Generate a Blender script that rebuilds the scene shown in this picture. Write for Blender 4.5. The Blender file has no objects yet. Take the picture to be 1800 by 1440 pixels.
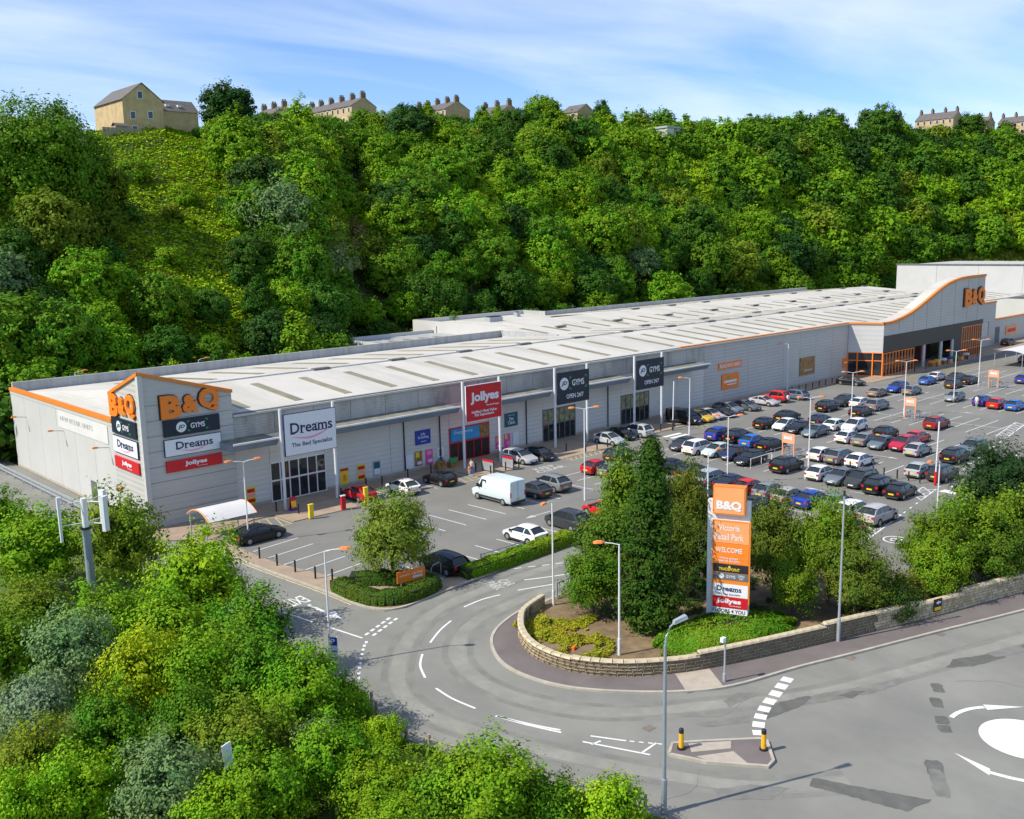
import bpy, math, random
import numpy as np
from mathutils import Vector, Matrix, noise as mnoise
R = math.radians
SC = bpy.context.scene
COL = SC.collection
# ------------------------------------------------------------------ camera
cam = bpy.data.objects.new('camera', bpy.data.cameras.new('camera'))
COL.objects.link(cam)
CP, CY, CR = 0.174537, 0.750169, -0.0206198          # pitch down, heading from +Y, roll
_f = Vector((math.sin(CY)*math.cos(CP), math.cos(CY)*math.cos(CP), -math.sin(CP)))
_r = Vector((math.cos(CY), -math.sin(CY), 0)); _u = _r.cross(_f)
_r2 = _r*math.cos(CR)+_u*math.sin(CR); _u2 = _u*math.cos(CR)-_r*math.sin(CR)
M3 = Matrix((_r2, _u2, -_f)).transposed()
cam.matrix_world = Matrix.Translation((0, 0, 25)) @ M3.to_4x4()
cam.data.sensor_width = 36; cam.data.lens = 36*1696.4/1800; cam.data.clip_end = 6000; cam.data.clip_start = 0.5
SC.camera = cam
# ------------------------------------------------------------------ sky, sun, exposure
SUN_EL, SUN_AZ = R(44.5), R(158)                        # azimuth measured from +X anticlockwise
sdir = Vector((math.cos(SUN_AZ)*math.cos(SUN_EL), math.sin(SUN_AZ)*math.cos(SUN_EL), math.sin(SUN_EL)))
W = bpy.data.worlds.new('World'); SC.world = W; W.use_nodes = True
nt = W.node_tree; nt.nodes.clear()
def N(tree, typ, **kw):
    n = tree.nodes.new(typ)
    for k, v in kw.items():
        if k in n.inputs.keys() if isinstance(k, str) else False: n.inputs[k].default_value = v
        else: setattr(n, k, v)
    return n
sky = N(nt, 'ShaderNodeTexSky'); sky.sky_type = 'NISHITA'; sky.sun_disc = False
sky.sun_elevation = SUN_EL; sky.sun_rotation = math.atan2(sdir.x, sdir.y)
sky.air_density = 1.0; sky.dust_density = 0.25; sky.ozone_density = 4.0; sky.altitude = 200
tc = N(nt, 'ShaderNodeTexCoord'); sep = N(nt, 'ShaderNodeSeparateXYZ'); nt.links.new(tc.outputs['Generated'], sep.inputs[0])
zz = N(nt, 'ShaderNodeMath', operation='ADD'); nt.links.new(sep.outputs['Z'], zz.inputs[0]); zz.inputs[1].default_value = 0.09
zm = N(nt, 'ShaderNodeMath', operation='MAXIMUM'); nt.links.new(zz.outputs[0], zm.inputs[0]); zm.inputs[1].default_value = 0.03
cd = N(nt, 'ShaderNodeVectorMath', operation='DIVIDE'); nt.links.new(tc.outputs['Generated'], cd.inputs[0]); nt.links.new(zm.outputs[0], cd.inputs[1])
mp = N(nt, 'ShaderNodeMapping'); nt.links.new(cd.outputs[0], mp.inputs[0])
mp.inputs['Rotation'].default_value = (0, 0, R(40)); mp.inputs['Scale'].default_value = (0.5, 1.25, 0.0); mp.inputs['Location'].default_value = (3.1, 1.7, 0)
cn = N(nt, 'ShaderNodeTexNoise'); nt.links.new(mp.outputs[0], cn.inputs['Vector'])
cn.inputs['Scale'].default_value = 1.1; cn.inputs['Detail'].default_value = 8; cn.inputs['Roughness'].default_value = 0.5; cn.inputs['Distortion'].default_value = 0.4
cr = N(nt, 'ShaderNodeMapRange'); nt.links.new(cn.outputs['Fac'], cr.inputs['Value'])
cr.inputs['From Min'].default_value = 0.4; cr.inputs['From Max'].default_value = 0.78; cr.inputs['To Max'].default_value = 0.8
tint = N(nt, 'ShaderNodeMix', data_type='RGBA', blend_type='MULTIPLY'); tint.inputs['Factor'].default_value = 1
nt.links.new(sky.outputs[0], tint.inputs[6]); tint.inputs[7].default_value = (0.9, 1.0, 1.2, 1)
cm = N(nt, 'ShaderNodeMix', data_type='RGBA'); nt.links.new(cr.outputs[0], cm.inputs['Factor'])
nt.links.new(tint.outputs[2], cm.inputs[6]); cm.inputs[7].default_value = (6.3, 6.9, 7.6, 1)
bg = N(nt, 'ShaderNodeBackground'); bg.inputs['Strength'].default_value = 0.12
wo = N(nt, 'ShaderNodeOutputWorld'); nt.links.new(cm.outputs[2], bg.inputs[0]); nt.links.new(bg.outputs[0], wo.inputs[0])
sun = bpy.data.objects.new('sun', bpy.data.lights.new('sun', 'SUN')); COL.objects.link(sun)
sun.data.energy = 4.3; sun.data.angle = R(0.53); sun.data.color = (1.0, 0.94, 0.82)
sun.rotation_euler = sdir.to_track_quat('Z', 'Y').to_euler(); sun.location = (0, 0, 120)
vs = SC.view_settings; vs.view_transform = 'Standard'; vs.look = 'None'; vs.exposure = 0.38; vs.gamma = 1; vs.use_curve_mapping = False
SC.render.engine = 'CYCLES'
SC.cycles.max_bounces = 4; SC.cycles.diffuse_bounces = 2; SC.cycles.glossy_bounces = 2; SC.cycles.transmission_bounces = 3; SC.cycles.transparent_max_bounces = 4
rnd = random.Random(7); rng = np.random.default_rng(11)
# ------------------------------------------------------------------ materials
MT = {}
def mat(name, col, rough=0.6, var=0.12, scale=2.0, metal=0.0, bump=0.0, bscale=40.0, spec=0.4, coat=0.0, objcol=False, stretch=None, dirt=None, emit=0):
    m = bpy.data.materials.new(name); m.use_nodes = True; t = m.node_tree; b = t.nodes['Principled BSDF']
    b.inputs['Roughness'].default_value = rough; b.inputs['Metallic'].default_value = metal
    b.inputs['Specular IOR Level'].default_value = spec; b.inputs['Coat Weight'].default_value = coat
    tcn = N(t, 'ShaderNodeTexCoord'); vec = tcn.outputs['Object']
    if stretch:
        g = N(t, 'ShaderNodeNewGeometry'); mpp = N(t, 'ShaderNodeMapping'); t.links.new(g.outputs['Position'], mpp.inputs[0]); mpp.inputs['Scale'].default_value = stretch; vec = mpp.outputs[0]
    n = N(t, 'ShaderNodeTexNoise'); t.links.new(vec, n.inputs['Vector']); n.inputs['Scale'].default_value = scale; n.inputs['Detail'].default_value = 7; n.inputs['Roughness'].default_value = 0.62
    mr = N(t, 'ShaderNodeMapRange'); t.links.new(n.outputs['Fac'], mr.inputs['Value']); mr.inputs['From Min'].default_value = .3; mr.inputs['From Max'].default_value = .7
    mr.inputs['To Min'].default_value = 1-var; mr.inputs['To Max'].default_value = 1+var
    mx = N(t, 'ShaderNodeMix', data_type='RGBA', blend_type='MULTIPLY'); mx.inputs['Factor'].default_value = 1
    if objcol:
        oi = N(t, 'ShaderNodeObjectInfo'); t.links.new(oi.outputs['Color'], mx.inputs[6])
    else: mx.inputs[6].default_value = (*col, 1)
    t.links.new(mr.outputs[0], mx.inputs[7]); out = mx.outputs[2]
    if dirt:                                           # (colour, amount, scale, stretch)
        g2 = N(t, 'ShaderNodeNewGeometry'); m2 = N(t, 'ShaderNodeMapping'); t.links.new(g2.outputs['Position'], m2.inputs[0]); m2.inputs['Scale'].default_value = dirt[3]
        n2 = N(t, 'ShaderNodeTexNoise'); t.links.new(m2.outputs[0], n2.inputs['Vector']); n2.inputs['Scale'].default_value = dirt[2]; n2.inputs['Detail'].default_value = 8; n2.inputs['Roughness'].default_value = .65
        r2 = N(t, 'ShaderNodeMapRange'); t.links.new(n2.outputs['Fac'], r2.inputs['Value']); r2.inputs['From Min'].default_value = .45; r2.inputs['From Max'].default_value = .8; r2.inputs['To Max'].default_value = dirt[1]
        m3 = N(t, 'ShaderNodeMix', data_type='RGBA'); t.links.new(r2.outputs[0], m3.inputs['Factor']); t.links.new(out, m3.inputs[6]); m3.inputs[7].default_value = (*dirt[0], 1); out = m3.outputs[2]
    t.links.new(out, b.inputs['Base Color'])
    if emit: b.inputs['Emission Strength'].default_value = emit
    if bump:
        nb = N(t, 'ShaderNodeTexNoise'); t.links.new(vec, nb.inputs['Vector']); nb.inputs['Scale'].default_value = bscale; nb.inputs['Detail'].default_value = 4
        bp = N(t, 'ShaderNodeBump'); bp.inputs['Strength'].default_value = bump; bp.inputs['Distance'].default_value = .05; t.links.new(nb.outputs['Fac'], bp.inputs['Height']); t.links.new(bp.outputs[0], b.inputs['Normal'])
    MT[name] = m; return m
def ribbed(name, col, axis, period, rough=.45, dirt=None, var=.05, strength=.25):
    m = mat(name, col, rough=rough, var=var, scale=.25, stretch=(1, 1, 1), dirt=dirt, spec=.35); t = m.node_tree; b = t.nodes['Principled BSDF']
    g = N(t, 'ShaderNodeNewGeometry'); s = N(t, 'ShaderNodeSeparateXYZ'); t.links.new(g.outputs['Position'], s.inputs[0])
    mu = N(t, 'ShaderNodeMath', operation='MULTIPLY'); t.links.new(s.outputs[axis], mu.inputs[0]); mu.inputs[1].default_value = 2*math.pi/period
    si = N(t, 'ShaderNodeMath', operation='SINE'); t.links.new(mu.outputs[0], si.inputs[0])
    bp = N(t, 'ShaderNodeBump'); bp.inputs['Strength'].default_value = strength; bp.inputs['Distance'].default_value = .04; t.links.new(si.outputs[0], bp.inputs['Height']); t.links.new(bp.outputs[0], b.inputs['Normal'])
    return m
def leafmat(name, trans=.3, fixed=None):
    m = bpy.data.materials.new(name); m.use_nodes = True; t = m.node_tree; b = t.nodes['Principled BSDF']; o = t.nodes['Material Output']
    oi = N(t, 'ShaderNodeObjectInfo'); g = N(t, 'ShaderNodeNewGeometry')
    hs = N(t, 'ShaderNodeHueSaturation')
    if fixed: hs.inputs['Color'].default_value = (*fixed, 1)
    else: t.links.new(oi.outputs['Color'], hs.inputs['Color'])
    a = N(t, 'ShaderNodeMapRange'); t.links.new(g.outputs['Random Per Island'], a.inputs['Value']); a.inputs['To Min'].default_value = .74; a.inputs['To Max'].default_value = 1.22
    t.links.new(a.outputs[0], hs.inputs['Value'])
    n = N(t, 'ShaderNodeTexNoise'); tcn = N(t, 'ShaderNodeTexCoord'); t.links.new(tcn.outputs['Object'], n.inputs['Vector']); n.inputs['Scale'].default_value = .55; n.inputs['Detail'].default_value = 3
    h = N(t, 'ShaderNodeMapRange'); t.links.new(n.outputs['Fac'], h.inputs['Value']); h.inputs['From Min'].default_value = .3; h.inputs['From Max'].default_value = .7; h.inputs['To Min'].default_value = .475; h.inputs['To Max'].default_value = .525
    t.links.new(h.outputs[0], hs.inputs['Hue'])
    t.links.new(hs.outputs[0], b.inputs['Base Color']); b.inputs['Roughness'].default_value = .7; b.inputs['Specular IOR Level'].default_value = .1
    tr = N(t, 'ShaderNodeBsdfTranslucent'); t.links.new(hs.outputs[0], tr.inputs['Color'])
    ms = N(t, 'ShaderNodeMixShader'); ms.inputs[0].default_value = trans; t.links.new(b.outputs[0], ms.inputs[1]); t.links.new(tr.outputs[0], ms.inputs[2]); t.links.new(ms.outputs[0], o.inputs['Surface'])
    MT[name] = m; return m
leafmat('leaf', .17)
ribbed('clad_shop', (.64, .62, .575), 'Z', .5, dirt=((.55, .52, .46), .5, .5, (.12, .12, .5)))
mat('clad_banner', (.65, .635, .605), rough=.6, var=.06, scale=.5)
mat('trolley_orange', (.85, .36, .2), rough=.55, var=.06)
mat('asphalt', (.205, .198, .176), rough=.9, var=.13, scale=.12, stretch=(1, 1, 1), bump=.25, bscale=60, spec=.2, dirt=((.15, .147, .142), .6, .35, (.25, 1, 1)))
mat('road_asphalt', (.235, .231, .203), rough=.9, var=.13, scale=.16, stretch=(1, 1, 1), bump=.25, bscale=70, spec=.2, dirt=((.155, .155, .155), .6, .3, (1, .45, 1)))
mat('patch', (.125, .123, .112), rough=.9, var=.2, scale=1.2, spec=.2)
mat('patch_mid', (.19, .187, .168), rough=.9, var=.2, scale=1.2, spec=.2)
mat('footway', (.165, .142, .135), rough=.92, var=.14, scale=.5, stretch=(1, 1, 1), spec=.2)
mat('kerbstone', (.42, .38, .31), rough=.85, var=.18, scale=1.5)
mat('paving', (.36, .27, .19), rough=.85, var=.16, scale=.8, stretch=(1, 1, 1), dirt=((.25, .2, .16), .6, .5, (1, 1, 1)))
mat('tactile', (.42, .36, .29), rough=.85, var=.12, scale=2)
mat('paint_white', (.72, .72, .7), rough=.7, var=.12, scale=2.5)
mat('paint_faded', (.5, .5, .48), rough=.75, var=.25, scale=1.5)
mat('paint_yellow', (.62, .5, .24), rough=.75, var=.25, scale=2)
mat('soil', (.2, .14, .075), rough=.95, var=.35, scale=1.3, stretch=(1, 1, 1))
mat('grass', (.085, .13, .02), rough=.95, var=.35, scale=.35, stretch=(1, 1, 1), dirt=((.14, .15, .03), .7, .12, (1, 1, 1)))
mat('hill_grass', (.045, .06, .014), rough=.95, var=.4, scale=.18, stretch=(1, 1, 1), dirt=((.06, .075, .02), .7, .07, (1, 1, 1)))
ribbed('clad', (.5, .49, .455), 'Z', .5, dirt=((.4, .39, .36), .5, .5, (.12, .12, .5)))
ribbed('clad_upper', (.48, .465, .42), 'Z', .25, dirt=((.13, .13, .12), .8, .8, (.8, .8, .3)), rough=.6)
ribbed('clad_white', (.555, .545, .52), 'Y', .6, dirt=((.5, .49, .47), .5, .4, (.3, .3, .15)), strength=.12)
ribbed('clad_light', (.55, .54, .51), 'Z', .8, strength=.12)
ribbed('roof', (.57, .54, .475), 'X', .5, dirt=((.36, .34, .285), .85, .45, (.5, .07, .3)), rough=.7, strength=.15)
mat('parapet', (.4, .41, .4), rough=.7, var=.1, scale=.3, stretch=(1, 1, 1), dirt=((.2, .2, .2), .8, 1.2, (1.5, 1, .12)))
mat('rooflight', (.28, .25, .165), rough=.4, var=.2, scale=.4, stretch=(1, 1, 1))
mat('gutter', (.14, .15, .15), rough=.6, var=.25, scale=1, stretch=(1, 1, 1))
mat('canopy', (.2, .25, .3), rough=.5, var=.12, scale=.6, stretch=(1, 1, 1))
mat('canopy_top', (.2, .19, .15), rough=.9, var=.4, scale=.9, stretch=(1, 1, 1))
mat('orange_trim', (.75, .23, .03), rough=.45, var=.08, scale=1)
mat('orange', (.92, .23, .025), rough=.4, var=.05, scale=1)
mat('orange_light', (.92, .35, .13), rough=.5, var=.05, scale=1)
mat('lamp_orange', (.82, .25, .06), rough=.4, var=.05, scale=3)
mat('white_steel', (.72, .72, .71), rough=.45, var=.06, scale=1.5)
mat('grey_steel', (.3, .34, .38), rough=.5, var=.12, scale=1.5, metal=.3)
mat('galv', (.42, .45, .47), rough=.5, var=.12, scale=2, metal=.4)
mat('black', (.02, .02, .022), rough=.55, var=.2, scale=3)
mat('white_sign', (.76, .77, .78), rough=.4, var=.03, scale=1)
mat('navy_sign', (.012, .022, .04), rough=.4, var=.1, scale=1)
mat('navy_ink', (.012, .02, .09), rough=.5, var=.05)
mat('red_sign', (.58, .012, .02), rough=.4, var=.05, scale=1)
mat('pink', (.85, .32, .5), rough=.5, var=.05)
mat('hotpink', (.8, .08, .35), rough=.5, var=.2, scale=4)
mat('yellow_sign', (.85, .62, .03), rough=.5, var=.08, scale=3)
mat('blue_sign', (.02, .05, .35), rough=.5, var=.05)
mat('sky_sign', (.03, .3, .6), rough=.5, var=.15, scale=.8)
mat('teal_sign', (.015, .1, .15), rough=.5, var=.1)
mat('green_ink', (.03, .4, .12), rough=.5, var=.05)
mat('brown_print', (.3, .16, .05), rough=.5, var=.6, scale=2.2)
mat('gym_print', (.2, .26, .12), rough=.4, var=.95, scale=1.6, dirt=((.5, .12, .15), .9, 1.4, (1, 1, 1)))
mat('dark_band', (.05, .045, .042), rough=.5, var=.1, scale=.5)
mat('glass', (.02, .025, .03), rough=.06, var=.3, scale=.6, spec=.6)
mat('interior', (.03, .022, .02), rough=.8, var=.5, scale=.8)
mat('car_paint', (1, 1, 1), rough=.32, var=.03, scale=1, coat=.35, objcol=True, spec=.4)
mat('car_glass', (.018, .024, .03), rough=.06, var=.2, scale=2, spec=.7)
mat('tyre', (.018, .018, .018), rough=.85, var=.2)
mat('rim', (.38, .39, .4), rough=.35, var=.1, metal=.6)
mat('trim', (.03, .03, .03), rough=.7, var=.1)
mat('plate_yellow', (.85, .55, .02), rough=.5, var=.03)
mat('plate_white', (.75, .75, .72), rough=.5, var=.03)
mat('tail', (.5, .012, .02), rough=.2, var=.05)
mat('headlamp', (.6, .62, .65), rough=.12, var=.05)
mat('stone', (.5, .4, .25), rough=.9, var=.3, scale=2.5, bump=.6, bscale=14)
mat('stone_b', (.43, .34, .21), rough=.9, var=.3, scale=2.5, bump=.6, bscale=14)
mat('stone_c', (.55, .46, .31), rough=.9, var=.25, scale=2.5, bump=.6, bscale=14)
mat('mortar', (.2, .16, .11), rough=.95, var=.2)
mat('house_stone', (.5, .37, .19), rough=.9, var=.2, scale=.6)
mat('slate', (.13, .115, .105), rough=.7, var=.2, scale=.7)
mat('chimney', (.22, .15, .1), rough=.9, var=.25, scale=1)
mat('pot', (.05, .04, .035), rough=.8, var=.2)
mat('bark', (.12, .095, .07), rough=.95, var=.35, scale=3)
mat('wood', (.3, .25, .19), rough=.9, var=.25, scale=3)
mat('skin', (.55, .33, .23), rough=.6, var=.05)
mat('cloth', (1, 1, 1), rough=.85, var=.1, objcol=True)
mat('hair', (.05, .03, .02), rough=.7, var=.2)
mat('iron', (.2, .16, .13), rough=.7, var=.2)
mat('bollard_yellow', (.8, .42, .02), rough=.45, var=.1, scale=4)
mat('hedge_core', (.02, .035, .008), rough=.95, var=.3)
mat('brown_red', (.3, .13, .07), rough=.85, var=.25, scale=2)
# ------------------------------------------------------------------ mesh helpers
class MB:
    def __init__(s): s.v = []; s.f = []; s.m = []
    def add(s, vs, fs, mi=0):
        o = len(s.v); s.v += [tuple(v) for v in vs]; s.f += [tuple(i+o for i in f) for f in fs]; s.m += [mi]*len(fs); return s
    def box(s, x0, x1, y0, y1, z0, z1, mi=0):
        return s.add([(x0,y0,z0),(x1,y0,z0),(x1,y1,z0),(x0,y1,z0),(x0,y0,z1),(x1,y0,z1),(x1,y1,z1),(x0,y1,z1)],
                     [(3,2,1,0),(4,5,6,7),(0,1,5,4),(1,2,6,5),(2,3,7,6),(3,0,4,7)], mi)
    def prism(s, poly, z0, z1, mi=0, top=True, bottom=False):
        n = len(poly); a = sum(poly[i][0]*poly[(i+1)%n][1]-poly[(i+1)%n][0]*poly[i][1] for i in range(n))
        if a < 0: poly = poly[::-1]
        zt = z1 if hasattr(z1, '__len__') else [z1]*n
        if a < 0 and hasattr(z1, '__len__'): zt = list(z1)[::-1]
        vs = [(p[0],p[1],z0) for p in poly]+[(p[0],p[1],zt[i]) for i, p in enumerate(poly)]
        fs = [(i,(i+1)%n,n+(i+1)%n,n+i) for i in range(n)]
        if top: fs.append(tuple(range(n,2*n)))
        if bottom: fs.append(tuple(range(n-1,-1,-1)))
        return s.add(vs, fs, mi)
    def sheet(s, poly, z, mi=0):
        n = len(poly); a = sum(poly[i][0]*poly[(i+1)%n][1]-poly[(i+1)%n][0]*poly[i][1] for i in range(n))
        if a < 0: poly = poly[::-1]
        return s.add([(p[0],p[1],z) for p in poly], [tuple(range(n))], mi)
    def tube(s, pts, rad, n=8, mi=0, caps=True):
        pts = [Vector(p) for p in pts]; rad = rad if hasattr(rad, '__len__') else [rad]*len(pts); vs = []
        for i, p in enumerate(pts):
            d = (pts[min(i+1,len(pts)-1)]-pts[max(i-1,0)]).normalized()
            a = d.cross(Vector((0,0,1)) if abs(d.z) < .9 else Vector((1,0,0))).normalized(); b = d.cross(a)
            vs += [p+(a*math.cos(2*math.pi*k/n)+b*math.sin(2*math.pi*k/n))*rad[i] for k in range(n)]
        fs = [(i*n+k, i*n+(k+1)%n, (i+1)*n+(k+1)%n, (i+1)*n+k) for i in range(len(pts)-1) for k in range(n)]
        if caps: fs += [tuple(range(n-1,-1,-1)), tuple(range((len(pts)-1)*n, len(pts)*n))]
        return s.add(vs, fs, mi)
    def strip(s, line, a, b, z, mi=0):
        L, Rr = offset(line, a), offset(line, b)
        for i in range(len(line)-1): s.add([(*L[i],z),(*Rr[i],z),(*Rr[i+1],z),(*L[i+1],z)], [(0,1,2,3)], mi)
        return s
    def bar(s, line, a, b, z0, z1, mi=0):
        L, Rr = offset(line, a), offset(line, b); n = len(line); vs = []
        for i in range(n): vs += [(*L[i],z0),(*Rr[i],z0),(*Rr[i],z1),(*L[i],z1)]
        fs = []
        for i in range(n-1):
            for k in range(4): fs.append((i*4+k, i*4+(k+1)%4, (i+1)*4+(k+1)%4, (i+1)*4+k))
        fs += [(3,2,1,0), tuple((n-1)*4+k for k in range(4))]
        return s.add(vs, fs, mi)
    def build(s, name, mats, parent=None, loc=None, smooth=None, col=None, local=False):
        me = bpy.data.meshes.new(name); v = s.v
        o = Vector((0,0,0)) if local else (Vector(loc) if loc else (Vector(parent.matrix_world.translation) if parent else Vector((0,0,0))))
        if o.length: v = [(x-o.x, y-o.y, z-o.z) for x, y, z in v]
        me.from_pydata(v, [], s.f)
        for m in (mats if isinstance(mats, (list, tuple)) else [mats]): me.materials.append(MT[m])
        if max(s.m, default=0): me.polygons.foreach_set('material_index', s.m)
        if smooth is not None:
            me.polygons.foreach_set('use_smooth', [True]*len(me.polygons)); me.set_sharp_from_angle(angle=R(smooth))
        me.update()
        return link(name, me, parent, loc, col)
def link(name, me, parent=None, loc=None, col=None):
    ob = bpy.data.objects.new(name, me); COL.objects.link(ob)
    if loc: ob.location = loc
    if parent: ob.parent = parent
    if col: ob.color = (*col, 1)
    return ob
def offset(line, d):
    out = []; n = len(line)
    for i in range(n):
        p = Vector(line[i]); a = Vector(line[max(i-1,0)]); b = Vector(line[min(i+1,n-1)]); t = (b-a).normalized()
        out.append((p.x-t.y*d, p.y+t.x*d))
    return out
def smooth_line(pts, k=6, closed=False):
    out = []; n = len(pts); P = [Vector(p) for p in pts]
    rg = n if closed else n-1
    for i in range(rg):
        g = (lambda j: P[j % n]) if closed else (lambda j: P[min(max(j,0),n-1)])
        p0, p1, p2, p3 = g(i-1), g(i), g(i+1), g(i+2)
        for j in range(k):
            t = j/k; out.append(tuple(.5*((2*p1)+(p2-p0)*t+(2*p0-5*p1+4*p2-p3)*t*t+(3*p1-p0-3*p2+p3)*t**3)))
    if not closed: out.append(tuple(P[-1]))
    return out
def tag(o, label=None, cat=None, group=None, kind=None):
    if label: o['label'] = label
    if cat: o['category'] = cat
    if group: o['group'] = group
    if kind: o['kind'] = kind
    return o
def thing(name, label, cat, loc=(0,0,0), rz=0, group=None):
    o = bpy.data.objects.new(name, None); COL.objects.link(o); o.empty_display_size = .3
    o.location = loc; o.rotation_euler = (0,0,rz); o.matrix_world = Matrix.Translation(loc) @ Matrix.Rotation(rz,4,'Z')
    return tag(o, label, cat, group)
def dup(root, loc, rz, label, group=None, col=None, scale=None, keep=()):
    r = root.copy(); COL.objects.link(r); r.location = loc; r.rotation_euler = (0,0,rz); r['label'] = label
    if group: r['group'] = group
    if scale: r.scale = scale
    for ch in KIDS[root.name]:
        c = ch.copy(); COL.objects.link(c); c.parent = r
        if col: c.color = (*col, 1)
        for g in KIDS.get(ch.name, ()):
            d = g.copy(); COL.objects.link(d); d.parent = c
    return r
KIDS = {}
def remember(root):
    ks = [o for o in bpy.data.objects if o.parent == root]; KIDS[root.name] = ks
    for k in ks:
        g = [o for o in bpy.data.objects if o.parent == k]
        if g: KIDS[k.name] = g
# ------------------------------------------------------------------ lettering (built-in font, turned into meshes first)
def text_mesh(body, bold=0.0, ext=.03, shear=0.0):
    key = (body, bold, ext, shear)
    if key in TXT: return TXT[key]
    cu = bpy.data.curves.new('t', 'FONT'); cu.body = body; cu.size = 1; cu.offset = bold; cu.extrude = ext; cu.resolution_u = 3; cu.align_x = 'CENTER'; cu.shear = shear
    cu.space_line = .85
    ob = bpy.data.objects.new('t', cu); COL.objects.link(ob)
    dg = bpy.context.evaluated_depsgraph_get(); me = bpy.data.meshes.new_from_object(ob.evaluated_get(dg))
    v = np.empty(len(me.vertices)*3); me.vertices.foreach_get('co', v); v = v.reshape(-1,3); fs = [tuple(p.vertices) for p in me.polygons]
    bpy.data.objects.remove(ob); bpy.data.curves.remove(cu); bpy.data.meshes.remove(me)
    lo, hi = v.min(0), v.max(0); v[:, :2] = (v[:, :2]-(lo[:2]+hi[:2])/2)/(hi[:2]-lo[:2])
    TXT[key] = (v, fs); return TXT[key]
TXT = {}
def lettering(parent, body, cx, cz, w, h, m, y=0, bold=0.0, ext=.03, name='lettering', shear=0.0, rise=0.0):
    """upright text on a board: local x right, z up, front towards -y"""
    v, fs = text_mesh(body, bold, ext, shear); mb = MB()
    mb.add([(cx+p[0]*w, y-p[2]-ext, cz+p[1]*h+rise*p[0]*w) for p in v], fs)
    return mb.build(name, m, parent, local=True)
def ground_text(parent, body, cx, cy, w, h, rz, m, z=.012, name='painted_text'):
    v, fs = text_mesh(body, .01, 0.0); c, s = math.cos(rz), math.sin(rz); mb = MB()
    mb.add([(cx+p[0]*w*c-p[1]*h*s, cy+p[0]*w*s+p[1]*h*c, z) for p in v], fs)
    return mb.build(name, m, parent)
# ================================================================== SETTING
def struct(mb, name, mats, parent=None, **k): return tag(mb.build(name, mats, parent, **k), kind='structure') if parent is None else mb.build(name, mats, parent, **k)
g = MB(); g.sheet([(-900,-700),(1600,-700),(1600,900),(-900,900)], -.35); struct(g, 'ground', 'grass')
# hillside: foot line, ridge line and ridge height, left to right
FOOT = [(-160,128),(-60,129),(11,130),(37,128),(59,131),(84,133),(96,150),(147,157),(204,157),(272,157),(352,152),(396,128),(430,61),(450,-40)]
RIDGE = [(-190,225),(-80,226),(18,226),(65,229),(101,227),(128,236),(161,244),(220,238),(292,224),(340,216),(420,204),(490,174),(554,79),(590,-40)]
RH = [44,45,46,49.5,52,56,59,61.5,62,63,65,66,62,58]
def lerp_list(L, s):
    i = min(int(s), len(L)-2); t = s-i; a, b = L[i], L[i+1]
    return a+(b-a)*t if not hasattr(a, '__len__') else (a[0]+(b[0]-a[0])*t, a[1]+(b[1]-a[1])*t)
def hill(s, t):
    f, r, h = lerp_list(FOOT, s), lerp_list(RIDGE, s), lerp_list(RH, s)
    x = f[0]+(r[0]-f[0])*t; y = f[1]+(r[1]-f[1])*t
    if t <= 1: z = h*(.06*min(t*12,1)+.94*(t*1.06-.06*t*t*t))
    else: z = h+(t-1)*h*.12
    z += mnoise.noise(Vector((x*.03, y*.03, 3)))*2.6*min(t*6,1)+mnoise.noise(Vector((x*.1, y*.1, 9)))*.8*min(t*6,1)
    return Vector((x, y, z-.3))
NS, TT = 130, [0,.03,.07,.12]+[.12+.04*i for i in range(1,23)]+[1.06,1.15,1.4,2.0,3.2,6]
vs_ = []; fs_ = []
for i in range(NS+1):
    for t in TT: vs_.append(hill(i/NS*(len(FOOT)-1), t))
nt_ = len(TT)
for i in range(NS):
    for j in range(nt_-1): fs_.append((i*nt_+j, (i+1)*nt_+j, (i+1)*nt_+j+1, i*nt_+j+1))
struct(MB().add(vs_, fs_), 'hillside', 'hill_grass', smooth=60)
# wooded bank in the left foreground
WEST = [(25,128),(27,100),(28,78),(28.2,58),(28.0,48),(28.4,43.5),(27,39.1),(26.8,36.9),(27.6,34.2),(29,29.3),(30.7,23.7),(31.8,17),(33,5),(34,-30)]
WL = smooth_line(WEST, 4)
vs_ = []; fs_ = []; OFF = [.0,.4,1.5,4,8,14,24,45,120]
for i, p in enumerate(WL):
    for o in OFF:
        q = offset(WL, o)[i] if False else None
LL = [offset(WL, -o) for o in OFF]
for i in range(len(WL)):
    for j, o in enumerate(OFF):
        x, y = LL[j][i]; z = -.01 if j == 0 else .1-.085*max(o-1.5,0)-(.5*mnoise.noise(Vector((x*.2,y*.2,0))) if o > 1 else 0)
        vs_.append((x, y, max(z,-6)))
n_ = len(OFF)
for i in range(len(WL)-1):
    for j in range(n_-1): fs_.append((i*n_+j, (i+1)*n_+j, (i+1)*n_+j+1, i*n_+j+1))
struct(MB().add(vs_, fs_), 'verge', 'grass', smooth=60)
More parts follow.
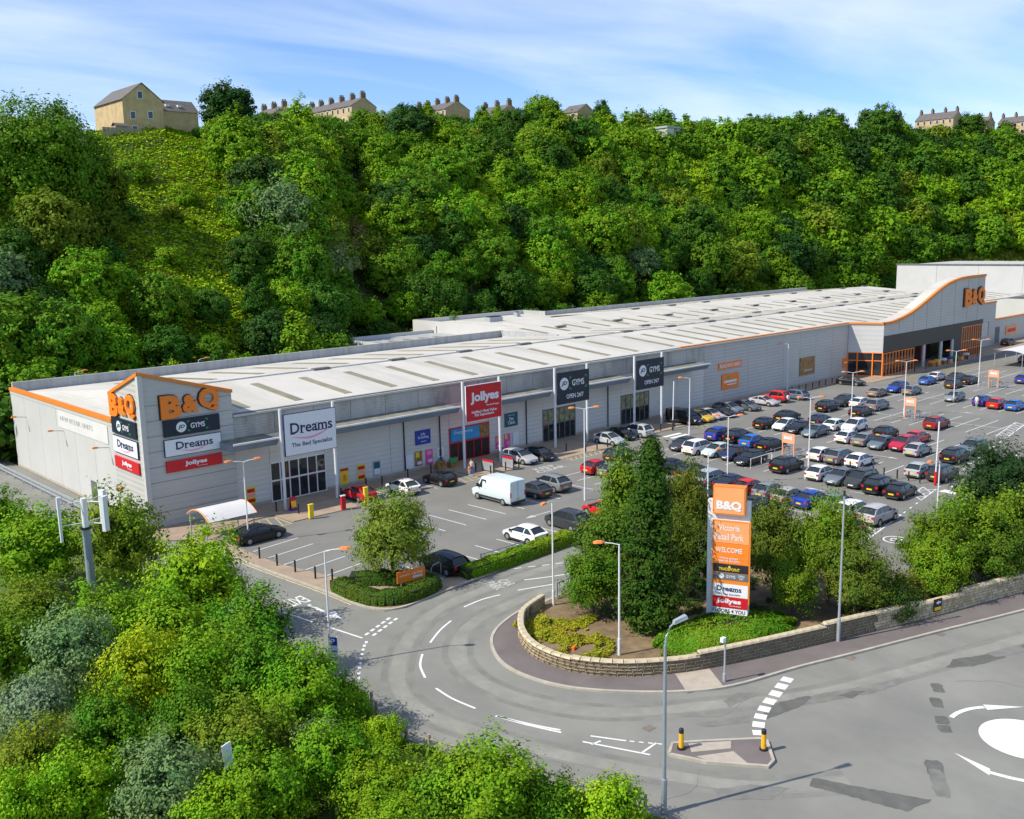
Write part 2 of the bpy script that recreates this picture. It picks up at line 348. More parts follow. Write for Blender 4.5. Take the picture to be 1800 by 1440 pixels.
# car park surface and roads
KERB = smooth_line([(47.2,45.4),(44.2,45.5),(42.1,45.3),(39.7,44.4),(37.9,43.0),(36.4,40.5),(36.1,37.9),(36.8,35.2),(38.6,32.6),(40.8,30.4),(43.4,28.8),(47.9,27.5),(52.0,26.1),(58.7,23.9),(66.0,21.4),(100,10),(150,-7)], 6)
WALL = smooth_line([(44.4,44.9),(42.3,44.3),(41.0,43.5),(39.3,41.6),(38.3,39.3),(38.4,36.7),(39.7,34.4),(41.6,32.7),(44.0,31.3),(50.0,29.0),(60.9,25.3),(70.0,22.6),(100,12.6),(150,-4)], 6)
park = struct(MB().sheet([(34.5,52.2),(36.4,52.2),(45,52.2),(47,46),(60,30),(72,27),(300,50),(300,84),(34.5,84)], 0.0), 'car_park', 'asphalt')
road = struct(MB().sheet(WL[:-1]+[(34,-30),(170,-60),(170,-14)]+KERB[::-1]+[(58,46),(58,52.6),(45,52.1),(41.2,52.0),(37.8,51.6),(36.3,52.1),(35.6,54.3),(35.4,58.4),(34.6,67.4),(34.5,73.8),(33.2,79.5),(32.9,83),(32.95,128)], 0.006), 'road', 'road_asphalt')
fw_ = MB(); i1 = KERB[2:]; L2 = WALL
fw_.prism(KERB+[(150,-4)]+WALL[::-1], -.1, .1); footway = struct(fw_, 'pavement', 'footway')
MB().bar(KERB, -.09, .09, -.05, .13).build('kerb', 'kerbstone', footway)
MB().prism([(40.9,30.15),(42.8,29.0),(44.2,31.0),(42.4,32.2)], .05, .106).build('crossing_slab', 'tactile', footway)
# planted island behind the stone wall
ISL = [(44.4,45.2),(50,46.0),(57,46.2),(62.5,43),(66,38),(62.5,31.8),(65,29.8),(72,28.8),(85,31),(110,34.8),(135,38),(220,50),(220,-25),(150,-4.3)]
isl = MB(); isl.prism([p for p in WALL if p[0] < 149][::1]+ISL[::-1], -.2, .14); planted = struct(isl, 'planting_bed', 'soil')
MB().bar(ISL[:12], -.08, .08, -.02, .16).build('kerb', 'kerbstone', planted)
# pavement by the exit road, the paved shop front and the bed round the car-park tree
EXK = smooth_line([(34.5,79),(34.6,73.8),(34.7,67.4),(35.5,58.4),(35.7,54.3),(36.4,52.4),(37.8,51.8),(41.2,52.1),(45.2,52.4),(50.3,52.7),(56,52.9)], 5)
pv = MB(); pv.prism(EXK+[(56,53.4),(45.2,53.6),(42.6,54.2),(42.2,55.4),(40,58),(37.6,60.4),(36.2,66.5),(35.9,73),(36,79)], -.05, .09); path = struct(pv, 'path', 'paving')
MB().bar(EXK, -.08, .08, -.04, .12).build('kerb', 'kerbstone', path)
sf = MB(); sf.prism([(32.4,83.2),(32.4,79),(36,76.6),(40.8,79.2),(43,79.2),(43.2,75.9),(50.4,75.7),(50.6,80.2),(65.6,80.2),(65.8,76.2),(72,75.5),(72.2,80.2),(78,80.2),(78,75.2),(86.4,75.2),(86.6,80.2),(95,80.2),(95.2,76.6),(103,76.6),(103.2,80.4),(134,80.4),(136,80.2),(152,80.2),(154,76.0),(164,75.5),(206,75.5),(260,78.5),(260,83.2)], -.05, .08)
front = struct(sf, 'shop_front_paving', 'paving')
# -------- painted markings
LINE = MB().sheet([(-.5,-.05),(.5,-.05),(.5,.05),(-.5,.05)], 0)
_lm = {}
def line(x0, y0, x1, y1, w=.1, m='paint_white', parent=None, z=.012, name='bay_line'):
    if m not in _lm: o = LINE.build(name, m); _lm[m] = o.data; bpy.data.objects.remove(o)
    o = link(name, _lm[m], parent or park); d = math.hypot(x1-x0, y1-y0)
    o.location = ((x0+x1)/2, (y0+y1)/2, z); o.rotation_euler = (0,0,math.atan2(y1-y0,x1-x0)); o.scale = (d, w/.1, 1); return o
def edgeY(x): return 36.1+(x-73.4)*.142
for k in range(7): line(36.4, 58.8+2.4*k, 41.0, 59.4+2.4*k)
for k in range(11):
    if k not in (9,): line(46.2+2.4*k, 63.6, 45.9+2.4*k, 68.6)
for k in range(8): line(43.2+2.4*k, 54.0, 42.9+2.4*k, 58.6)
for k in range(5): line(52.6+2.4*k, 75.6, 52.3+2.4*k, 80)
for k in range(4): line(72.7+2.4*k, 75.6, 72.4+2.4*k, 80)
for k in range(4): line(87.0+2.4*k, 75.6, 86.7+2.4*k, 80)
for k in range(14): line(104+2.4*k, 75.4, 103.7+2.4*k, 80)
for x0, x1, ks in ((71.8,82.2,range(14)),(88,92.9,range(14)),(95.6,100.4,range(14)),(105.6,116.2,range(14)),(122.4,133,range(13)),(139.4,150,range(13)),(155,166,range(12)),(172,182,range(11))):
    for k in ks:
        y = 69.6-2.4*k
        if y > edgeY(x1)+.2 and y > edgeY(x0): line(x0, y, x1, y)
    ym = max(69.6-2.4*(len(ks)-1), edgeY(x1)+.4)
    if x1-x0 > 8: line((x0+x1)/2, ym, (x0+x1)/2, 69.6)
# hatched buffers at the end of each row along the perimeter lane
for x0, x1 in ((71.8,82.2),(88,92.9),(95.6,100.4),(105.6,116.2),(122.4,133),(139.4,150)):
    a, b = (x0, edgeY(x0)), (x1, edgeY(x1)); line(*a, *b, .14); line(a[0], a[1]+1.3, b[0], b[1]+1.3, .1)
    n = int((x1-x0)/1.3)
    for k in range(n):
        xa = x0+(x1-x0)*k/n; xb = x0+(x1-x0)*(k+1)/n
        line(xa, edgeY(xa), xb, edgeY(xb)+1.3, .1); line(xa, edgeY(xa)+1.3, xb, edgeY(xb), .1)
for k in range(24): line(82.8+.95*k*1.9, edgeY(82.8+.95*k*1.9), 83.4+.95*k*1.9, edgeY(83.4+.95*k*1.9), .12, name='dash')
for k in range(7): line(66+9*k, 31.8+1.3*k, 69+9*k, 32.3+1.3*k, .12, name='dash')
for k in range(2): MB().sheet([(92.2+2.4*k,36.4),(93.3+2.4*k,36.4),(93.3+2.4*k,38.3),(92.2+2.4*k,38.3)], .012).build('crossing_bar', 'paint_white', park)
for k in range(2): MB().sheet([(95.4,74.6-1.1*k),(98.8,74.6-1.1*k),(98.8,74.0-1.1*k),(95.4,74.0-1.1*k)], .012).build('crossing_bar', 'paint_white', park)
# faint arrows in the aisles
def arrow(x, y, rz, s=1.0, m='paint_faded', parent=None, name='arrow'):
    c, sn = math.cos(rz), math.sin(rz); P = [(-1.6,-.08),(.5,-.08),(.5,-.32),(1.6,0),(.5,.32),(.5,.08),(-1.6,.08)]
    return MB().sheet([(x+(p[0]*c-p[1]*sn)*s, y+(p[0]*sn+p[1]*c)*s) for p in P], .014).build(name, m, parent or park)
for x, y, rz in ((85,47,1.57),(85,60,1.57),(103,49,-1.57),(103,64,-1.57),(119,52,1.57),(119,64,1.57),(136,54,-1.57),(153,56,1.57),(69,60.5,0),(60,61.2,math.pi),(86.6,43,-1.57)): arrow(x, y, rz)
mbr = MB(); ring = [(74.9+.95*math.cos(a*.2618), 34.4+.95*math.sin(a*.2618)) for a in range(25)]; mbr.strip(ring, -.07, .07, .014); mbr.build('speed_roundel', 'paint_white', park)
ground_text(park, '10', 74.9, 34.4, .9, .9, R(98), 'paint_white')
ground_text(park, 'KEEP\nCLEAR', 73.6, 73.4, 4.2, 2.0, 0, 'paint_faded')
# yellow cross hatched bays by the entrances
def yhatch(x0, x1, y0, y1):
    P = [(x0,y0),(x1,y0),(x1,y1),(x0,y1)]
    for i in range(4): line(*P[i], *P[(i+1)%4], .1, 'paint_yellow', name='yellow_line', z=.016)
    n = max(int((x1-x0)/.8), 2)
    for k in range(n):
        xa = x0+(x1-x0)*k/n; xb = x0+(x1-x0)*(k+1)/n
        line(xa, y0, xb, y1, .08, 'paint_yellow', name='yellow_line', z=.016)
yhatch(38.6,42.8,75.6,78.6); yhatch(40.6,43,79.3,80.2)
yhatch(62.6,65.4,75.4,79.6); yhatch(78.2,84,74.0,75.1); yhatch(92.6,95,74.0,76.4); yhatch(103.2,105.4,73.8,75.2)
for x in (160,165,170,175,180): yhatch(x, x+4.2, 70.6, 74.6)
# main road markings
def pl(pts, w, m='paint_white', z=.018, name='road_line', parent=None, k=5): return MB().strip(smooth_line(pts, k), -w/2, w/2, z).build(name, m, parent or road)
for seg in ([(43.9,48.75),(42.4,49.0),(40.6,48.85)],[(38.4,47.6),(36.9,46.9),(35.2,45.8)],[(33.8,44.8),(32.7,43.6),(31.9,42.1)],[(31.5,40.6),(31.35,39),(31.5,37.2)],
            [(47.2,49.7),(50.0,48.4),(55,46.8)],[(45.4,48.5),(48.1,47.5)],[(31.2,57.9),(31.8,54.1)],[(32.1,52.5),(32.6,49.5)],[(31.7,35.8),(32.2,34),(32.9,32.1)],[(31.75,35.7),(32.4,33.8),(33.05,32.3)]): pl(seg, .14)
for a, b in (((33.0,30.7),(34.4,27.5)),((33.7,30.8),(34.6,29.2)),((33.1,30.2),(33.7,30.1)),((34.2,27.9),(35.5,28.0))): line(*a, *b, .12, parent=road, z=.018, name='road_line')
for k in range(4): line(34.7+.26*k, 29.05-.38*k, 34.82+.26*k, 28.85-.38*k, .1, parent=road, z=.018, name='dash')
for k in range(4): line(48.4+1.0*k, 52.05-.5*k, 48.95+1.0*k, 51.8-.5*k, .12, parent=road, z=.018, name='dash')
for k in range(5):                                       # double give-way dashes at the car-park exit
    t = k/5; x, y = 33.0+3.1*t, 49.75+1.35*t; line(x, y, x+.38, y+.17, .2, parent=road, z=.018, name='dash'); line(x+.3, y-.42, x+.68, y-.25, .2, parent=road, z=.018, name='dash')
for k in range(9):
    t = k/9; a = (32.5-3.7*t**1.02, 48.9-4.5*t**1.15); line(a[0], a[1], a[0]-.2, a[1]-.26, .18, parent=road, z=.018, name='dash')
GW = [(46.6,27.2),(45.7,27.0),(44.7,26.75),(43.7,26.5),(42.7,26.25),(41.8,25.95),(41.0,25.6),(40.2,25.15),(39.6,24.65)]
for i in range(8):
    a, b = GW[i], GW[i+1]; line(a[0]+(b[0]-a[0])*.1, a[1]+(b[1]-a[1])*.1, a[0]+(b[0]-a[0])*.75, a[1]+(b[1]-a[1])*.75, .62, parent=road, z=.018, name='give_way_block')
MB().sheet([(48.6+2.05*math.cos(a*.1745), 15.3+2.05*math.sin(a*.1745)) for a in range(36)], .02).build('roundabout_disc', 'paint_white', road)
for pts in ([(48.3,18.75),(49.0,18.72),(49.9,18.45),(50.6,18.0)],[(44.9,13.4),(44.5,14.4),(44.3,15.3)]):
    MB().strip(smooth_line(pts,5), -.13, .13, .02).build('arrow_shaft', 'paint_white', road)
MB().sheet([(50.4,17.75),(50.85,18.15),(52.1,16.5)], .021).build('arrow_head', 'paint_white', road)
MB().sheet([(44.02,15.2),(44.62,15.4),(44.9,17.2)], .021).build('arrow_head', 'paint_white', road)
ground_text(road, 'EXIT', 33.0, 58.3, 1.6, 1.5, math.pi, 'paint_white', z=.02)
ground_text(road, 'CAR\nPARK', 45.4, 50.3, 1.7, 1.9, R(-98), 'paint_faded', z=.02)
MB().sheet([(33.15,57.1),(33.4,57.1),(33.45,54.7),(33.9,54.7),(33.45,53.2),(32.9,54.3),(33.2,54.5)], .02).build('arrow', 'paint_white', road)
YL = offset(KERB, .38)[54:]
MB().strip(YL, -.05, .05, .02).build('yellow_edge_line', 'paint_yellow', road)
MB().strip(offset(EXK, -.3)[2:20], -.05, .05, .02).build('yellow_edge_line', 'paint_yellow', road)
def blotch(pts, m):
    out = []
    for p, q in zip(pts, pts[1:]+pts[:1]):
        n = max(1, int(math.hypot(q[0]-p[0], q[1]-p[1])/.22))
        for k in range(n): t = k/n; out.append((p[0]+(q[0]-p[0])*t+rnd.uniform(-.05,.05), p[1]+(q[1]-p[1])*t+rnd.uniform(-.05,.05)))
    MB().sheet(out, .014+.00003*len(road.children)).build('tarmac_patch', m, road)
blotch([(41.7,25.9),(43.2,26.1),(45.3,25.3),(45.4,24.9),(44.0,24.9),(41.5,25.4)], 'patch')
blotch([(44.2,24.85),(45.6,25.1),(48.6,23.6),(50.9,22.7),(50.6,22.3),(48.1,22.9)], 'patch_mid')
blotch([(46.4,24.1),(47.6,23.8),(48.0,23.3),(46.7,23.4)], 'patch')
blotch([(54.0,21.4),(55.4,21.6),(58.3,20.0),(57.8,19.5),(55.2,20.4)], 'patch')
blotch([(57.6,20.6),(60.5,19.4),(60.2,18.6),(57.4,20.0)], 'patch_mid'); blotch([(60,19.6),(64,18),(63.2,16.6),(59.6,18.6)], 'patch')
for x, y, sx, sy, m in ((51.1,20.7,.55,.3,'patch'),(49.4,20.0,.55,.3,'patch'),(47.7,19.0,.45,.32,'patch'),(46.9,18.5,.4,.3,'patch'),(42.9,17.3,.7,.4,'patch'),(41.8,16.6,1.2,.35,'patch_mid'),(54.3,16.4,1.6,.3,'patch'),(57,17.2,3,.35,'patch_mid'),(49.8,12.6,.7,.5,'patch')):
    c, s_ = math.cos(.55), math.sin(.55); blotch([(x+(sx*a*c-sy*b*s_), y+(sx*a*s_+sy*b*c)) for a, b in ((-1,-.8),(-.8,-1),(.7,-1),(1,-.6),(.95,.8),(.6,1),(-.8,.95),(-1,.6))], m)
blotch([(37.4,20.6),(38.1,20.9),(40.2,16.2),(38.6,16.6)], 'patch'); blotch([(34.0,23.6),(35.6,22.6),(36.6,21.2),(35.2,21.3),(33.6,22.8)], 'patch_mid')
blotch([(41.6,28.2),(43.0,28.2),(43.8,27.2),(41.2,27.6)], 'patch_mid'); blotch([(38.5,27.8),(41.2,26.3),(40.6,25.9),(38.6,27.1)], 'patch_mid')
for x, y in ((36.4,29.2),(37.6,39.5),(51.4,26.0),(58.5,23.7)): MB().sheet([(x-.3,y-.25),(x+.3,y-.25),(x+.3,y+.25),(x-.3,y+.25)], .022).build('drain_cover', 'iron', road)
mat('worn_lane', (.262, .257, .222), rough=.9, var=.16, scale=.5, stretch=(1, 1, 1), spec=.2, dirt=((.2, .197, .172), .7, .8, (1, 1, 1)))
mat('rubber_lane', (.2, .196, .172), rough=.85, var=.18, scale=.6, stretch=(1, 1, 1), spec=.25, dirt=((.235, .23, .2), .9, .9, (1, 1, 1)))
LANE = smooth_line([(58,49.6),(50,50.4),(44.5,50.4),(39.5,49.9),(35.5,47.9),(32.4,45.2),(30.0,42.0),(29.3,38.6),(30.0,34.6),(31.5,30.2),(33.2,26.5),(35.5,22.5),(39,19.5)], 6); LAN2 = smooth_line([(58,47.6),(50,47.2),(44.0,47.0),(39.0,46.2),(35.6,43.6),(34.0,40.4),(33.9,37.0),(35.2,33.2),(37.5,30.6),(41,28.2),(45.5,25.2),(52,22.8),(62,19.6)], 6)
for L_ in (LANE, LAN2):
    for o_ in (-.78,.78): MB().strip(offset(L_, o_), -.2, .2, .0085).build('tyre_track', 'rubber_lane', road)
    MB().strip(L_, -.45, .45, .0095).build('worn_lane', 'worn_lane', road)
for pts in ([(30.2,23.8),(31.6,24.6),(33.4,24.2),(35.0,25.0)],[(38.8,28.6),(40.2,27.3),(42.2,27.4)],[(52.6,20.3),(54.2,18.6),(54.6,16.2),(55.8,13.8)]):
    P = smooth_line(pts, 6); P = [(p[0]+rnd.uniform(-.04,.04), p[1]+rnd.uniform(-.04,.04)) for p in P]; MB().strip(P, -.012, .012, .0165).build('crack', 'patch_mid', road)
# splitter island with two yellow bollards
SPL = [(35.0,26.8),(35.9,27.3),(37.2,26.3),(39.3,24.5),(39.4,24.15),(38.0,22.9),(37.4,22.8),(35.7,25.1)]
spl = MB().prism(SPL, -.02, .13).build('traffic_island', 'footway'); tag(spl, kind='structure')
MB().bar(SPL+[SPL[0]], -.07, .09, -.02, .15).build('kerb', 'kerbstone', spl)
MB().prism([(36.4,26.7),(38.1,25.35),(37.5,24.95),(35.85,26.1)], .1, .138).build('crossing_slab', 'tactile', spl)
MB().prism([(35.7,25.7),(37.35,24.7),(36.9,23.6),(35.8,25.1)], .1, .137).build('crossing_slab', 'tactile', spl)
# ================================================================== RETAIL BUILDING
B = thing('retail_building', 'long low grey retail park building with pale metal roof', 'building', (33,83.4,0))
def bp(mb, name, mats, parent=None, **k): return mb.build(name, mats, parent or B, **k)
def bpart(parent, mb, name, mats, **k):                 # sub-part of a part that sits at the parent's origin
    o = mb.build(name, mats, None, loc=tuple(B.location), **k); o.location = (0,0,0); o.parent = parent; return o
YW = 83.4
DOORS = [(45.3,51.5,4.0),(67.9,73.9,4.0),(82.9,88.7,4.1),(97.7,103.6,4.05)]
# lower wall panels with recessed joints
cuts = [41.6]
for a, b, h in DOORS:
    x = cuts[-1]; n = max(1, round((a-x)/7)); cuts += [x+(a-x)*(i+1)/n for i in range(n)]; cuts.append(b)
n = 5; cuts += [103.6+(116.4-103.6)*(i+1)/2 for i in range(2)]
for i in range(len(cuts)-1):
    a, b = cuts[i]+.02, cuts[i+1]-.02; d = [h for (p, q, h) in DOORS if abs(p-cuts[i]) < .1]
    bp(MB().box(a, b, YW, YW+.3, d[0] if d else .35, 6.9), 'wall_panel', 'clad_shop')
bp(MB().box(41.6, 116.4, YW+.06, YW+.3, 6.9, 9.0), 'upper_wall', 'clad_upper')
for k in range(17): bp(MB().box(41.7+4.4*k, 41.7+4.4*k+4.34, YW-.03, YW+.08, 6.95, 9.0), 'wall_panel', 'clad_upper')
cx_ = [116.4,121.6,127.8,133.0,138.0,143.0,148.0,153.5,159.0]
for a, b in zip(cx_, cx_[1:]): bp(MB().box(a+.02, b-.02, YW, YW+.3, .35, 9.05), 'wall_panel', 'clad')
px_ = [41.6]
for a, b, h in DOORS: px_ += [a, b]
px_.append(159)
for i in range(0, len(px_), 2): bp(MB().box(px_[i], px_[i+1], YW-.03, YW+.3, 0, .35), 'plinth', 'kerbstone')
bp(MB().box(41.6, 159, YW+.3, YW+.5, 0, 9), 'inner_wall', 'interior')
bp(MB().box(110.5, 159.1, YW-.12, YW+.35, 9.05, 9.45), 'orange_trim', 'orange_trim')
bp(MB().box(41.6, 110.5, YW-.14, YW+.35, 9.0, 9.34), 'gutter', 'gutter')
for x in (61.5,66.5,80,95): bp(MB().tube([(x,YW-.1,.3),(x,YW-.1,6.4)], .07, 6), 'downpipe', 'black')
# canopy shelf along the shop fronts, interrupted at the sign frames
for a, b in ((40.0,44.7),(50.7,67.0),(73.0,81.4),(87.5,96.1),(102.2,113.4)):
    c = bp(MB().add([(a,80.2,7.0),(b,80.2,7.0),(b,80.7,6.3),(a,80.7,6.3),(a,YW,6.3),(b,YW,6.3),(b,YW,7.0),(a,YW,7.0)], [(1,0,3,2),(2,3,4,5),(0,7,4,3),(1,2,5,6)]), 'canopy', 'canopy')
    bpart(c, MB().box(a, b, 80.1, 80.26, 6.97, 7.13), 'canopy_lip', 'white_steel')
    bpart(c, MB().box(a+.05, b-.05, 80.26, YW-.06, 6.94, 7.02), 'canopy_top', 'canopy_top')
# roofs: two long low gables
def slope(x0, x1, y0, z0, y1, z1, name='roof_slope', m='roof'):
    return bp(MB().add([(x0,y0,z0),(x1,y0,z0),(x1,y1,z1),(x0,y1,z1),(x0,y0,z0-.2),(x1,y0,z0-.2),(x1,y1,z1-.2),(x0,y1,z1-.2)], [(0,1,2,3),(7,6,5,4),(0,4,5,1),(1,5,6,2),(2,6,7,3),(3,7,4,0)]), name, m)
RL = {}
def rooflights(sl, xs, y0, z0, y1, z1, w=1.0, a=.14, b=.8):
    for x in xs:
        ya, yb = y0+(y1-y0)*a, y0+(y1-y0)*b; za, zb = z0+(z1-z0)*a, z0+(z1-z0)*b; key = (round(yb-ya,2), round(zb-za,3), w)
        if key not in RL:
            dy, dz = yb-ya, zb-za; mb = MB().add([(-w/2,0,.05),(w/2,0,.05),(w/2,dy,dz+.05),(-w/2,dy,dz+.05),(-w/2,0,-.02),(w/2,0,-.02),(w/2,dy,dz-.02),(-w/2,dy,dz-.02)], [(0,1,2,3),(0,4,5,1),(1,5,6,2),(2,6,7,3),(3,7,4,0)])
            o = mb.build('rooflight', 'rooflight'); RL[key] = o.data; bpy.data.objects.remove(o)
        o = link('rooflight', RL[key], sl); o.location = Vector((x, ya, za))-Vector(B.location)
s1 = slope(41.7, 160.5, 83.1, 9.25, 97, 10.5); rooflights(s1, [44.0+5.9*k for k in range(11)]+[111+4.4*k for k in range(12)], 83.1, 9.25, 97, 10.5)
s1b = slope(160.5, 203.8, 80.4, 9.0, 97, 10.5); rooflights(s1b, [164+4.6*k for k in range(9)], 80.4, 9.0, 97, 10.5)
s1c = slope(203.8, 250, 86.1, 9.3, 97, 10.5); rooflights(s1c, [208+4.6*k for k in range(9)], 86.1, 9.3, 97, 10.5)
bp(MB().add([(33.3,90,8.95),(41.7,90,9.87),(41.7,97,10.48),(33.3,120.3,8.72)], [(0,1,2),(0,2,3)]), 'roof_hip', 'roof')
s2 = bp(MB().add([(41.7,97,10.48),(110,97,10.48),(110,120.3,8.7),(33.3,120.3,8.7)], [(0,1,2,3)]), 'roof_slope', 'roof'); rooflights(s2, [43+5.9*k for k in range(11)], 97, 10.48, 120.3, 8.7, a=.2, b=.75)
s3 = slope(110, 250, 97, 10.48, 111, 9.5); rooflights(s3, [114+5.2*k for k in range(26)], 97, 10.48, 111, 9.5)
zs4 = 9.48+(120.6-111)/15*1.07
s4 = slope(110, 250, 111, 9.48, 120.6, zs4); rooflights(s4, [113+5.2*k for k in range(26)], 111, 9.48, 120.6, zs4)
s4b = slope(115.5, 250, 120.6, zs4, 126, 10.55)
s5 = slope(144.9, 250, 126, 10.54, 144.2, 9.0); rooflights(s5, [150+5.2*k for k in range(19)], 126, 10.54, 144.2, 9.0)
for y, z, xs in ((97,10.5,range(60,250,11)),(126,10.57,range(152,250,12)),(104,10.1,range(128,250,17)),(116,9.95,range(120,245,15))):
    for x in xs: bp(MB().box(x-1.1, x+1.1, y-.35, y+.35, z, z+.22), 'roof_vent', 'gutter')
bp(MB().tube([(41.7,97,10.52),(250,97,10.52)], .12, 6), 'ridge_cap', 'parapet')
# parapets and the gable end
bp(MB().box(33.2, 110.2, 120.3, 120.7, 8.3, 9.85), 'parapet', 'parapet')
bp(MB().box(109.9, 110.3, 107, 120.7, 8.9, 9.9), 'parapet', 'parapet')
bp(MB().box(144.8, 250, 144.2, 144.6, 8.3, 9.9), 'parapet', 'parapet')
bp(MB().box(144.5, 144.9, 144.2, 151.3, 8.3, 9.9), 'parapet', 'parapet')
bp(MB().box(115.4, 144.5, 151, 151.4, 8.3, 9.9), 'parapet', 'clad_light')
bp(MB().box(115, 115.4, 120.7, 151.4, 5, 9.9), 'parapet', 'clad_white')
bp(MB().box(115.4, 144.5, 120.75, 151, 8.8, 9.1), 'flat_roof', 'roof')
fl = bp(MB().box(94, 114.9, 120.8, 145, 7.4, 7.7), 'flat_roof', 'parapet'); rooflights(fl, [97+3.4*k for k in range(5)], 124, 7.75, 143, 7.76)
bp(MB().box(93.7, 94, 120.8, 145, 0, 8.3), 'wall_panel', 'clad_white'); bp(MB().box(93.7, 115, 145, 145.3, 0, 8.3), 'wall_panel', 'clad_white')
bp(MB().box(34, 249, 120.4, 120.6, 0, 8.4), 'rear_wall', 'clad'); bp(MB().box(115, 249.8, 143.9, 144.1, 0, 9), 'rear_wall', 'clad')
for i, (x, y, w, d) in enumerate(((126,141,3.4,1.6),(133,130,2.6,1.6),(138,146,1.0,1.0))):
    u = bp(MB().box(x, x+w, y, y+d, 9.1, 10.0), 'roof_plant', 'galv'); bpart(u, MB().box(x+.2, x+w-.2, y+.2, y+d-.2, 10.0, 10.15), 'fan_grille', 'black')
yy = [90.0,95.2,100.4,105.6,110.8,116,120.7]
for a, b in zip(yy, yy[1:]): bp(MB().box(33.0, 33.3, a+.02, b-.02, .3, 8.55), 'wall_panel', 'clad_white')
bp(MB().box(32.98, 33.3, 90, 120.7, 0, .3), 'plinth', 'kerbstone')
bp(MB().box(32.95, 33.35, 90, 120.7, 8.58, 8.95), 'fascia', 'clad_light'); bp(MB().box(32.88, 33.4, 90, 120.72, 8.95, 9.3), 'orange_trim', 'orange_trim')
bp(MB().box(32.94, 33.0, 95.6, 97.0, 0, 2.3), 'side_door', 'gutter')
# corner tower with sloping orange edge
bp(MB().prism([(33,83.1),(41.6,83.1),(41.6,90),(33,90)], 0, [14.0,11.45,11.4,11.6]), 'corner_tower', 'clad')
for k in range(1, 9): bp(MB().box(33.05, 41.58, 83.085, 83.11, 1.4*k-.02, 1.4*k+.02), 'tower_joint', 'gutter')
def edge(p, q, name='orange_trim', m='orange_trim', w=.16, h=.3):
    p, q = Vector(p), Vector(q); d = (q-p).normalized(); s = d.cross(Vector((0,0,1))).normalized()*w; u = Vector((0,0,h))
    return bp(MB().add([p-s,p+s,p+s+u,p-s+u,q-s,q+s,q+s+u,q-s+u], [(3,2,1,0),(4,5,6,7),(0,1,5,4),(1,2,6,5),(2,3,7,6),(3,0,4,7)]), name, m)
edge((33,83.05,13.98),(41.65,83.05,11.43)); edge((32.98,83.0,13.98),(32.98,90.05,11.58)); edge((41.6,83.2,11.43),(41.6,90,11.36)); 
bp(MB().box(32.86, 33.3, 82.95, 83.4, 0, 13.95), 'corner_flashing', 'clad_light')
# entrances
def glazed(x0, x1, h, mid, ncol, frame, parent=B, door=None, y=YW-.06, top_mat='glass', low_mat='glass', fw=.12, band=.16, name='entrance'):
    fr = MB(); xs = [x0+(x1-x0)*k/ncol for k in range(ncol+1)]
    for x in xs: fr.box(x-fw/2, x+fw/2, y, y+.16, 0, h)
    fr.box(x0, x1, y-.02, y+.15, h-fw, h+.02); fr.box(x0, x1, y-.02, y+.15, mid-band/2, mid+band/2); fr.box(x0, x1, y-.015, y+.14, 0, .14)
    e = bp(fr, name, frame)
    for a, b in zip(xs, xs[1:]):
        bpart(e, MB().box(a+fw/2, b-fw/2, y+.05, y+.07, mid+band/2, h-fw), 'pane', top_mat)
        bpart(e, MB().box(a+fw/2, b-fw/2, y+.055, y+.075, .14, mid-band/2), 'pane', low_mat)
    return e
glazed(45.3, 51.5, 4.0, 2.15, 6, 'white_steel')
e2 = glazed(67.9, 73.9, 4.0, 2.25, 5, 'red_sign', top_mat='sky_sign', low_mat='interior')
glazed(82.9, 88.7, 4.1, 2.2, 6, 'gutter', top_mat='gym_print'); glazed(97.7, 103.6, 4.05, 2.15, 6, 'gutter', top_mat='gym_print')
d_ = bpart(e2, MB().box(72.2, 73.8, YW-.09, YW-.07, 2.4, 3.85), 'pet_print', 'brown_print')
# entrance block of the hardware store
CUR = [(161.2,9.1),(163.5,9.1),(165.3,9.25),(168.2,9.65),(171.1,10.2),(173.6,10.85),(176,11.6),(178.6,12.45),(181.2,13.3),(183.8,14.1),(186.5,14.8),(189.3,15.25),(192.1,15.56),(195,15.7),(198.1,15.75),(204.2,15.75)]
fac = MB()
for (xa, za), (xb, zb) in zip(CUR, CUR[1:]):
    fac.add([(xa,78,7.1),(xb,78,7.1),(xb,78,zb),(xa,78,za),(xa,78.4,7.1),(xb,78.4,7.1),(xb,78.4,zb),(xa,78.4,za)], [(0,1,2,3),(5,4,7,6),(3,2,6,7),(4,5,1,0)])
fc = bp(fac, 'entrance_facade', 'clad')
for xj in (167,172.5,178,184,190,196,201): 
    zt = np.interp(xj, [c[0] for c in CUR], [c[1] for c in CUR]); bpart(fc, MB().box(xj-.03, xj+.03, 77.985, 78.0, 7.1, zt), 'panel_joint', 'gutter')
tr = MB(); rf = MB()
for (xa, za), (xb, zb) in zip(CUR, CUR[1:]):
    tr.add([(xa,77.8,za-.05),(xb,77.8,zb-.05),(xb,77.8,zb+.42),(xa,77.8,za+.42),(xa,78.3,za-.05),(xb,78.3,zb-.05),(xb,78.3,zb+.42),(xa,78.3,za+.42)], [(0,1,2,3),(5,4,7,6),(3,2,6,7),(4,5,1,0)])
    rf.add([(xa,78.3,za+.3),(xb,78.3,zb+.3),(xb,80.4,zb+.3),(xa,80.4,za+.3),(xa,80.4,8),(xb,80.4,8)], [(0,1,2,3),(3,2,5,4)])
bp(tr, 'orange_trim', 'orange_trim'); bp(rf, 'curved_roof', 'roof')
bp(MB().box(203.9, 204.2, 78.4, 80.4, 0, 15.9), 'wall_panel', 'clad')
bp(MB().box(161.2, 204.2, 77.93, 78.38, 6.2, 7.1), 'dark_band', 'dark_band'); bp(MB().box(161.2, 194, 77.935, 78.37, 4.2, 6.2), 'dark_band', 'dark_band')
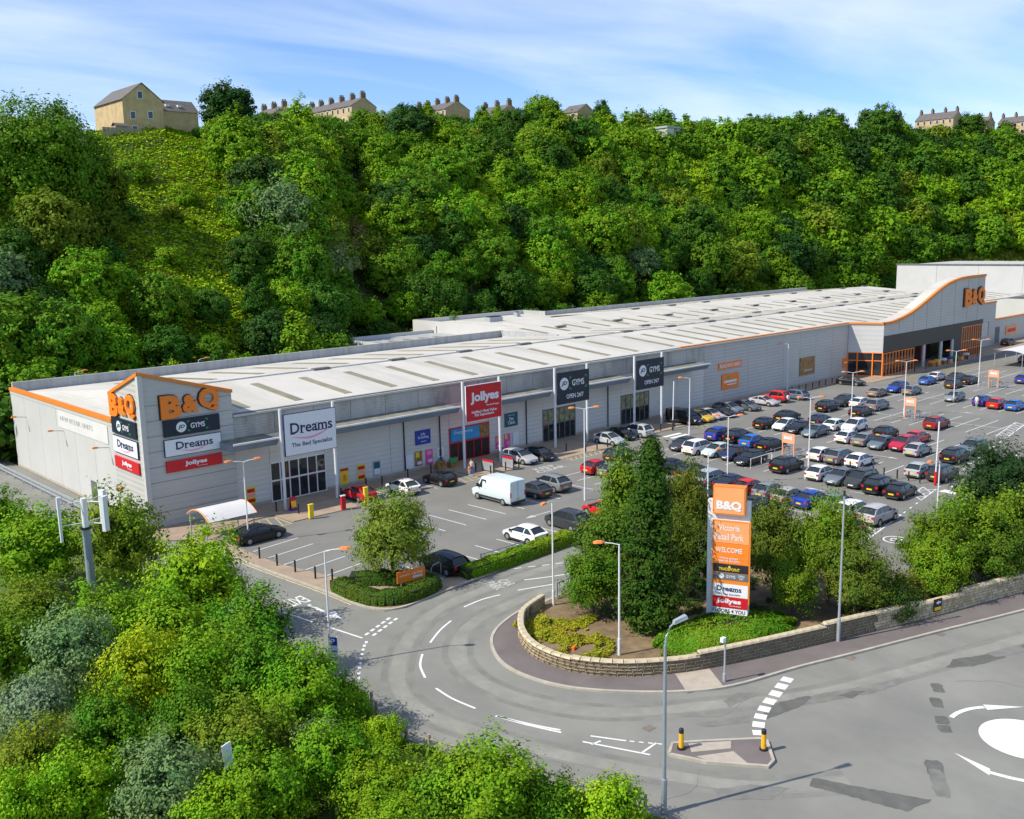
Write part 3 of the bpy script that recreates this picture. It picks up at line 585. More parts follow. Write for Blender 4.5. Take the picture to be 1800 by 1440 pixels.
bp(MB().box(190.6, 194, 77.94, 78.36, 0, 4.2), 'dark_band', 'dark_band')
bp(MB().add([(159.0,83.35,4.2),(161.2,78,4.2),(161.2,78,9.15),(159,83.35,9.15),(159.3,83.5,4.2),(161.5,78.2,4.2),(161.5,78.2,9.15),(159.3,83.5,9.15)], [(0,1,2,3),(5,4,7,6),(3,2,6,7),(4,5,1,0)]), 'wall_panel', 'clad_light')
edge((159.0,83.3,9.15),(161.2,78,9.15))
sd = MB()
for t in (0,.28,.72,1): x, y = 159+2.2*t, 83.35-5.35*t; sd.box(x-.09, x+.09, y-.09, y+.09, 0, 4.2)
for z in (.05,2.7,4.08):
    sd.add([(159,83.3,z),(161.2,77.98,z),(161.2,77.98,z+.14),(159,83.3,z+.14),(159.1,83.4,z),(161.3,78.05,z),(161.3,78.05,z+.14),(159.1,83.4,z+.14)], [(0,1,2,3),(3,2,6,7),(4,5,1,0)])
se = bp(sd, 'side_entrance', 'orange'); bpart(se, MB().add([(159.1,83.35,.1),(161.3,78.02,.1),(161.3,78.02,4.1),(159.1,83.35,4.1)], [(0,1,2,3)]), 'pane', 'glass')
for x0, x1, h, n in ((161.4,173.2,4.1,10),(194.1,203.7,6.2,9)):
    fr = MB()
    for k in range(n+1): x = x0+(x1-x0)*k/n; fr.box(x-.09, x+.09, 77.9, 78.1, 0, h)
    for z in ((0,2.1,h-.14) if h < 5 else (0,1.6,3.2,h-.14)): fr.box(x0, x1, 77.92, 78.08, z, z+.14)
    e = bp(fr, 'glazed_screen', 'orange')
    for k in range(n): a = x0+(x1-x0)*k/n; b = x0+(x1-x0)*(k+1)/n; bpart(e, MB().box(a+.09, b-.09, 77.98, 78.0, .14, h-.14), 'pane', 'glass')
for x in (177.8,185.2,190.3): bp(MB().tube([(x,78.2,0),(x,78.2,4.2)], .32, 10), 'column', 'clad_light')
bp(MB().box(173.2, 190.6, 82.5, 82.7, 0, 4.2), 'porch_back', 'interior'); bp(MB().box(174.5, 176.8, 82.4, 82.5, 0, 3), 'door', 'orange'); bp(MB().box(186, 188.4, 82.4, 82.5, 0, 3), 'door', 'red_sign'); bp(MB().box(173.2, 190.6, 78.4, 82.5, 4.18, 4.22), 'porch_ceiling', 'dark_band')
# annex and garden-centre wall
bp(MB().box(204.2, 221.5, 82, 86, 0, 9.3), 'wall_panel', 'clad'); bp(MB().box(204.1, 221.6, 81.9, 82.3, 9.3, 9.65), 'orange_trim', 'orange_trim'); bp(MB().box(210, 217.6, 81.96, 82, 2.4, 5.2), 'loading_shutter', 'clad_light')
bp(MB().box(209.7, 210, 81.94, 82, 2.4, 5.4), 'shutter_frame', 'gutter'); bp(MB().box(217.6, 217.9, 81.94, 82, 2.4, 5.4), 'shutter_frame', 'gutter')
bp(MB().box(221.5, 275, 83, 83.4, 0, 5.2), 'wall_panel', 'clad'); bp(MB().box(221.5, 275, 82.9, 83.5, 5.2, 5.5), 'orange_trim', 'orange_trim'); bp(MB().box(224.5, 227, 82.95, 83, 0, 3.6), 'door', 'gutter')
# big pale warehouse behind the garden centre
WH = thing('warehouse', 'tall pale grey warehouse wall behind the far end of the store', 'building', (288,100,0))
ys = [64,82,100,112,124,136.2]
for a, b in zip(ys, ys[1:]): MB().box(288, 288.4, a+.08, b-.08, 7.2, 15.0).build('wall_panel', 'clad_white', WH)
MB().box(288.1, 330, 64.2, 136, 0, 14.9).build('main_block', 'clad_white', WH); MB().box(287.8, 288.6, 63.9, 136.4, 15.0, 15.35).build('coping', 'gutter', WH)
MB().box(276, 288, 64, 136.3, 0, 6.9).build('lean_to', 'clad_white', WH); MB().box(275.7, 288, 63.9, 136.5, 6.9, 7.15).build('lean_to_roof', 'gutter', WH)
# ================================================================== SIGNS
def sign(name, label, cx, y, z0, w, h, board, t=.18, rz=0, frame=None, group=None, x=None, edge_m=None):
    """board with its lower edge centre at (cx,y,z0); the front faces -y before turning"""
    o = thing(name, label, 'sign', (cx, y, z0), rz, group)
    if board: MB().box(-w/2, w/2, -t, 0, 0, h).build('board', board, o, local=True)
    if edge_m: MB().box(-w/2-.05, w/2+.05, -t+.02, -.02, -.05, h+.05).build('edge', edge_m, o, local=True)
    return o
def disc(parent, cx, cz, r, m, y=-.2, n=20, name='logo_disc'):
    return MB().add([(cx+r*math.cos(2*math.pi*k/n), y, cz+r*math.sin(2*math.pi*k/n)) for k in range(n)], [tuple(range(n))]).build(name, m, parent, local=True)
def swoosh(parent, cx, cz, w, m, y):
    mb = MB(); n = 14; P = [(cx-w/2+w*k/n, cz-.1*w*math.sin(math.pi*(k/n))**1.3+.09*w*(k/n)) for k in range(n+1)]
    for k in range(n):
        ta, tb = .022*w*math.sin(math.pi*k/n)+.004, .022*w*math.sin(math.pi*(k+1)/n)+.004
        mb.add([(P[k][0],y,P[k][1]-ta),(P[k+1][0],y,P[k+1][1]-tb),(P[k+1][0],y,P[k+1][1]+tb),(P[k][0],y,P[k][1]+ta)], [(0,1,2,3)])
    return mb.build('swoosh', m, parent, local=True)
def serif_dreams(parent, cx, cz, w, h, m, y):
    """the word set in a serif hand: letters with slab feet"""
    lettering(parent, 'Dreams', cx, cz, w, h, m, y, bold=.012, ext=.012)
    mb = MB(); x0 = cx-w/2; b = cz-h/2
    for fx, fz, ln in ((.012,0,.1),(.012,.97,.1),(.245,0,.075),(.245,.68,.05),(.61,0,.06),(.705,0,.06),(.80,0,.06),(.61,.68,.04)):
        mb.box(x0+w*(fx-.015), x0+w*(fx-.015+ln), y-.025, y-.001, b+h*fz-.02*h, b+h*fz+.045*h)
    return mb.build('serifs', m, parent, local=True)
def jd(parent, cx, cz, s, y):
    """round monogram, bracketed word"""
    disc(parent, cx-1.45*s, cz, .62*s, 'white_sign', y-.006)
    lettering(parent, 'JD', cx-1.45*s, cz, .82*s, .5*s, 'navy_sign', y-.01, bold=.02, ext=.01, shear=.25, name='monogram')
    lettering(parent, 'GYMS', cx+.55*s, cz, 1.75*s, .62*s, 'white_sign', y, bold=.015, ext=.012)
    for sx in (-1, 1):
        for sz in (-1, 1):
            ax, az = cx+.55*s+sx*1.25*s, cz+sz*.62*s; P = [(ax,az),(ax-sx*.3*s,az),(ax-sx*.3*s,az-sz*.09*s),(ax-sx*.09*s,az-sz*.09*s),(ax-sx*.09*s,az-sz*.24*s),(ax,az-sz*.24*s)]
            MB().add([(p[0], y-.012, p[1]) for p in P], [tuple(range(6))]).build('bracket', 'green_ink', parent, local=True)
def jollyes(parent, cx, cz, w, h, y, tagline=True):
    lettering(parent, 'Jollyes', cx, cz, w, h, 'white_sign', y, bold=.04, ext=.012)
    if tagline: lettering(parent, 'The Pet People', cx+w*.27, cz-h*.72, w*.46, h*.17, 'white_sign', y, bold=.02, ext=.01, name='tagline')
# shop signs on tall white frames
def frame_sign(x0, x1, name, label, board, zb, zt, edge_m=None, gold=False):
    fr = thing('sign_frame', label.split(' sign')[0]+' sign frame of two tall white posts', 'sign frame', ((x0+x1)/2, 80, 0))
    for x in (x0, x1):
        MB().tube([(x,80,0),(x,80,9.75)], .15, 10).build('post', 'white_steel', fr)
    MB().box(x0, x1, 79.95, 80.05, zb+.2, zb+.4).build('crossbar', 'white_steel', fr)
    return sign(name, label, (x0+x1)/2+.1, 79.86, zb, x1-x0-.2, zt-zb, board, t=.22, edge_m=edge_m)
s = frame_sign(44.8, 50.6, 'shop_sign', 'large white bed shop sign with pink swoosh on two white posts', 'white_sign', 5.25, 9.2, 'navy_ink')
serif_dreams(s, .1, 2.55, 4.6, 1.05, 'navy_ink', -.225); swoosh(s, .1, 1.75, 4.7, 'pink', -.23); lettering(s, 'The Bed Specialist', .1, .9, 4.5, .52, 'navy_ink', -.225, bold=.004, ext=.01, name='tagline')
s = frame_sign(67.2, 72.6, 'shop_sign', 'large red pet shop sign with white lettering on two posts', 'red_sign', 5.3, 9.25, 'white_sign')
jollyes(s, .1, 2.5, 4.2, 1.35, -.225); lettering(s, "Halifax's Best Value\nPet Superstore", 0, .75, 3.7, .78, 'white_sign', -.225, bold=.02, ext=.01, name='strapline')
for x0, x1, w_ in ((81.6,87.3,'nearer'),(96.4,102.1,'farther')):
    s = frame_sign(x0, x1, 'shop_sign', w_+' large dark gym sign with white disc logo on posts', 'navy_sign', 5.3, 9.15)
    jd(s, .1, 2.45, 1.22, -.225); lettering(s, 'OPEN 24/7', .2, .85, 3.0, .55, 'white_sign', -.225, bold=.01, ext=.01, name='strapline')
# corner tower signs, front face
def tower_signs(cx, cy, rz, w, face, dz):
    s = sign('letter_sign', 'big orange three-character letters high on the corner tower '+face, cx, cy, 9.85+dz, w, 2.2, None, rz=rz)
    for ch, dx, ww, hh, dz2 in (('B',-.34,.36,.98,-.12),('&',.0,.28,.74,-.02),('Q',.335,.36,1.0,.12)):
        lettering(s, ch, dx*w, 1.15+dz2, ww*w, 2.15*hh, 'orange', -.06, bold=.055, ext=.09); lettering(s, ch, dx*w-.04, 1.17+dz2, ww*w*1.1, 2.3*hh, 'black', -.01, bold=.06, ext=.02, name='letter_back')
    s = sign('tower_sign', 'dark gym sign panel on the corner tower '+face, cx, cy, 8.2+dz*.3, w, 1.5, 'navy_sign', rz=rz); jd(s, .1, .75, .62*w/5.3*1.25, -.185)
    s = sign('tower_sign', 'white bed shop sign panel on the corner tower '+face, cx, cy, 6.42+dz*.2, w, 1.48, 'white_sign', rz=rz, edge_m='navy_ink'); serif_dreams(s, .1, .88, w*.66, .68, 'navy_ink', -.185); swoosh(s, .2, .42, w*.55, 'pink', -.19)
    s = sign('tower_sign', 'red pet shop sign panel on the corner tower '+face, cx, cy, 4.93+dz*.2, w, 1.04, 'red_sign', rz=rz); jollyes(s, .1, .58, w*.4, .5, -.185)
tower_signs(37.5, 83.08, 0, 5.35, 'front', 0); tower_signs(33.0, 86.95, R(-90), 5.5, 'side', -.1)
# store letters on the curved facade
s = sign('letter_sign', 'big orange letters on the curved grey facade of the far entrance', 198.7, 77.98, 10.1, 9.6, 3.6, None)
for ch, dx, ww, hh in (('B',-3.1,3.2,3.5),('&',0,2.6,2.9),('Q',3.2,3.3,3.6)):
    lettering(s, ch, dx, 1.8, ww, hh, 'orange', -.15, bold=.055, ext=.14); lettering(s, ch, dx-.15, 1.85, ww*1.08, hh*1.06, 'black', -.01, bold=.06, ext=.1, name='letter_back')
# wall signs and posters
s = sign('wall_sign', 'long orange building yard sign on the grey store wall', 122.9, YW-.02, 5.15, 6.0, .98, 'orange', t=.1); lettering(s, 'BUILDING YARD', 0, .49, 5.3, .55, 'white_sign', -.1, bold=.015, ext=.01)
s = sign('wall_sign', 'square orange panel with white lines below the building yard sign', 123.0, YW-.02, 2.05, 4.4, 2.3, 'orange', t=.12)
mb = MB(); mb.box(-1.7,1.6,-.14,-.121,.95,1.3); mb.box(-.9,1.5,-.14,-.121,.55,.72); mb.build('print', 'white_sign', s, local=True); MB().box(-.9,-.3,-.14,-.121,1.5,1.95).build('green_print', 'green_ink', s, local=True)
s = sign('poster', 'framed brown photo poster on the grey wall near the far entrance', 145.3, YW-.02, 1.7, 4.7, 2.95, 'brown_print', t=.12); lettering(s, 'Discover', .3, .8, 2.4, .4, 'white_sign', -.12, ext=.01)
s = sign('wall_sign', 'small square orange panel beside the side entrance', 158.2, YW-.02, 1.7, 1.9, 1.5, 'orange', t=.1); MB().box(-.5,.6,-.12,-.101,.6,.85).build('print', 'white_sign', s, local=True)
s = sign('wall_sign', 'blue grooming sign on the wall left of the pet shop', 64.1, YW-.02, 2.85, 2.1, 1.6, 'blue_sign', t=.08); lettering(s, 'Jolly\nGrooming', 0, .95, 1.5, .75, 'white_sign', -.08, bold=.01, ext=.008); MB().box(-.3,.4,-.1,-.081,.3,.36).build('print', 'white_sign', s, local=True)
s = sign('wall_sign', 'dark teal pet clinic sign right of the pet shop', 77.5, YW-.02, 2.9, 2.1, 1.65, 'teal_sign', t=.08); lettering(s, 'Pet\nClinic', 0, .7, 1.15, .85, 'white_sign', -.08, bold=.015, ext=.008); lettering(s, 'community', 0, 1.35, 1.1, .18, 'white_sign', -.08, ext=.008, name='tagline')
def poster(x, z0, w, h, m, label, bands=()):
    s = sign('poster', label, x, YW-.02, z0, w, h, m, t=.05)
    for (a, b, c, d, mm) in bands: MB().box(-w/2+w*a, -w/2+w*b, -.065, -.051, h*c, h*d).build('print', mm, s, local=True)
sale = ((.08,.92,.68,.9,'red_sign'),(.1,.9,.42,.62,'pink'),(.1,.92,.08,.3,'red_sign'))
poster(43.05, .35, .95, 1.65, 'yellow_sign', 'yellow and red sale poster left of the bed shop doors', sale)
poster(53.7, .3, 1.0, 1.65, 'yellow_sign', 'yellow poster with red top right of the bed shop doors', ((0,1,.84,1,'red_sign'),(.3,.7,.2,.6,'orange')))
poster(55.8, .35, 1.0, 1.65, 'yellow_sign', 'yellow and red sale poster beside the framed notice', sale)
poster(57.8, .45, .92, 1.6, 'galv', 'grey framed notice on the wall by the sale posters', ((.1,.9,.5,.92,'teal_sign'),(.1,.9,.08,.46,'white_sign')))
poster(62.15, .4, .95, 1.6, 'white_sign', 'blank white panel left of the dog poster')
poster(63.4, .5, 1.0, 1.65, 'brown_print', 'brown and yellow dog poster by the pet shop', ((.1,.6,.6,.95,'yellow_sign'),(.3,.9,.1,.3,'white_sign')))
poster(64.9, .42, 1.0, 1.7, 'hotpink', 'pink pattern poster left of the pet shop', ((.2,.8,.65,.9,'pink'),(.3,.9,.15,.35,'white_sign')))
poster(66.5, .5, .95, 1.55, 'white_sign', 'white and blue cat poster left of the pet shop', ((.1,.9,.02,.3,'sky_sign'),(.3,.7,.4,.9,'brown_print')))
poster(75.4, .5, .95, 1.55, 'hotpink', 'pink patterned poster just right of the pet shop doors', ((.1,.6,.55,.95,'orange_light'),(.3,.9,.1,.3,'white_sign')))
poster(76.8, .55, .95, 1.55, 'hotpink', 'pink patterned poster beside the blank white panel', ((.1,.5,.6,.95,'yellow_sign'),(.4,.9,.1,.4,'pink')))
poster(78.2, .55, .95, 1.5, 'white_sign', 'blank white panel below the pet clinic sign')
s = sign('shop_fascia', 'sky blue grooming fascia above the red pet shop doors', 70.2, YW-.09, 2.45, 4.2, 1.4, 'sky_sign', t=.06); lettering(s, 'Dog grooming', -.3, .95, 2.7, .38, 'white_sign', -.06, ext=.008)
s = sign('wall_sign', 'faded white letting board along the top of the end wall', 32.98, 98.1, 6.7, 13.6, 1.75, 'clad_banner', t=.04, rz=R(-90)); lettering(s, 'NEW RETAIL UNITS', -1.5, 1.05, 9, .5, 'clad_white', -.06, ext=.006)
s = sign('wall_sign', 'orange sign frame on the garden centre wall', 233.8, 82.95, 1.4, 6.5, 1.9, 'orange_light', t=.1); MB().box(-2.4,2.4,-.12,-.101,.5,1.3).build('print', 'red_sign', s, local=True)
# ================================================================== VEGETATION
def quads_mesh(name, V, m='leaf'):
    n = len(V); me = bpy.data.meshes.new(name); me.vertices.add(n*4); me.vertices.foreach_set('co', V.reshape(-1).astype(np.float32))
    me.loops.add(n*4); me.loops.foreach_set('vertex_index', np.arange(n*4, dtype=np.int32)); me.polygons.add(n)
    me.polygons.foreach_set('loop_start', np.arange(0, n*4, 4, dtype=np.int32)); me.materials.append(MT[m]); me.update(calc_edges=True); return me
def unit(a): return a/np.maximum(np.linalg.norm(a, axis=1, keepdims=True), 1e-9)
def leaves(P, Nn, size, spread=.9, aspect=.55, droop=0.0):
    n = len(P); d = unit(Nn+rng.normal(size=(n,3))*spread*.42+np.array([0,0,.15])); t = unit(np.cross(d, rng.normal(size=(n,3)))); 
    if droop: t = unit(t*(1-droop)+np.array([0,0,-1])*droop)
    b = unit(np.cross(d, t)); s = size*rng.uniform(.6,1.25,(n,1)); a = t*s; c = b*s*aspect
    return np.stack([P-a, P+c*1.0-a*.1, P+a, P-c-a*.1], 1)
def crown_points(n, rx, rz, tufts, sig, shape='round', cz=0.0, rough=1.0, inner=.55):
    """leaf positions in tufts spread through an uneven envelope"""
    sd = rng.uniform(0, 50, 3); d = unit(rng.normal(size=(tufts,3))); d[:,2] = np.where(d[:,2] < -.5, d[:,2]*.7, d[:,2]); d = unit(d)
    env = np.array([1+.42*rough*mnoise.noise(Vector(u*1.5+sd))+.3*rough*mnoise.noise(Vector(u*3.4+sd)) for u in d])
    f = 1-inner*rng.random(tufts)**1.7; C = d*(f*env)[:,None]
    if shape == 'tall': C[:,:2] *= (1.05-.45*np.clip(C[:,2:3],-.3,1))
    if shape == 'cone':
        h = rng.uniform(-1,1,tufts); w = np.clip(1-h,0,2)**.6*.66*np.clip((h+1.12)*3,0.5,1); a_ = rng.uniform(0,6.283,tufts); w = w*(1-.45*rng.random(tufts)**2)*(.85+.3*np.array([mnoise.noise(Vector((math.cos(q)*2,math.sin(q)*2,z*4))) for q, z in zip(a_, h)])); C = np.stack([np.cos(a_)*w, np.sin(a_)*w, h], 1); d = unit(np.stack([np.cos(a_), np.sin(a_), .5+0*h], 1))
    C = C*np.array([rx,rx,rz]); per = n//tufts; sg = sig*rng.uniform(.6,1.35,tufts)
    off = rng.normal(size=(tufts,per,3))*np.array([1,1,.72])*sg[:,None,None]; off += np.abs(rng.normal(size=(tufts,per,1)))*(d*.5+np.array([0,0,.45]))[:,None,:]*sg[:,None,None]*.8
    P = (C[:,None]+off).reshape(-1,3); Nn = unit(np.repeat(d, per, 0)*1.0+unit(off.reshape(-1,3))*.75+np.array([0,0,.2]))
    return P+np.array([0,0,cz]), Nn
def trunk_mesh(h, r, cz, rx, limbs=6):
    mb = MB(); lean = [(0,0,-.6),(.03*h,.0,h*.35),(.01*h,.04*h,h*.75),(.02*h,.02*h,h)]; mb.tube(lean, [r*1.25,r,r*.7,r*.25], 7)
    for i in range(limbs):
        a = 6.28*i/limbs+rnd.uniform(-.3,.3); z0 = h*rnd.uniform(.35,.75); L = rx*rnd.uniform(.55,.85); mb.tube([(0.02*h,.02*h,z0),(math.cos(a)*L*.5,math.sin(a)*L*.5,z0+L*.35),(math.cos(a)*L,math.sin(a)*L,z0+L*.75)], [r*.5,r*.32,r*.08], 5)
    return mb
PROTO = {}
def proto_tree(key, rx, rz, cz, n, lf, tufts, sig, shape='round', trunk_h=None, tr=.2, droop=0.0, aspect=.55, core=.14, rough=1.0, inner=.55):
    P, Nn = crown_points(n, rx, rz, tufts, sig, shape, cz, rough, inner); V1 = leaves(P, Nn, lf, droop=droop, aspect=aspect)
    ni = int(n*core); Pi = P[rng.choice(len(P), ni)].copy(); k = rng.uniform(.25,.75,(ni,1)); Pi[:,:2] *= k; Pi[:,2] = cz+(Pi[:,2]-cz)*k[:,0]*(1 if shape != 'cone' else 1/np.maximum(k[:,0],.3)*.9)
    V2 = leaves(Pi, unit(rng.normal(size=(ni,3))), lf*2.0, aspect=.8)
    cr = quads_mesh('crown', np.concatenate([V1, V2]))
    o = trunk_mesh(trunk_h or cz+rz*.45, tr, cz, rx).build('trunk', 'bark', smooth=60); tm = o.data; bpy.data.objects.remove(o)
    PROTO[key] = (cr, tm); return cr
def place_tree(key, name, label, loc, scale, col, rz=None, group=None, cat='tree'):
    t = thing(name, label, cat, loc, rz if rz is not None else rnd.uniform(0,6.28), group); t.scale = scale if hasattr(scale,'__len__') else (scale,)*3
    cr, tm = PROTO[key]; link('crown', cr, t, col=col); link('trunk', tm, t); return t
# hill trees (crown radius about 1 unit = metres as given)
for i in range(5): proto_tree('hill%d'%i, 4.6, 4.3, 5.2, 7600, .27, 190+14*i, .38, tr=.25, rough=.42, inner=.2, core=.35)
for i in range(2): proto_tree('hill_tall%d'%i, 3.6, 5.6, 6.4, 7000, .27, 180, .4, shape='tall', tr=.25, rough=.55, inner=.25, core=.35)
proto_tree('huge', 10.6, 10.0, 11.5, 30000, .32, 420, .85, tr=.6, rough=.6, inner=.3, core=.25)
proto_tree('hill_willow', 5.6, 4.2, 5.4, 7000, .42, 170, .7, droop=.3, aspect=.28)
proto_tree('hill_bush', 2.8, 2.0, 1.7, 2600, .26, 70, .45, tr=.1)
for i in range(5): proto_tree('near%d'%i, 2.35, 2.3, 3.0, 11500, .105, 170+25*i, .26, tr=.09)
proto_tree('near_tall', 1.9, 2.9, 3.4, 11000, .105, 260, .25, shape='tall', tr=.09)
proto_tree('near_bush', 1.55, 1.1, 1.0, 6000, .09, 130, .21, tr=.05)
proto_tree('willow', 2.5, 2.4, 3.4, 13000, .14, 260, .3, droop=.35, aspect=.28, tr=.12)
proto_tree('columnar', 2.1, 6.0, 6.15, 22000, .11, 560, .2, shape='cone', trunk_h=9, tr=.2, aspect=.5, core=.25)
proto_tree('pine', 3.1, 3.4, 4.3, 12000, .18, 220, .36, aspect=.2, tr=.2)
GREENS = {'bright':(.15,.295,.009),'lime':(.205,.36,.009),'mid':(.1,.222,.01),'deep':(.058,.145,.012),'dark':(.036,.092,.014),'grey':(.17,.255,.085),'yellow':(.33,.38,.008),'olive':(.16,.235,.014),'blue':(.17,.25,.13),'brown':(.18,.16,.045)}
def jit(c, a=.18): k = 1+rnd.uniform(-a,a); return (c[0]*k*(1+rnd.uniform(-.12,.12)), c[1]*k, c[2]*k)
NAMES = {'bright':'bright green round-crowned tree in the hillside wood','lime':'lime green sunlit tree in the hillside wood','mid':'mid green leafy tree in the hillside wood','deep':'deep green tree in the hillside wood','dark':'very dark green tree in the hillside wood','grey':'pale grey-green tree in the hillside wood','olive':'olive green tree in the hillside wood','brown':'brownish tree in the hillside wood'}
far_V = []; s_max = len(FOOT)-1
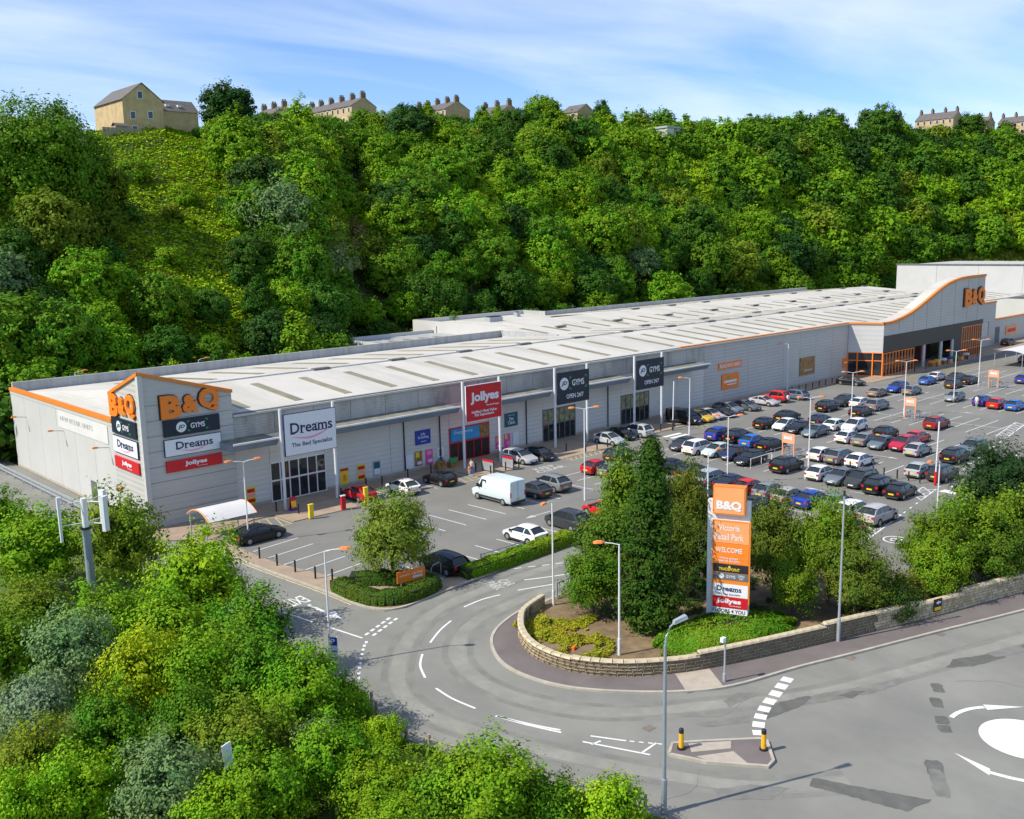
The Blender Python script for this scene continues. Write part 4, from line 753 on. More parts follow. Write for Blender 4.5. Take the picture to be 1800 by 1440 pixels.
# every tree of the wood: place along the foot line and up the slope (thousandths), size (hundredths), colour, crown form, landmark below it
WOOD = ('2714,11,91,3,2,0;3040,4,122,0,2,0;3387,33,71,7,3,0;3752,25,77,0,1,1;2968,100,124,2,0,0;3210,84,119,2,0,0;3511,77,87,0,0,0;4033,36,46,2,4,1;2859,174,67,2,2,0;'
 '3896,77,77,3,0,1;4318,28,58,0,5,1;3445,152,79,0,1,0;3189,178,72,4,0,0;4189,81,49,2,0,1;4797,25,101,0,6,2;2902,246,113,5,3,0;3123,231,66,3,0,0;4621,73,85,4,4,2;'
 '3874,179,96,2,2,1;3433,227,113,0,0,0;5120,13,99,2,4,2;2759,296,97,2,6,0;4218,173,65,3,0,1;4988,74,69,4,4,2;3056,310,98,3,5,0;4563,162,67,3,6,2;3431,309,70,3,0,0;'
 '5463,33,87,3,2,2;4791,153,82,0,3,2;2954,372,96,2,3,0;2793,387,71,0,3,0;3265,375,139,7,4,0;5317,107,94,3,3,2;5880,15,68,0,6,2;5136,157,73,3,3,2;2775,448,98,1,4,0;'
 '5614,78,77,2,3,2;2993,455,75,7,5,0;3198,441,117,0,1,0;4797,250,71,2,0,2;5006,220,114,2,0,2;4605,287,98,3,3,2;2737,508,149,1,2,0;2909,509,110,0,4,0;5510,159,65,0,2,2;'
 '3592,459,73,7,3,0;6228,26,86,3,2,3;4959,297,79,2,4,2;3102,530,111,7,2,0;5353,233,70,2,0,2;3429,520,83,2,2,0;6045,106,77,2,3,2;6160,89,63,0,3,3;5988,149,88,2,3,2;'
 '6434,15,73,0,2,3;4904,373,89,0,4,2;5363,297,120,0,6,2;3543,571,120,7,0,0;6345,90,75,0,2,3;6571,17,109,2,2,3;5804,237,113,7,4,2;4703,440,111,0,3,2;6454,81,111,3,4,3;'
 '5229,388,80,0,2,2;5021,445,77,4,5,2;6278,178,105,2,1,3;5706,316,105,7,2,2;6768,36,72,7,1,3;6621,93,82,3,4,3;6864,13,97,3,4,3;5541,379,87,2,6,2;6162,251,101,7,3,3;'
 '6042,295,80,7,1,2;5349,436,151,0,4,2;4842,533,121,4,2,2;6458,176,76,2,0,3;6331,230,99,2,0,3;6804,82,61,3,4,3;6561,167,99,2,0,3;6158,298,77,1,0,3;4792,576,111,0,3,2;'
 '5844,381,90,1,1,2;5281,504,136,0,2,2;6420,240,105,4,1,3;7091,27,79,3,3,4;6743,154,91,2,6,3;5776,428,78,1,4,2;4683,644,134,0,5,1;5046,583,113,7,6,2;7000,83,110,3,3,3;'
 '6338,314,145,0,3,3;5589,504,95,2,1,2;7248,24,92,2,4,4;6624,245,120,3,6,3;6206,377,90,1,0,3;6874,166,133,2,1,3;7122,79,95,2,1,4;5367,572,137,2,1,2;6044,443,88,0,1,2;'
 '4968,662,75,3,1,2;6773,222,101,2,2,3;7338,24,77,5,3,4;6303,380,139,4,0,3;6520,316,119,1,2,3;6152,434,90,1,1,3;6631,294,151,0,0,3;5208,659,133,0,2,2;5949,511,100,0,4,2;'
 '7234,105,100,0,4,4;7089,159,71,0,4,4;4905,730,111,3,2,2;6433,388,151,2,1,3;5627,588,139,1,1,2;4593,790,94,0,1,1;6943,224,96,0,0,3;7489,34,108,0,4,4;6361,439,136,0,0,3;'
 '7205,155,137,0,2,4;7438,75,114,3,3,4;6855,293,122,0,2,3;4753,801,88,2,3,1;5581,645,71,1,5,2;6622,381,85,3,2,3;5854,597,112,2,5,2;7676,24,81,2,1,5;5255,743,79,0,0,2;'
 '4514,883,45,2,0,1;6234,530,104,0,2,3;7092,251,101,2,5,4;6990,289,127,4,2,3;7547,81,90,3,3,5;6478,461,122,2,0,3;7197,219,143,2,1,4;7742,12,75,0,6,5;5132,783,105,3,4,2;'
 '6369,507,90,2,2,3;6769,380,101,1,4,3;7369,165,98,3,2,4;4721,866,77,7,4,1;4391,931,34,3,1,1;6602,448,92,1,3,3;5504,734,136,1,5,2;5894,654,126,7,3,2;7469,153,84,4,3,4;'
 '6495,500,103,7,2,3;7664,82,91,2,6,5;7325,219,101,0,1,4;6239,586,121,0,5,3;6936,372,72,0,0,3;5067,858,84,7,3,2;5427,784,103,0,0,2;7147,313,90,3,2,4;7600,149,89,3,1,5;'
 '5826,724,134,2,3,2;6630,514,144,0,0,3;7964,17,148,0,0,5;6411,584,90,0,3,3;7078,371,126,0,1,4;6867,448,100,1,3,3;7312,289,98,1,2,4;6247,646,88,3,3,3;4801,957,45,0,0,1;'
 '5267,881,71,2,4,2;5699,803,76,7,4,2;7547,234,156,0,3,5;5139,926,68,1,2,2;6585,585,77,0,2,3;6988,455,140,0,5,3;6126,725,98,0,5,2;7786,154,110,5,1,5;7901,109,86,3,5,5;'
 '8084,34,84,3,4,6;8003,76,76,2,0,5;6823,534,93,0,2,3;6410,671,77,0,1,3;7143,430,128,1,2,4;6506,646,119,0,2,3;7445,319,89,1,2,4;7638,244,151,7,4,5;7267,389,81,1,1,4;'
 '5684,857,78,1,2,2;6006,803,98,2,3,2;7014,503,150,4,3,3;7919,153,102,2,3,5;5461,931,61,3,1,2;6293,744,102,2,1,3;6774,599,159,2,0,3;7395,388,137,1,2,4;7273,437,154,0,2,4;'
 '7595,316,131,3,4,5;6886,584,89,0,4,3;6714,644,103,3,4,3;8183,75,91,3,2,6;7819,242,107,1,5,5;6420,746,109,2,4,3;5948,872,80,2,1,2;7135,514,136,1,2,4;8291,31,77,0,0,6;'
 '7757,288,140,0,4,5;6227,818,81,2,2,3;7547,376,95,0,2,5;5804,928,58,0,1,2;7424,433,148,0,2,4;6881,644,153,3,4,3;7965,227,112,3,4,5;6411,794,148,4,0,3;6636,736,140,1,0,3;'
 '8432,12,96,3,5,6;8125,174,86,3,3,6;7328,504,76,1,5,4;8270,108,154,2,0,6;5971,930,48,0,3,2;7122,589,135,0,0,4;6499,799,99,1,2,3;7697,376,97,2,1,5;6246,875,95,0,2,3;'
 '7221,574,156,3,0,4;7585,435,122,3,0,5;7442,502,96,0,5,4;7932,304,101,0,3,5;8239,167,125,3,4,6;7054,659,107,2,1,4;6834,738,119,7,1,3;8426,85,159,7,3,6;6135,942,68,2,1,2;'
 '8180,218,158,3,5,6;6425,879,110,3,2,3;7874,361,116,3,5,5;8579,27,99,0,1,6;8010,313,143,0,3,5;6925,738,107,2,2,3;6718,807,85,0,1,3;7185,647,146,0,2,4;7355,599,81,1,2,4;'
 '6836,794,121,2,1,3;8692,5,95,0,1,6;8416,160,100,2,4,6;7773,449,102,2,0,5;6345,950,74,7,2,3;6582,883,88,2,1,3;8293,227,153,0,4,6;7589,531,79,7,4,5;8017,359,156,7,3,5;'
 '7313,645,81,1,2,4;7158,716,126,7,2,4;8602,103,92,3,3,6;8184,315,110,0,3,6;6514,942,72,1,6,3;7911,435,88,3,6,5;7008,792,100,3,4,3;6759,877,80,4,0,3;7537,596,106,7,0,4;'
 '8544,161,87,3,2,6;7269,716,145,0,6,4;6695,929,66,3,4,3;8482,217,82,2,0,6;8850,9,141,2,0,7;7779,533,137,2,0,5;6862,885,88,0,6,3;8003,449,108,0,3,5;7867,508,133,0,6,5;'
 '7506,658,140,0,1,4;8216,372,112,1,5,6;7393,713,156,3,2,4;7164,801,101,0,2,4;7692,594,120,0,0,5;8778,89,111,0,5,6;8372,321,104,2,5,6;8709,152,81,3,4,6;7070,869,108,3,1,4;'
 '7999,501,131,2,4,5;7834,571,79,0,2,5;8476,295,117,0,1,6;8980,10,103,2,5,7;6863,950,59,2,1,3;7615,674,86,1,1,5;8860,93,163,4,0,7;7282,807,100,0,2,4;8595,249,137,0,2,6;'
 '7178,864,87,3,6,4;8189,459,139,1,5,6;7523,734,109,3,2,4;8365,382,97,0,0,6;6970,956,63,0,5,3;8713,224,139,0,0,6;8816,165,130,3,6,6;7772,661,87,2,5,5;7457,802,111,0,4,4;'
 '9084,19,107,2,1,7;7319,856,101,0,0,4;8368,434,76,1,5,6;8643,300,132,0,1,6;7683,722,151,0,2,5;8005,590,91,1,6,5;8212,513,91,1,2,6;7159,945,76,2,2,4;8518,392,104,3,5,6;'
 '7872,667,88,1,2,5;7226,932,71,0,5,4;9049,101,127,3,0,7;8080,601,88,4,1,5;8985,175,122,2,0,7;7613,809,121,0,2,5;9126,76,80,0,1,7;8031,641,109,0,4,5;8887,245,129,4,4,6;'
 '8388,499,139,2,6,6;8647,386,76,3,1,6;7490,876,93,0,3,4;7370,929,67,2,4,4;8842,291,82,1,3,6;7830,746,127,1,2,5;8234,588,84,2,3,6;9243,29,121,0,0,7;8565,450,118,3,2,6;'
 '7731,808,98,7,3,5;9108,162,105,0,1,7;7813,789,115,0,1,5;7948,735,129,2,4,5;7629,883,81,0,2,5;8959,294,120,0,2,7;9041,244,106,1,3,7;8541,518,82,1,0,6;8711,439,159,0,5,6;'
 '7708,863,111,0,5,5;9363,5,137,2,2,7;9258,91,109,3,4,7;8819,391,96,0,5,6;8253,651,79,1,4,6;8428,579,126,0,4,6;7558,945,106,1,1,4;8121,737,122,2,4,6;7841,854,95,1,3,5;'
 '7622,948,68,1,3,5;9259,154,150,0,6,7;8363,661,111,1,3,6;8993,361,83,0,4,7;8867,442,88,1,2,6;8001,808,112,2,2,5;9468,10,81,2,1,7;9173,249,163,7,3,7;8288,717,122,0,1,6;'
 '8736,534,160,0,0,6;8655,578,110,4,4,6;9407,95,133,2,0,7;9140,302,122,0,3,7;8123,795,122,1,6,6;7787,932,89,7,5,5;8851,513,96,1,4,6;9007,430,75,1,0,7;9285,223,81,1,2,7;'
 '9385,146,134,2,1,7;9102,365,75,1,0,7;7977,886,97,2,0,5;8584,668,137,0,3,6;9493,94,95,7,4,7;8783,588,108,3,0,6;8444,740,99,2,3,6;9584,34,78,3,2,7;9256,296,98,2,1,7;'
 '9472,146,135,0,0,7;7921,958,101,2,2,5;8321,818,80,2,5,6;9399,223,77,4,4,7;8747,649,121,7,0,6;9210,378,125,3,0,7;9121,450,86,1,3,7;8214,881,95,2,4,6;9681,23,92,2,4,8;'
 '8023,946,62,0,0,5;9025,533,81,1,6,7;9338,306,120,2,3,7;8509,788,159,0,3,6;8991,580,160,3,2,6;8675,730,122,3,2,6;9626,99,77,0,0,7;8320,872,108,2,1,6;8923,642,125,2,2,6;'
 '9128,513,124,2,0,7;9573,170,83,3,4,7;9235,449,159,2,1,7;8782,738,137,2,5,6;9344,382,161,2,0,7;8300,931,90,0,4,6;9550,232,82,7,0,7;9835,9,123,0,4,8;9486,305,104,0,1,7;'
 '9772,75,80,3,2,8;9100,600,118,2,2,7;8561,864,76,0,6,6;8701,811,126,2,1,6;9278,499,76,3,3,7;8980,713,161,3,4,6;9639,221,159,0,2,7;8853,786,138,0,3,6;8488,932,65,0,0,6;'
 '9398,428,163,0,6,7;9074,670,84,3,1,7;9733,178,96,2,2,8;9238,571,77,7,5,7;9491,379,96,0,1,7;9935,22,96,3,3,8;9593,310,115,2,1,7;8614,938,75,3,4,6;8784,872,123,2,0,6;'
 '9827,156,88,3,2,8;9895,103,135,2,4,8;9397,508,116,7,5,7;9460,463,89,3,5,7;9753,250,85,3,1,8;9232,657,104,9,3,7;9354,586,98,2,0,7;8810,925,118,3,0,6;8938,872,105,3,2,6;'
 '9610,390,120,2,6,7;9148,746,126,7,0,7;9727,313,93,0,4,7;9487,507,84,3,0,7;9104,799,108,3,1,7;9597,454,120,0,0,7;9889,219,107,3,0,8;9317,674,110,2,2,7;9694,383,142,3,6,7;'
 '9266,722,104,0,4,7;9815,296,104,1,1,8;9981,166,109,4,1,8;9493,582,95,9,5,7;9188,811,106,3,2,7;8982,954,104,2,3,6;9424,643,120,2,5,7;9704,433,81,3,2,7;9104,887,121,2,0,6;'
 '9965,229,122,0,6,8;10105,162,109,2,3,8;9351,723,125,0,4,7;9282,787,143,2,4,7;9929,288,150,7,0,8;9645,529,110,2,2,7;9846,381,103,3,1,8;9130,933,110,0,1,7;'
 '9595,602,100,4,2,7;10255,171,97,3,1,8;9537,665,155,4,1,7;9467,720,96,3,1,7;9260,878,140,3,0,7;9758,500,132,3,6,7;10163,244,88,3,5,8;9868,431,86,3,1,8;9408,800,116,3,5,7;'
 '9333,861,140,0,4,7;9960,370,106,0,4,8;10058,311,129,3,4,8;9713,581,81,3,2,7;9228,949,98,2,6,7;10327,222,77,4,1,8;9659,645,144,0,1,7;10475,169,85,2,0,8;'
 '10022,383,108,2,1,8;10225,297,131,0,0,8;9577,746,98,2,4,7;9867,522,105,7,0,8;10562,175,138,2,4,8;9450,853,136,0,5,7;9972,447,87,0,0,8;9818,590,112,3,0,7;'
 '9573,783,86,3,3,7;10534,216,144,0,3,8;10354,292,123,3,3,8;9401,928,104,3,1,7;10228,360,103,3,3,8;9944,533,119,7,1,8;10105,451,144,0,0,8;10787,165,142,1,6,8;'
 '9708,744,87,7,5,7;9830,652,97,2,3,7;9491,929,101,3,1,7;10709,220,122,7,1,8;9563,889,111,9,3,7;9935,598,113,2,5,8;10422,361,99,1,0,8;10231,454,139,1,3,8;'
 '9697,816,116,4,3,7;10956,164,98,0,4,8;10581,321,98,3,3,8;10124,529,121,2,1,8;9916,669,99,4,5,8;10517,366,122,1,2,8;9849,734,162,3,2,7;10893,224,132,2,6,8;'
 '9579,956,69,4,4,7;9776,808,86,3,1,7;11133,175,96,2,2,8;10076,598,160,3,0,8;11241,160,105,7,2,8;9716,878,115,3,4,7;10252,534,75,2,0,8;10431,455,145,3,6,8;'
 '10767,311,96,7,0,8;9966,717,132,2,3,8;11053,231,113,2,0,8;11136,220,157,0,2,8;10887,290,86,0,4,8;10069,668,89,2,4,8;10210,603,92,0,6,8;9878,812,125,3,3,7;'
 '9730,930,84,4,0,7;9805,880,129,3,2,7;10712,387,130,1,4,8;10415,525,106,2,1,8;11289,228,149,7,4,8;10155,663,160,2,4,8;10830,357,79,2,2,8;10604,455,116,0,2,8;'
 '10356,571,78,3,4,8;11055,292,95,7,2,8;10081,731,109,2,1,8;10720,437,116,2,4,8;10578,513,92,3,2,8;10027,790,96,2,1,8;9953,854,125,4,3,7;10195,721,90,7,2,8;'
 '11171,319,83,2,2,8;9869,939,94,3,6,7;10831,432,122,0,1,8;10538,571,84,7,3,8;11029,363,100,2,0,8;10345,671,96,2,2,8;11282,319,113,1,0,8;10179,782,101,3,6,8;'
 '10712,523,152,0,0,8;11126,381,79,0,0,8;10452,666,147,2,0,8;10328,730,96,0,2,8;10092,862,104,2,4,8;10627,591,158,2,2,8;11242,388,125,0,6,8;10255,799,117,4,2,8;'
 '9993,955,122,0,2,7;10854,518,122,0,6,8;11045,451,115,2,3,8;11209,431,115,0,0,8;10201,874,83,3,5,8;11117,463,162,1,4,8;10504,720,97,3,6,8;10077,958,88,2,4,8;'
 '10621,675,86,0,2,8;10392,801,106,3,0,8;10824,589,110,2,3,8;11051,508,153,3,3,8;10307,878,126,7,1,8;10776,645,91,0,4,8;10184,957,77,4,1,8;11209,506,110,2,3,8;'
 '11130,524,80,3,0,8;10627,741,110,4,0,8;10417,855,109,3,6,8;10960,594,133,4,2,8;10324,934,106,4,1,8;11111,577,144,3,1,8;10589,804,116,3,3,8;10743,745,110,2,6,8;'
 '10912,673,150,2,0,8;10556,858,103,0,1,8;11174,602,118,7,1,8;11304,573,145,7,5,8;10673,805,121,3,2,8;10904,714,126,7,3,8;11040,669,145,2,3,8;10462,955,95,0,0,8;'
 '11145,670,161,3,1,8;11250,651,76,3,6,8;10821,815,135,2,4,8;11034,736,119,7,3,8;11121,715,76,7,4,8;11300,674,138,2,5,8;10729,888,105,0,1,8;10619,954,68,3,4,8;'
 '10940,803,107,4,6,8;10698,942,76,2,3,8;10823,881,104,2,6,8;11230,746,161,2,2,8;11310,739,103,3,5,8;11091,798,105,2,6,8;10973,864,75,2,4,8;11173,807,161,0,3,8;'
 '10858,948,103,4,3,8;11244,808,78,4,4,8;11096,869,151,0,6,8;11276,854,97,3,2,8;11165,886,87,2,3,8;11101,927,67,3,4,8;11007,956,98,3,4,8;11176,930,124,7,2,8;'
 '11246,932,74,2,1,8;11317,948,75,2,1,8;')
LAND = ['the end wall','the corner tower','the bed shop sign','the pet shop sign','the nearer gym','the farther gym','the building yard sign','the side entrance','the curved facade']
FORM = ['hill0','hill1','hill2','hill3','hill4','hill_tall0','hill_tall1']; CKS = list(GREENS)
for i, rec in enumerate(WOOD.strip(';').split(';')):
    js, jt, sc, ck, key, ld = (int(v) for v in rec.split(',')); js /= 1000; jt /= 1000; sc /= 100; ck = CKS[ck]; key = FORM[key]; p = hill(js, max(jt, 0))
    if i < 300:
        lab = ('small ' if sc < .86 else 'large ' if sc > 1.15 else '')+NAMES[ck].replace('in the hillside wood','')+('at the foot of' if jt < .12 else 'low on' if jt < .32 else 'halfway up' if jt < .6 else 'high on' if jt < .85 else 'near the crest of')+' the wood above '+LAND[ld]
        place_tree(key, 'woodland_tree', lab, tuple(p-Vector((0,0,.6))), (sc*rnd.uniform(.9,1.1), sc*rnd.uniform(.9,1.1), sc), jit(GREENS[ck]), group=lab.replace(' tree ',' trees '))
    else:
        me = PROTO[key][0]; V = np.empty(len(me.vertices)*3, np.float32); me.vertices.foreach_get('co', V); V = V.reshape(-1,4,3); V = V[rng.random(len(V)) < .24]
        c = V.mean(1, keepdims=True); V = c+(V-c)*1.65; a = rnd.uniform(0,6.28); ca, sa = math.cos(a), math.sin(a)
        V = np.stack([V[...,0]*ca-V[...,1]*sa, V[...,0]*sa+V[...,1]*ca, V[...,2]], -1)*sc+np.array(p)-np.array([0,0,.6]); far_V.append((ck, V))
fm = ['bright','lime','mid','deep','dark','olive']; me = quads_mesh('woodland', np.concatenate([V for _, V in far_V])); me.materials.clear()
for ck in fm: leafmat('leaf_'+ck, .17, GREENS[ck]); me.materials.append(MT['leaf_'+ck])
me.polygons.foreach_set('material_index', np.concatenate([np.full(len(V), fm.index(ck) if ck in fm else 2, np.int32) for ck, V in far_V]))
tag(link('woodland', me), 'tree crowns of the far wood right of centre', 'woodland', kind='stuff')
# named trees on the skyline and the clearing
SKY_TREES = [('huge',(58,184),1.0,'mid','huge round tree on the left skyline'),('hill3',(44,178),1.5,'mid','mid green tree left of the huge skyline tree'),('hill1',(119,229),1.35,'dark','dark spreading tree right of the gabled house'),('hill_tall0',(124,212),1.0,'dark','dark grey-green tree below the skyline oak'),
    ('hill2',(232,233),1.2,'bright','bright tree rising above the terrace roofs'),('hill_tall1',(256,228),1.05,'deep','thin tall tree beside a pale roof on the skyline'),('hill3',(402,200),1.9,'deep','broad dark tree crest right of centre on the skyline'),('hill0',(372,208),1.5,'deep','dark tree left of the broad skyline crest'),
    ('hill1',(454,185),1.5,'deep','dark tree in front of the right-hand terrace'),('hill_willow',(100,172),1.25,'grey','pale silvery willow in the middle of the wood'),('hill_willow',(107,168),1.0,'grey','smaller silvery willow beside the big pale willow'),('hill_tall0',(118,176),.9,'brown','half-bare brownish tree right of the willows')]
def nearest_hill(x, y):
    best = None
    for i in range(0, 261):
        s = i/20
        if s > s_max: break
        f, r = lerp_list(FOOT, s), lerp_list(RIDGE, s); dx, dy = r[0]-f[0], r[1]-f[1]; t = ((x-f[0])*dx+(y-f[1])*dy)/(dx*dx+dy*dy); e = math.hypot(f[0]+dx*t-x, f[1]+dy*t-y)
        if best is None or e < best[0]: best = (e, s, t)
    return hill(best[1], max(best[2], 0))
for key, (x, y), sc, ck, lab in SKY_TREES:
    p = nearest_hill(x, y); place_tree(key, 'skyline_tree', lab, (p.x, p.y, p.z-.6), sc, jit(GREENS[ck], .08))
for s, tt in [(4.14, 0.63), (4.69, 0.63), (3.56, 0.4), (4.01, 0.55), (3.96, 0.36), (4.54, 0.28), (3.7, 0.55), (4.53, 0.54), (4.71, 0.95), (4.15, 0.61), (3.8, 0.73), (4.59, 0.7)]:
    p = hill(s, tt)
    ck = rnd.choice(['bright','mid','deep','lime','olive']); place_tree('hill_bush', 'hillside_shrub', {'bright':'bright','mid':'mid green','deep':'deep green','lime':'lime green','olive':'olive'}[ck]+' shrub in the bramble clearing on the hill', tuple(p), rnd.uniform(.6,1.15), jit(GREENS[ck]), group=ck+' shrubs in the clearing', cat='shrub')
for k in range(14):
    x = 30+3.1*k+rnd.uniform(-1,1); y = 124.6+rnd.uniform(0,3.5); ck = rnd.choice(['bright','mid','deep','lime','mid']); hb_ = rnd.random() < .35
    place_tree('hill_tall%d'%(k%2) if hb_ else 'hill_bush', 'foot_tree' if hb_ else 'foot_shrub', {'bright':'bright','mid':'mid green','deep':'deep green','lime':'lime green'}[ck]+(' slim tree' if hb_ else ' shrub')+' right behind the rear parapet, '+('left of' if x < 40 else 'behind' if x < 60 else 'right of')+' the corner tower', (x, y, 0), rnd.uniform(.62,.82) if hb_ else rnd.uniform(1.5,2.3), jit(GREENS[ck]), group=ck+(' slim trees' if hb_ else ' shrubs')+' behind the rear parapet '+str(0 if x < 40 else 1 if x < 60 else 2), cat='tree' if hb_ else 'shrub')
# undergrowth over the slope (uncountable)
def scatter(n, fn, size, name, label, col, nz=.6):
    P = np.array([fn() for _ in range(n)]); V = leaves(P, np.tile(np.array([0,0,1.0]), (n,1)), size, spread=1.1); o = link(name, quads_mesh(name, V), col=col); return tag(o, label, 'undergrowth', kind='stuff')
def clear_pt():
    t = .06+.94*rnd.random(); p = hill(rnd.uniform(3.36+.17*t, 4.6+.68*t), t)
    h = max(0, mnoise.noise(Vector((p.x*.35,p.y*.35,1))))*1.7
    return (p.x+rnd.uniform(-.4,.4), p.y+rnd.uniform(-.4,.4), p.z+h*rnd.random()+.1)
scatter(72000, clear_pt, .36, 'bramble', 'bright green brambles and ferns covering the hill clearing', (.3,.46,.012))
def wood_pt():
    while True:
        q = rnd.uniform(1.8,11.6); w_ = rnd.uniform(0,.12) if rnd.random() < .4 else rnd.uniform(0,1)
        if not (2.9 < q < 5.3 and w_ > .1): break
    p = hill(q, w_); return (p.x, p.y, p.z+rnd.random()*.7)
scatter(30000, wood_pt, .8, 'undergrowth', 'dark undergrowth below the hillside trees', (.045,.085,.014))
def bank_pt():
    s = rnd.uniform(2, len(WL)-2); i = int(s); o = .5+rnd.random()**1.4*24; L = offset(WL[i:i+2], -o); t = s-i; x = L[0][0]+(L[1][0]-L[0][0])*t; y = L[0][1]+(L[1][1]-L[0][1])*t
    return (x, y, .1-.085*max(o-1.5,0)+rnd.random()*(.35+.9*max(0, mnoise.noise(Vector((x*.5,y*.5,2))))))
scatter(60000, bank_pt, .11, 'undergrowth', 'tangled green undergrowth on the bank left of the road', (.11,.2,.012))
# near trees on the bank: x, y, crown radius, crown centre height, colour, shape, label
BANK = [(21.0,73.7,3.8,3.5,'bright','near0','leafy tree left of the antenna mast'),(25.2,68.9,3.1,4.2,'olive','near1','thin olive tree between the mast and the corner tower'),(25.3,57.2,3.3,3.9,'lime','near2','tall bright tree beside the car park exit lane'),(24.6,48.6,2.5,3,'mid','near3','mid green tree below the exit lane tree'),
 (23.2,40.8,2.5,2.7,'bright','near0','bright tree by the parking sign post'),(17.7,47.3,2.1,3.5,'yellow','near1','golden yellow tree in the left thicket'),(15.9,52.1,2.4,3.5,'grey','near2','grey-green tree left of the yellow tree'),(16.9,63.0,2.5,2.2,'olive','near3','olive tree below the mast on the left'),
 (12.9,49.1,1.7,2.6,'blue','near_bush','blue-grey bush at the left edge'),(14.8,44.5,2.0,2.2,'mid','near1','mid green bush below the yellow tree'),(19.9,45.6,2.3,3,'bright','near2','bright bush right of the yellow tree'),(24.4,28.4,2.6,2.1,'bright','near3','big bright bush at the bottom beside the road fence'),
 (28.2,24.6,1.5,1.3,'lime','near_bush','lime bush at the foot of the tall street lamp'),(21.3,35.5,2.0,2,'bright','near0','bright bush above the bottom thicket'),(25.4,36.9,1.0,1.1,'lime','near_bush','small round lime bush by the road fence'),(22.3,38.2,1.3,1.5,'grey','near_bush','small pale bush left of the road fence'),
 (11.2,43.8,2.0,2.3,'olive','near1','olive bush at the lower left edge'),(12.3,40.7,1.9,2,'lime','near2','lime green bush near the bottom left'),(14.9,38.0,2.2,2,'grey','near3','grey-green bush at the bottom left'),(18.7,39.0,2.2,2.3,'olive','near0','olive bush near the white rock'),
 (17.7,34.7,2.0,2,'bright','near1','bright bush at the bottom edge'),(21.8,32.3,1.9,1.6,'bright','near2','broad bright bush left of the big road bush'),(22.7,29.8,1.5,1.5,'mid','near_bush','mid green bush at the bottom centre'),(9.5,41.1,1.7,2,'lime','near3','lime bush in the bottom left corner'),
 (17.7,42.3,2.0,2.3,'mid','near0','mid green bush among the left thicket'),(25.4,40.4,1.4,1.3,'bright','near_bush','low bright bush by the edge of the road'),(26.6,26.4,1.4,1.2,'mid','near_bush','mid green bush behind the low road fence'),
 (22.0,88.0,2.8,2.5,'mid','near1','tree beside the service road guard rail'),(14.1,56.6,2.4,3,'mid','near2','mid green tree at the left edge'),(22.2,43.8,2.2,2.6,'mid','near3','mid green bush left of the parking sign'),(23.4,60.6,2.3,1.6,'mid','near0','low tree between the mast and the exit lane tree'),(19.5,57.5,2.4,2.6,'bright','near1','bright bush right of the left edge tree'),(21.2,52.5,2.4,2.8,'bright','near_tall','bright upright tree behind the yellow tree'),(15.5,35.0,2.0,1.6,'lime','near0','lime thicket bush at the very bottom'),(20.0,29.5,1.9,1.4,'bright','near2','bright bush below the bottom edge bushes')]
for x, y, r, zc, ck, key, lab in BANK:
    base = {'near_bush':1.7,'near_tall':2.1}.get(key, 2.6); k = r/base; ch = {'near_bush':1.1,'near_tall':3.6}.get(key, 3.3)*k
    i = min(range(len(WL)), key=lambda j: math.hypot(WL[j][0]-x, WL[j][1]-y)); o = math.hypot(WL[i][0]-x, WL[i][1]-y); gz = .1-.085*max(o-1.5,0)
    c0 = {'near_bush':1.0,'near_tall':3.4}.get(key, 3.0); kz = min(max((zc-gz)/c0, .5*k), 1.15*k); gz = zc-c0*kz
    place_tree(key, 'bank_tree' if r > 1.6 else 'bush', lab, (x, y, gz), (k, k, kz), tuple(v*1.08 for v in jit(GREENS[ck], .12)), cat='tree' if r > 1.6 else 'bush')
# island trees
col_t = place_tree('columnar', 'columnar_tree', 'tall dark columnar evergreen on the road island', (46.2,37.0,.1), (1.12,1.12,1.02), (.045,.1,.01), rz=.4)
ISLT = [(49.6,43.2,2.9,3.9,'mid','near2','leafy tree left of the dark columnar evergreen'),(45.6,41.4,2.1,2.6,'bright','near3','low bright tree by the island gate'),(53.5,45.4,2.0,5.4,'bright','near_tall','upright tree behind the island trees'),(58.2,43.0,2.1,4.6,'olive','willow','drooping olive tree right of the columnar evergreen'),(51.9,39.4,2.0,3.8,'olive','willow','drooping tree behind the pylon sign left'),
 (56.6,34.4,2.4,4.3,'olive','willow','drooping willow just right of the pylon sign'),(58.4,31.4,2.5,4.4,'bright','willow','broad bright willow on the island'),(57.0,28.6,2.4,3.2,'olive','willow','low willow leaning over the stone wall'),(54.3,31.6,1.7,2.8,'bright','near0','bright leafy shrub near the thin grey pole'),(53.0,36.6,1.9,3.4,'deep','near1','dark shrub right behind the pylon sign'),(58.6,26.9,1.4,1.2,'deep','near_bush','low dark shrub along the stone wall'),
 (66.0,27.4,2.6,3.4,'bright','willow','bright tree at the right by the lane'),(69.4,26.2,2.9,3.9,'bright','near2','leafy bright tree on the right side'),(79.5,28.2,3.7,4.6,'dark','pine','dark pine at the right edge'),(63.6,26.2,2.0,2.2,'lime','near3','lime shrub by the step in the wall'),(69.0,24.4,2.3,2.6,'mid','near0','mid green tree by the right-hand wall'),(73.6,25.2,2.9,3.2,'bright','near1','bright tree below the pine'),(61.0,27.4,1.5,1.2,'olive','near_bush','low olive shrub left of the lane gap')]
for x, y, r, zc, ck, key, lab in ISLT:
    base = {'near_bush':1.7,'near_tall':2.1,'willow':2.8,'pine':3.4}.get(key, 2.6); k = r/base; ch = {'near_bush':1.1,'near_tall':3.6,'willow':3.6,'pine':4.6}.get(key, 3.3)
    place_tree(key, 'island_tree', lab, (x, y, .1), (k, k, max(k, zc/ch)), tuple(v*q for v, q in zip(jit(GREENS[ck], .1), (.82,.74,1.3))))
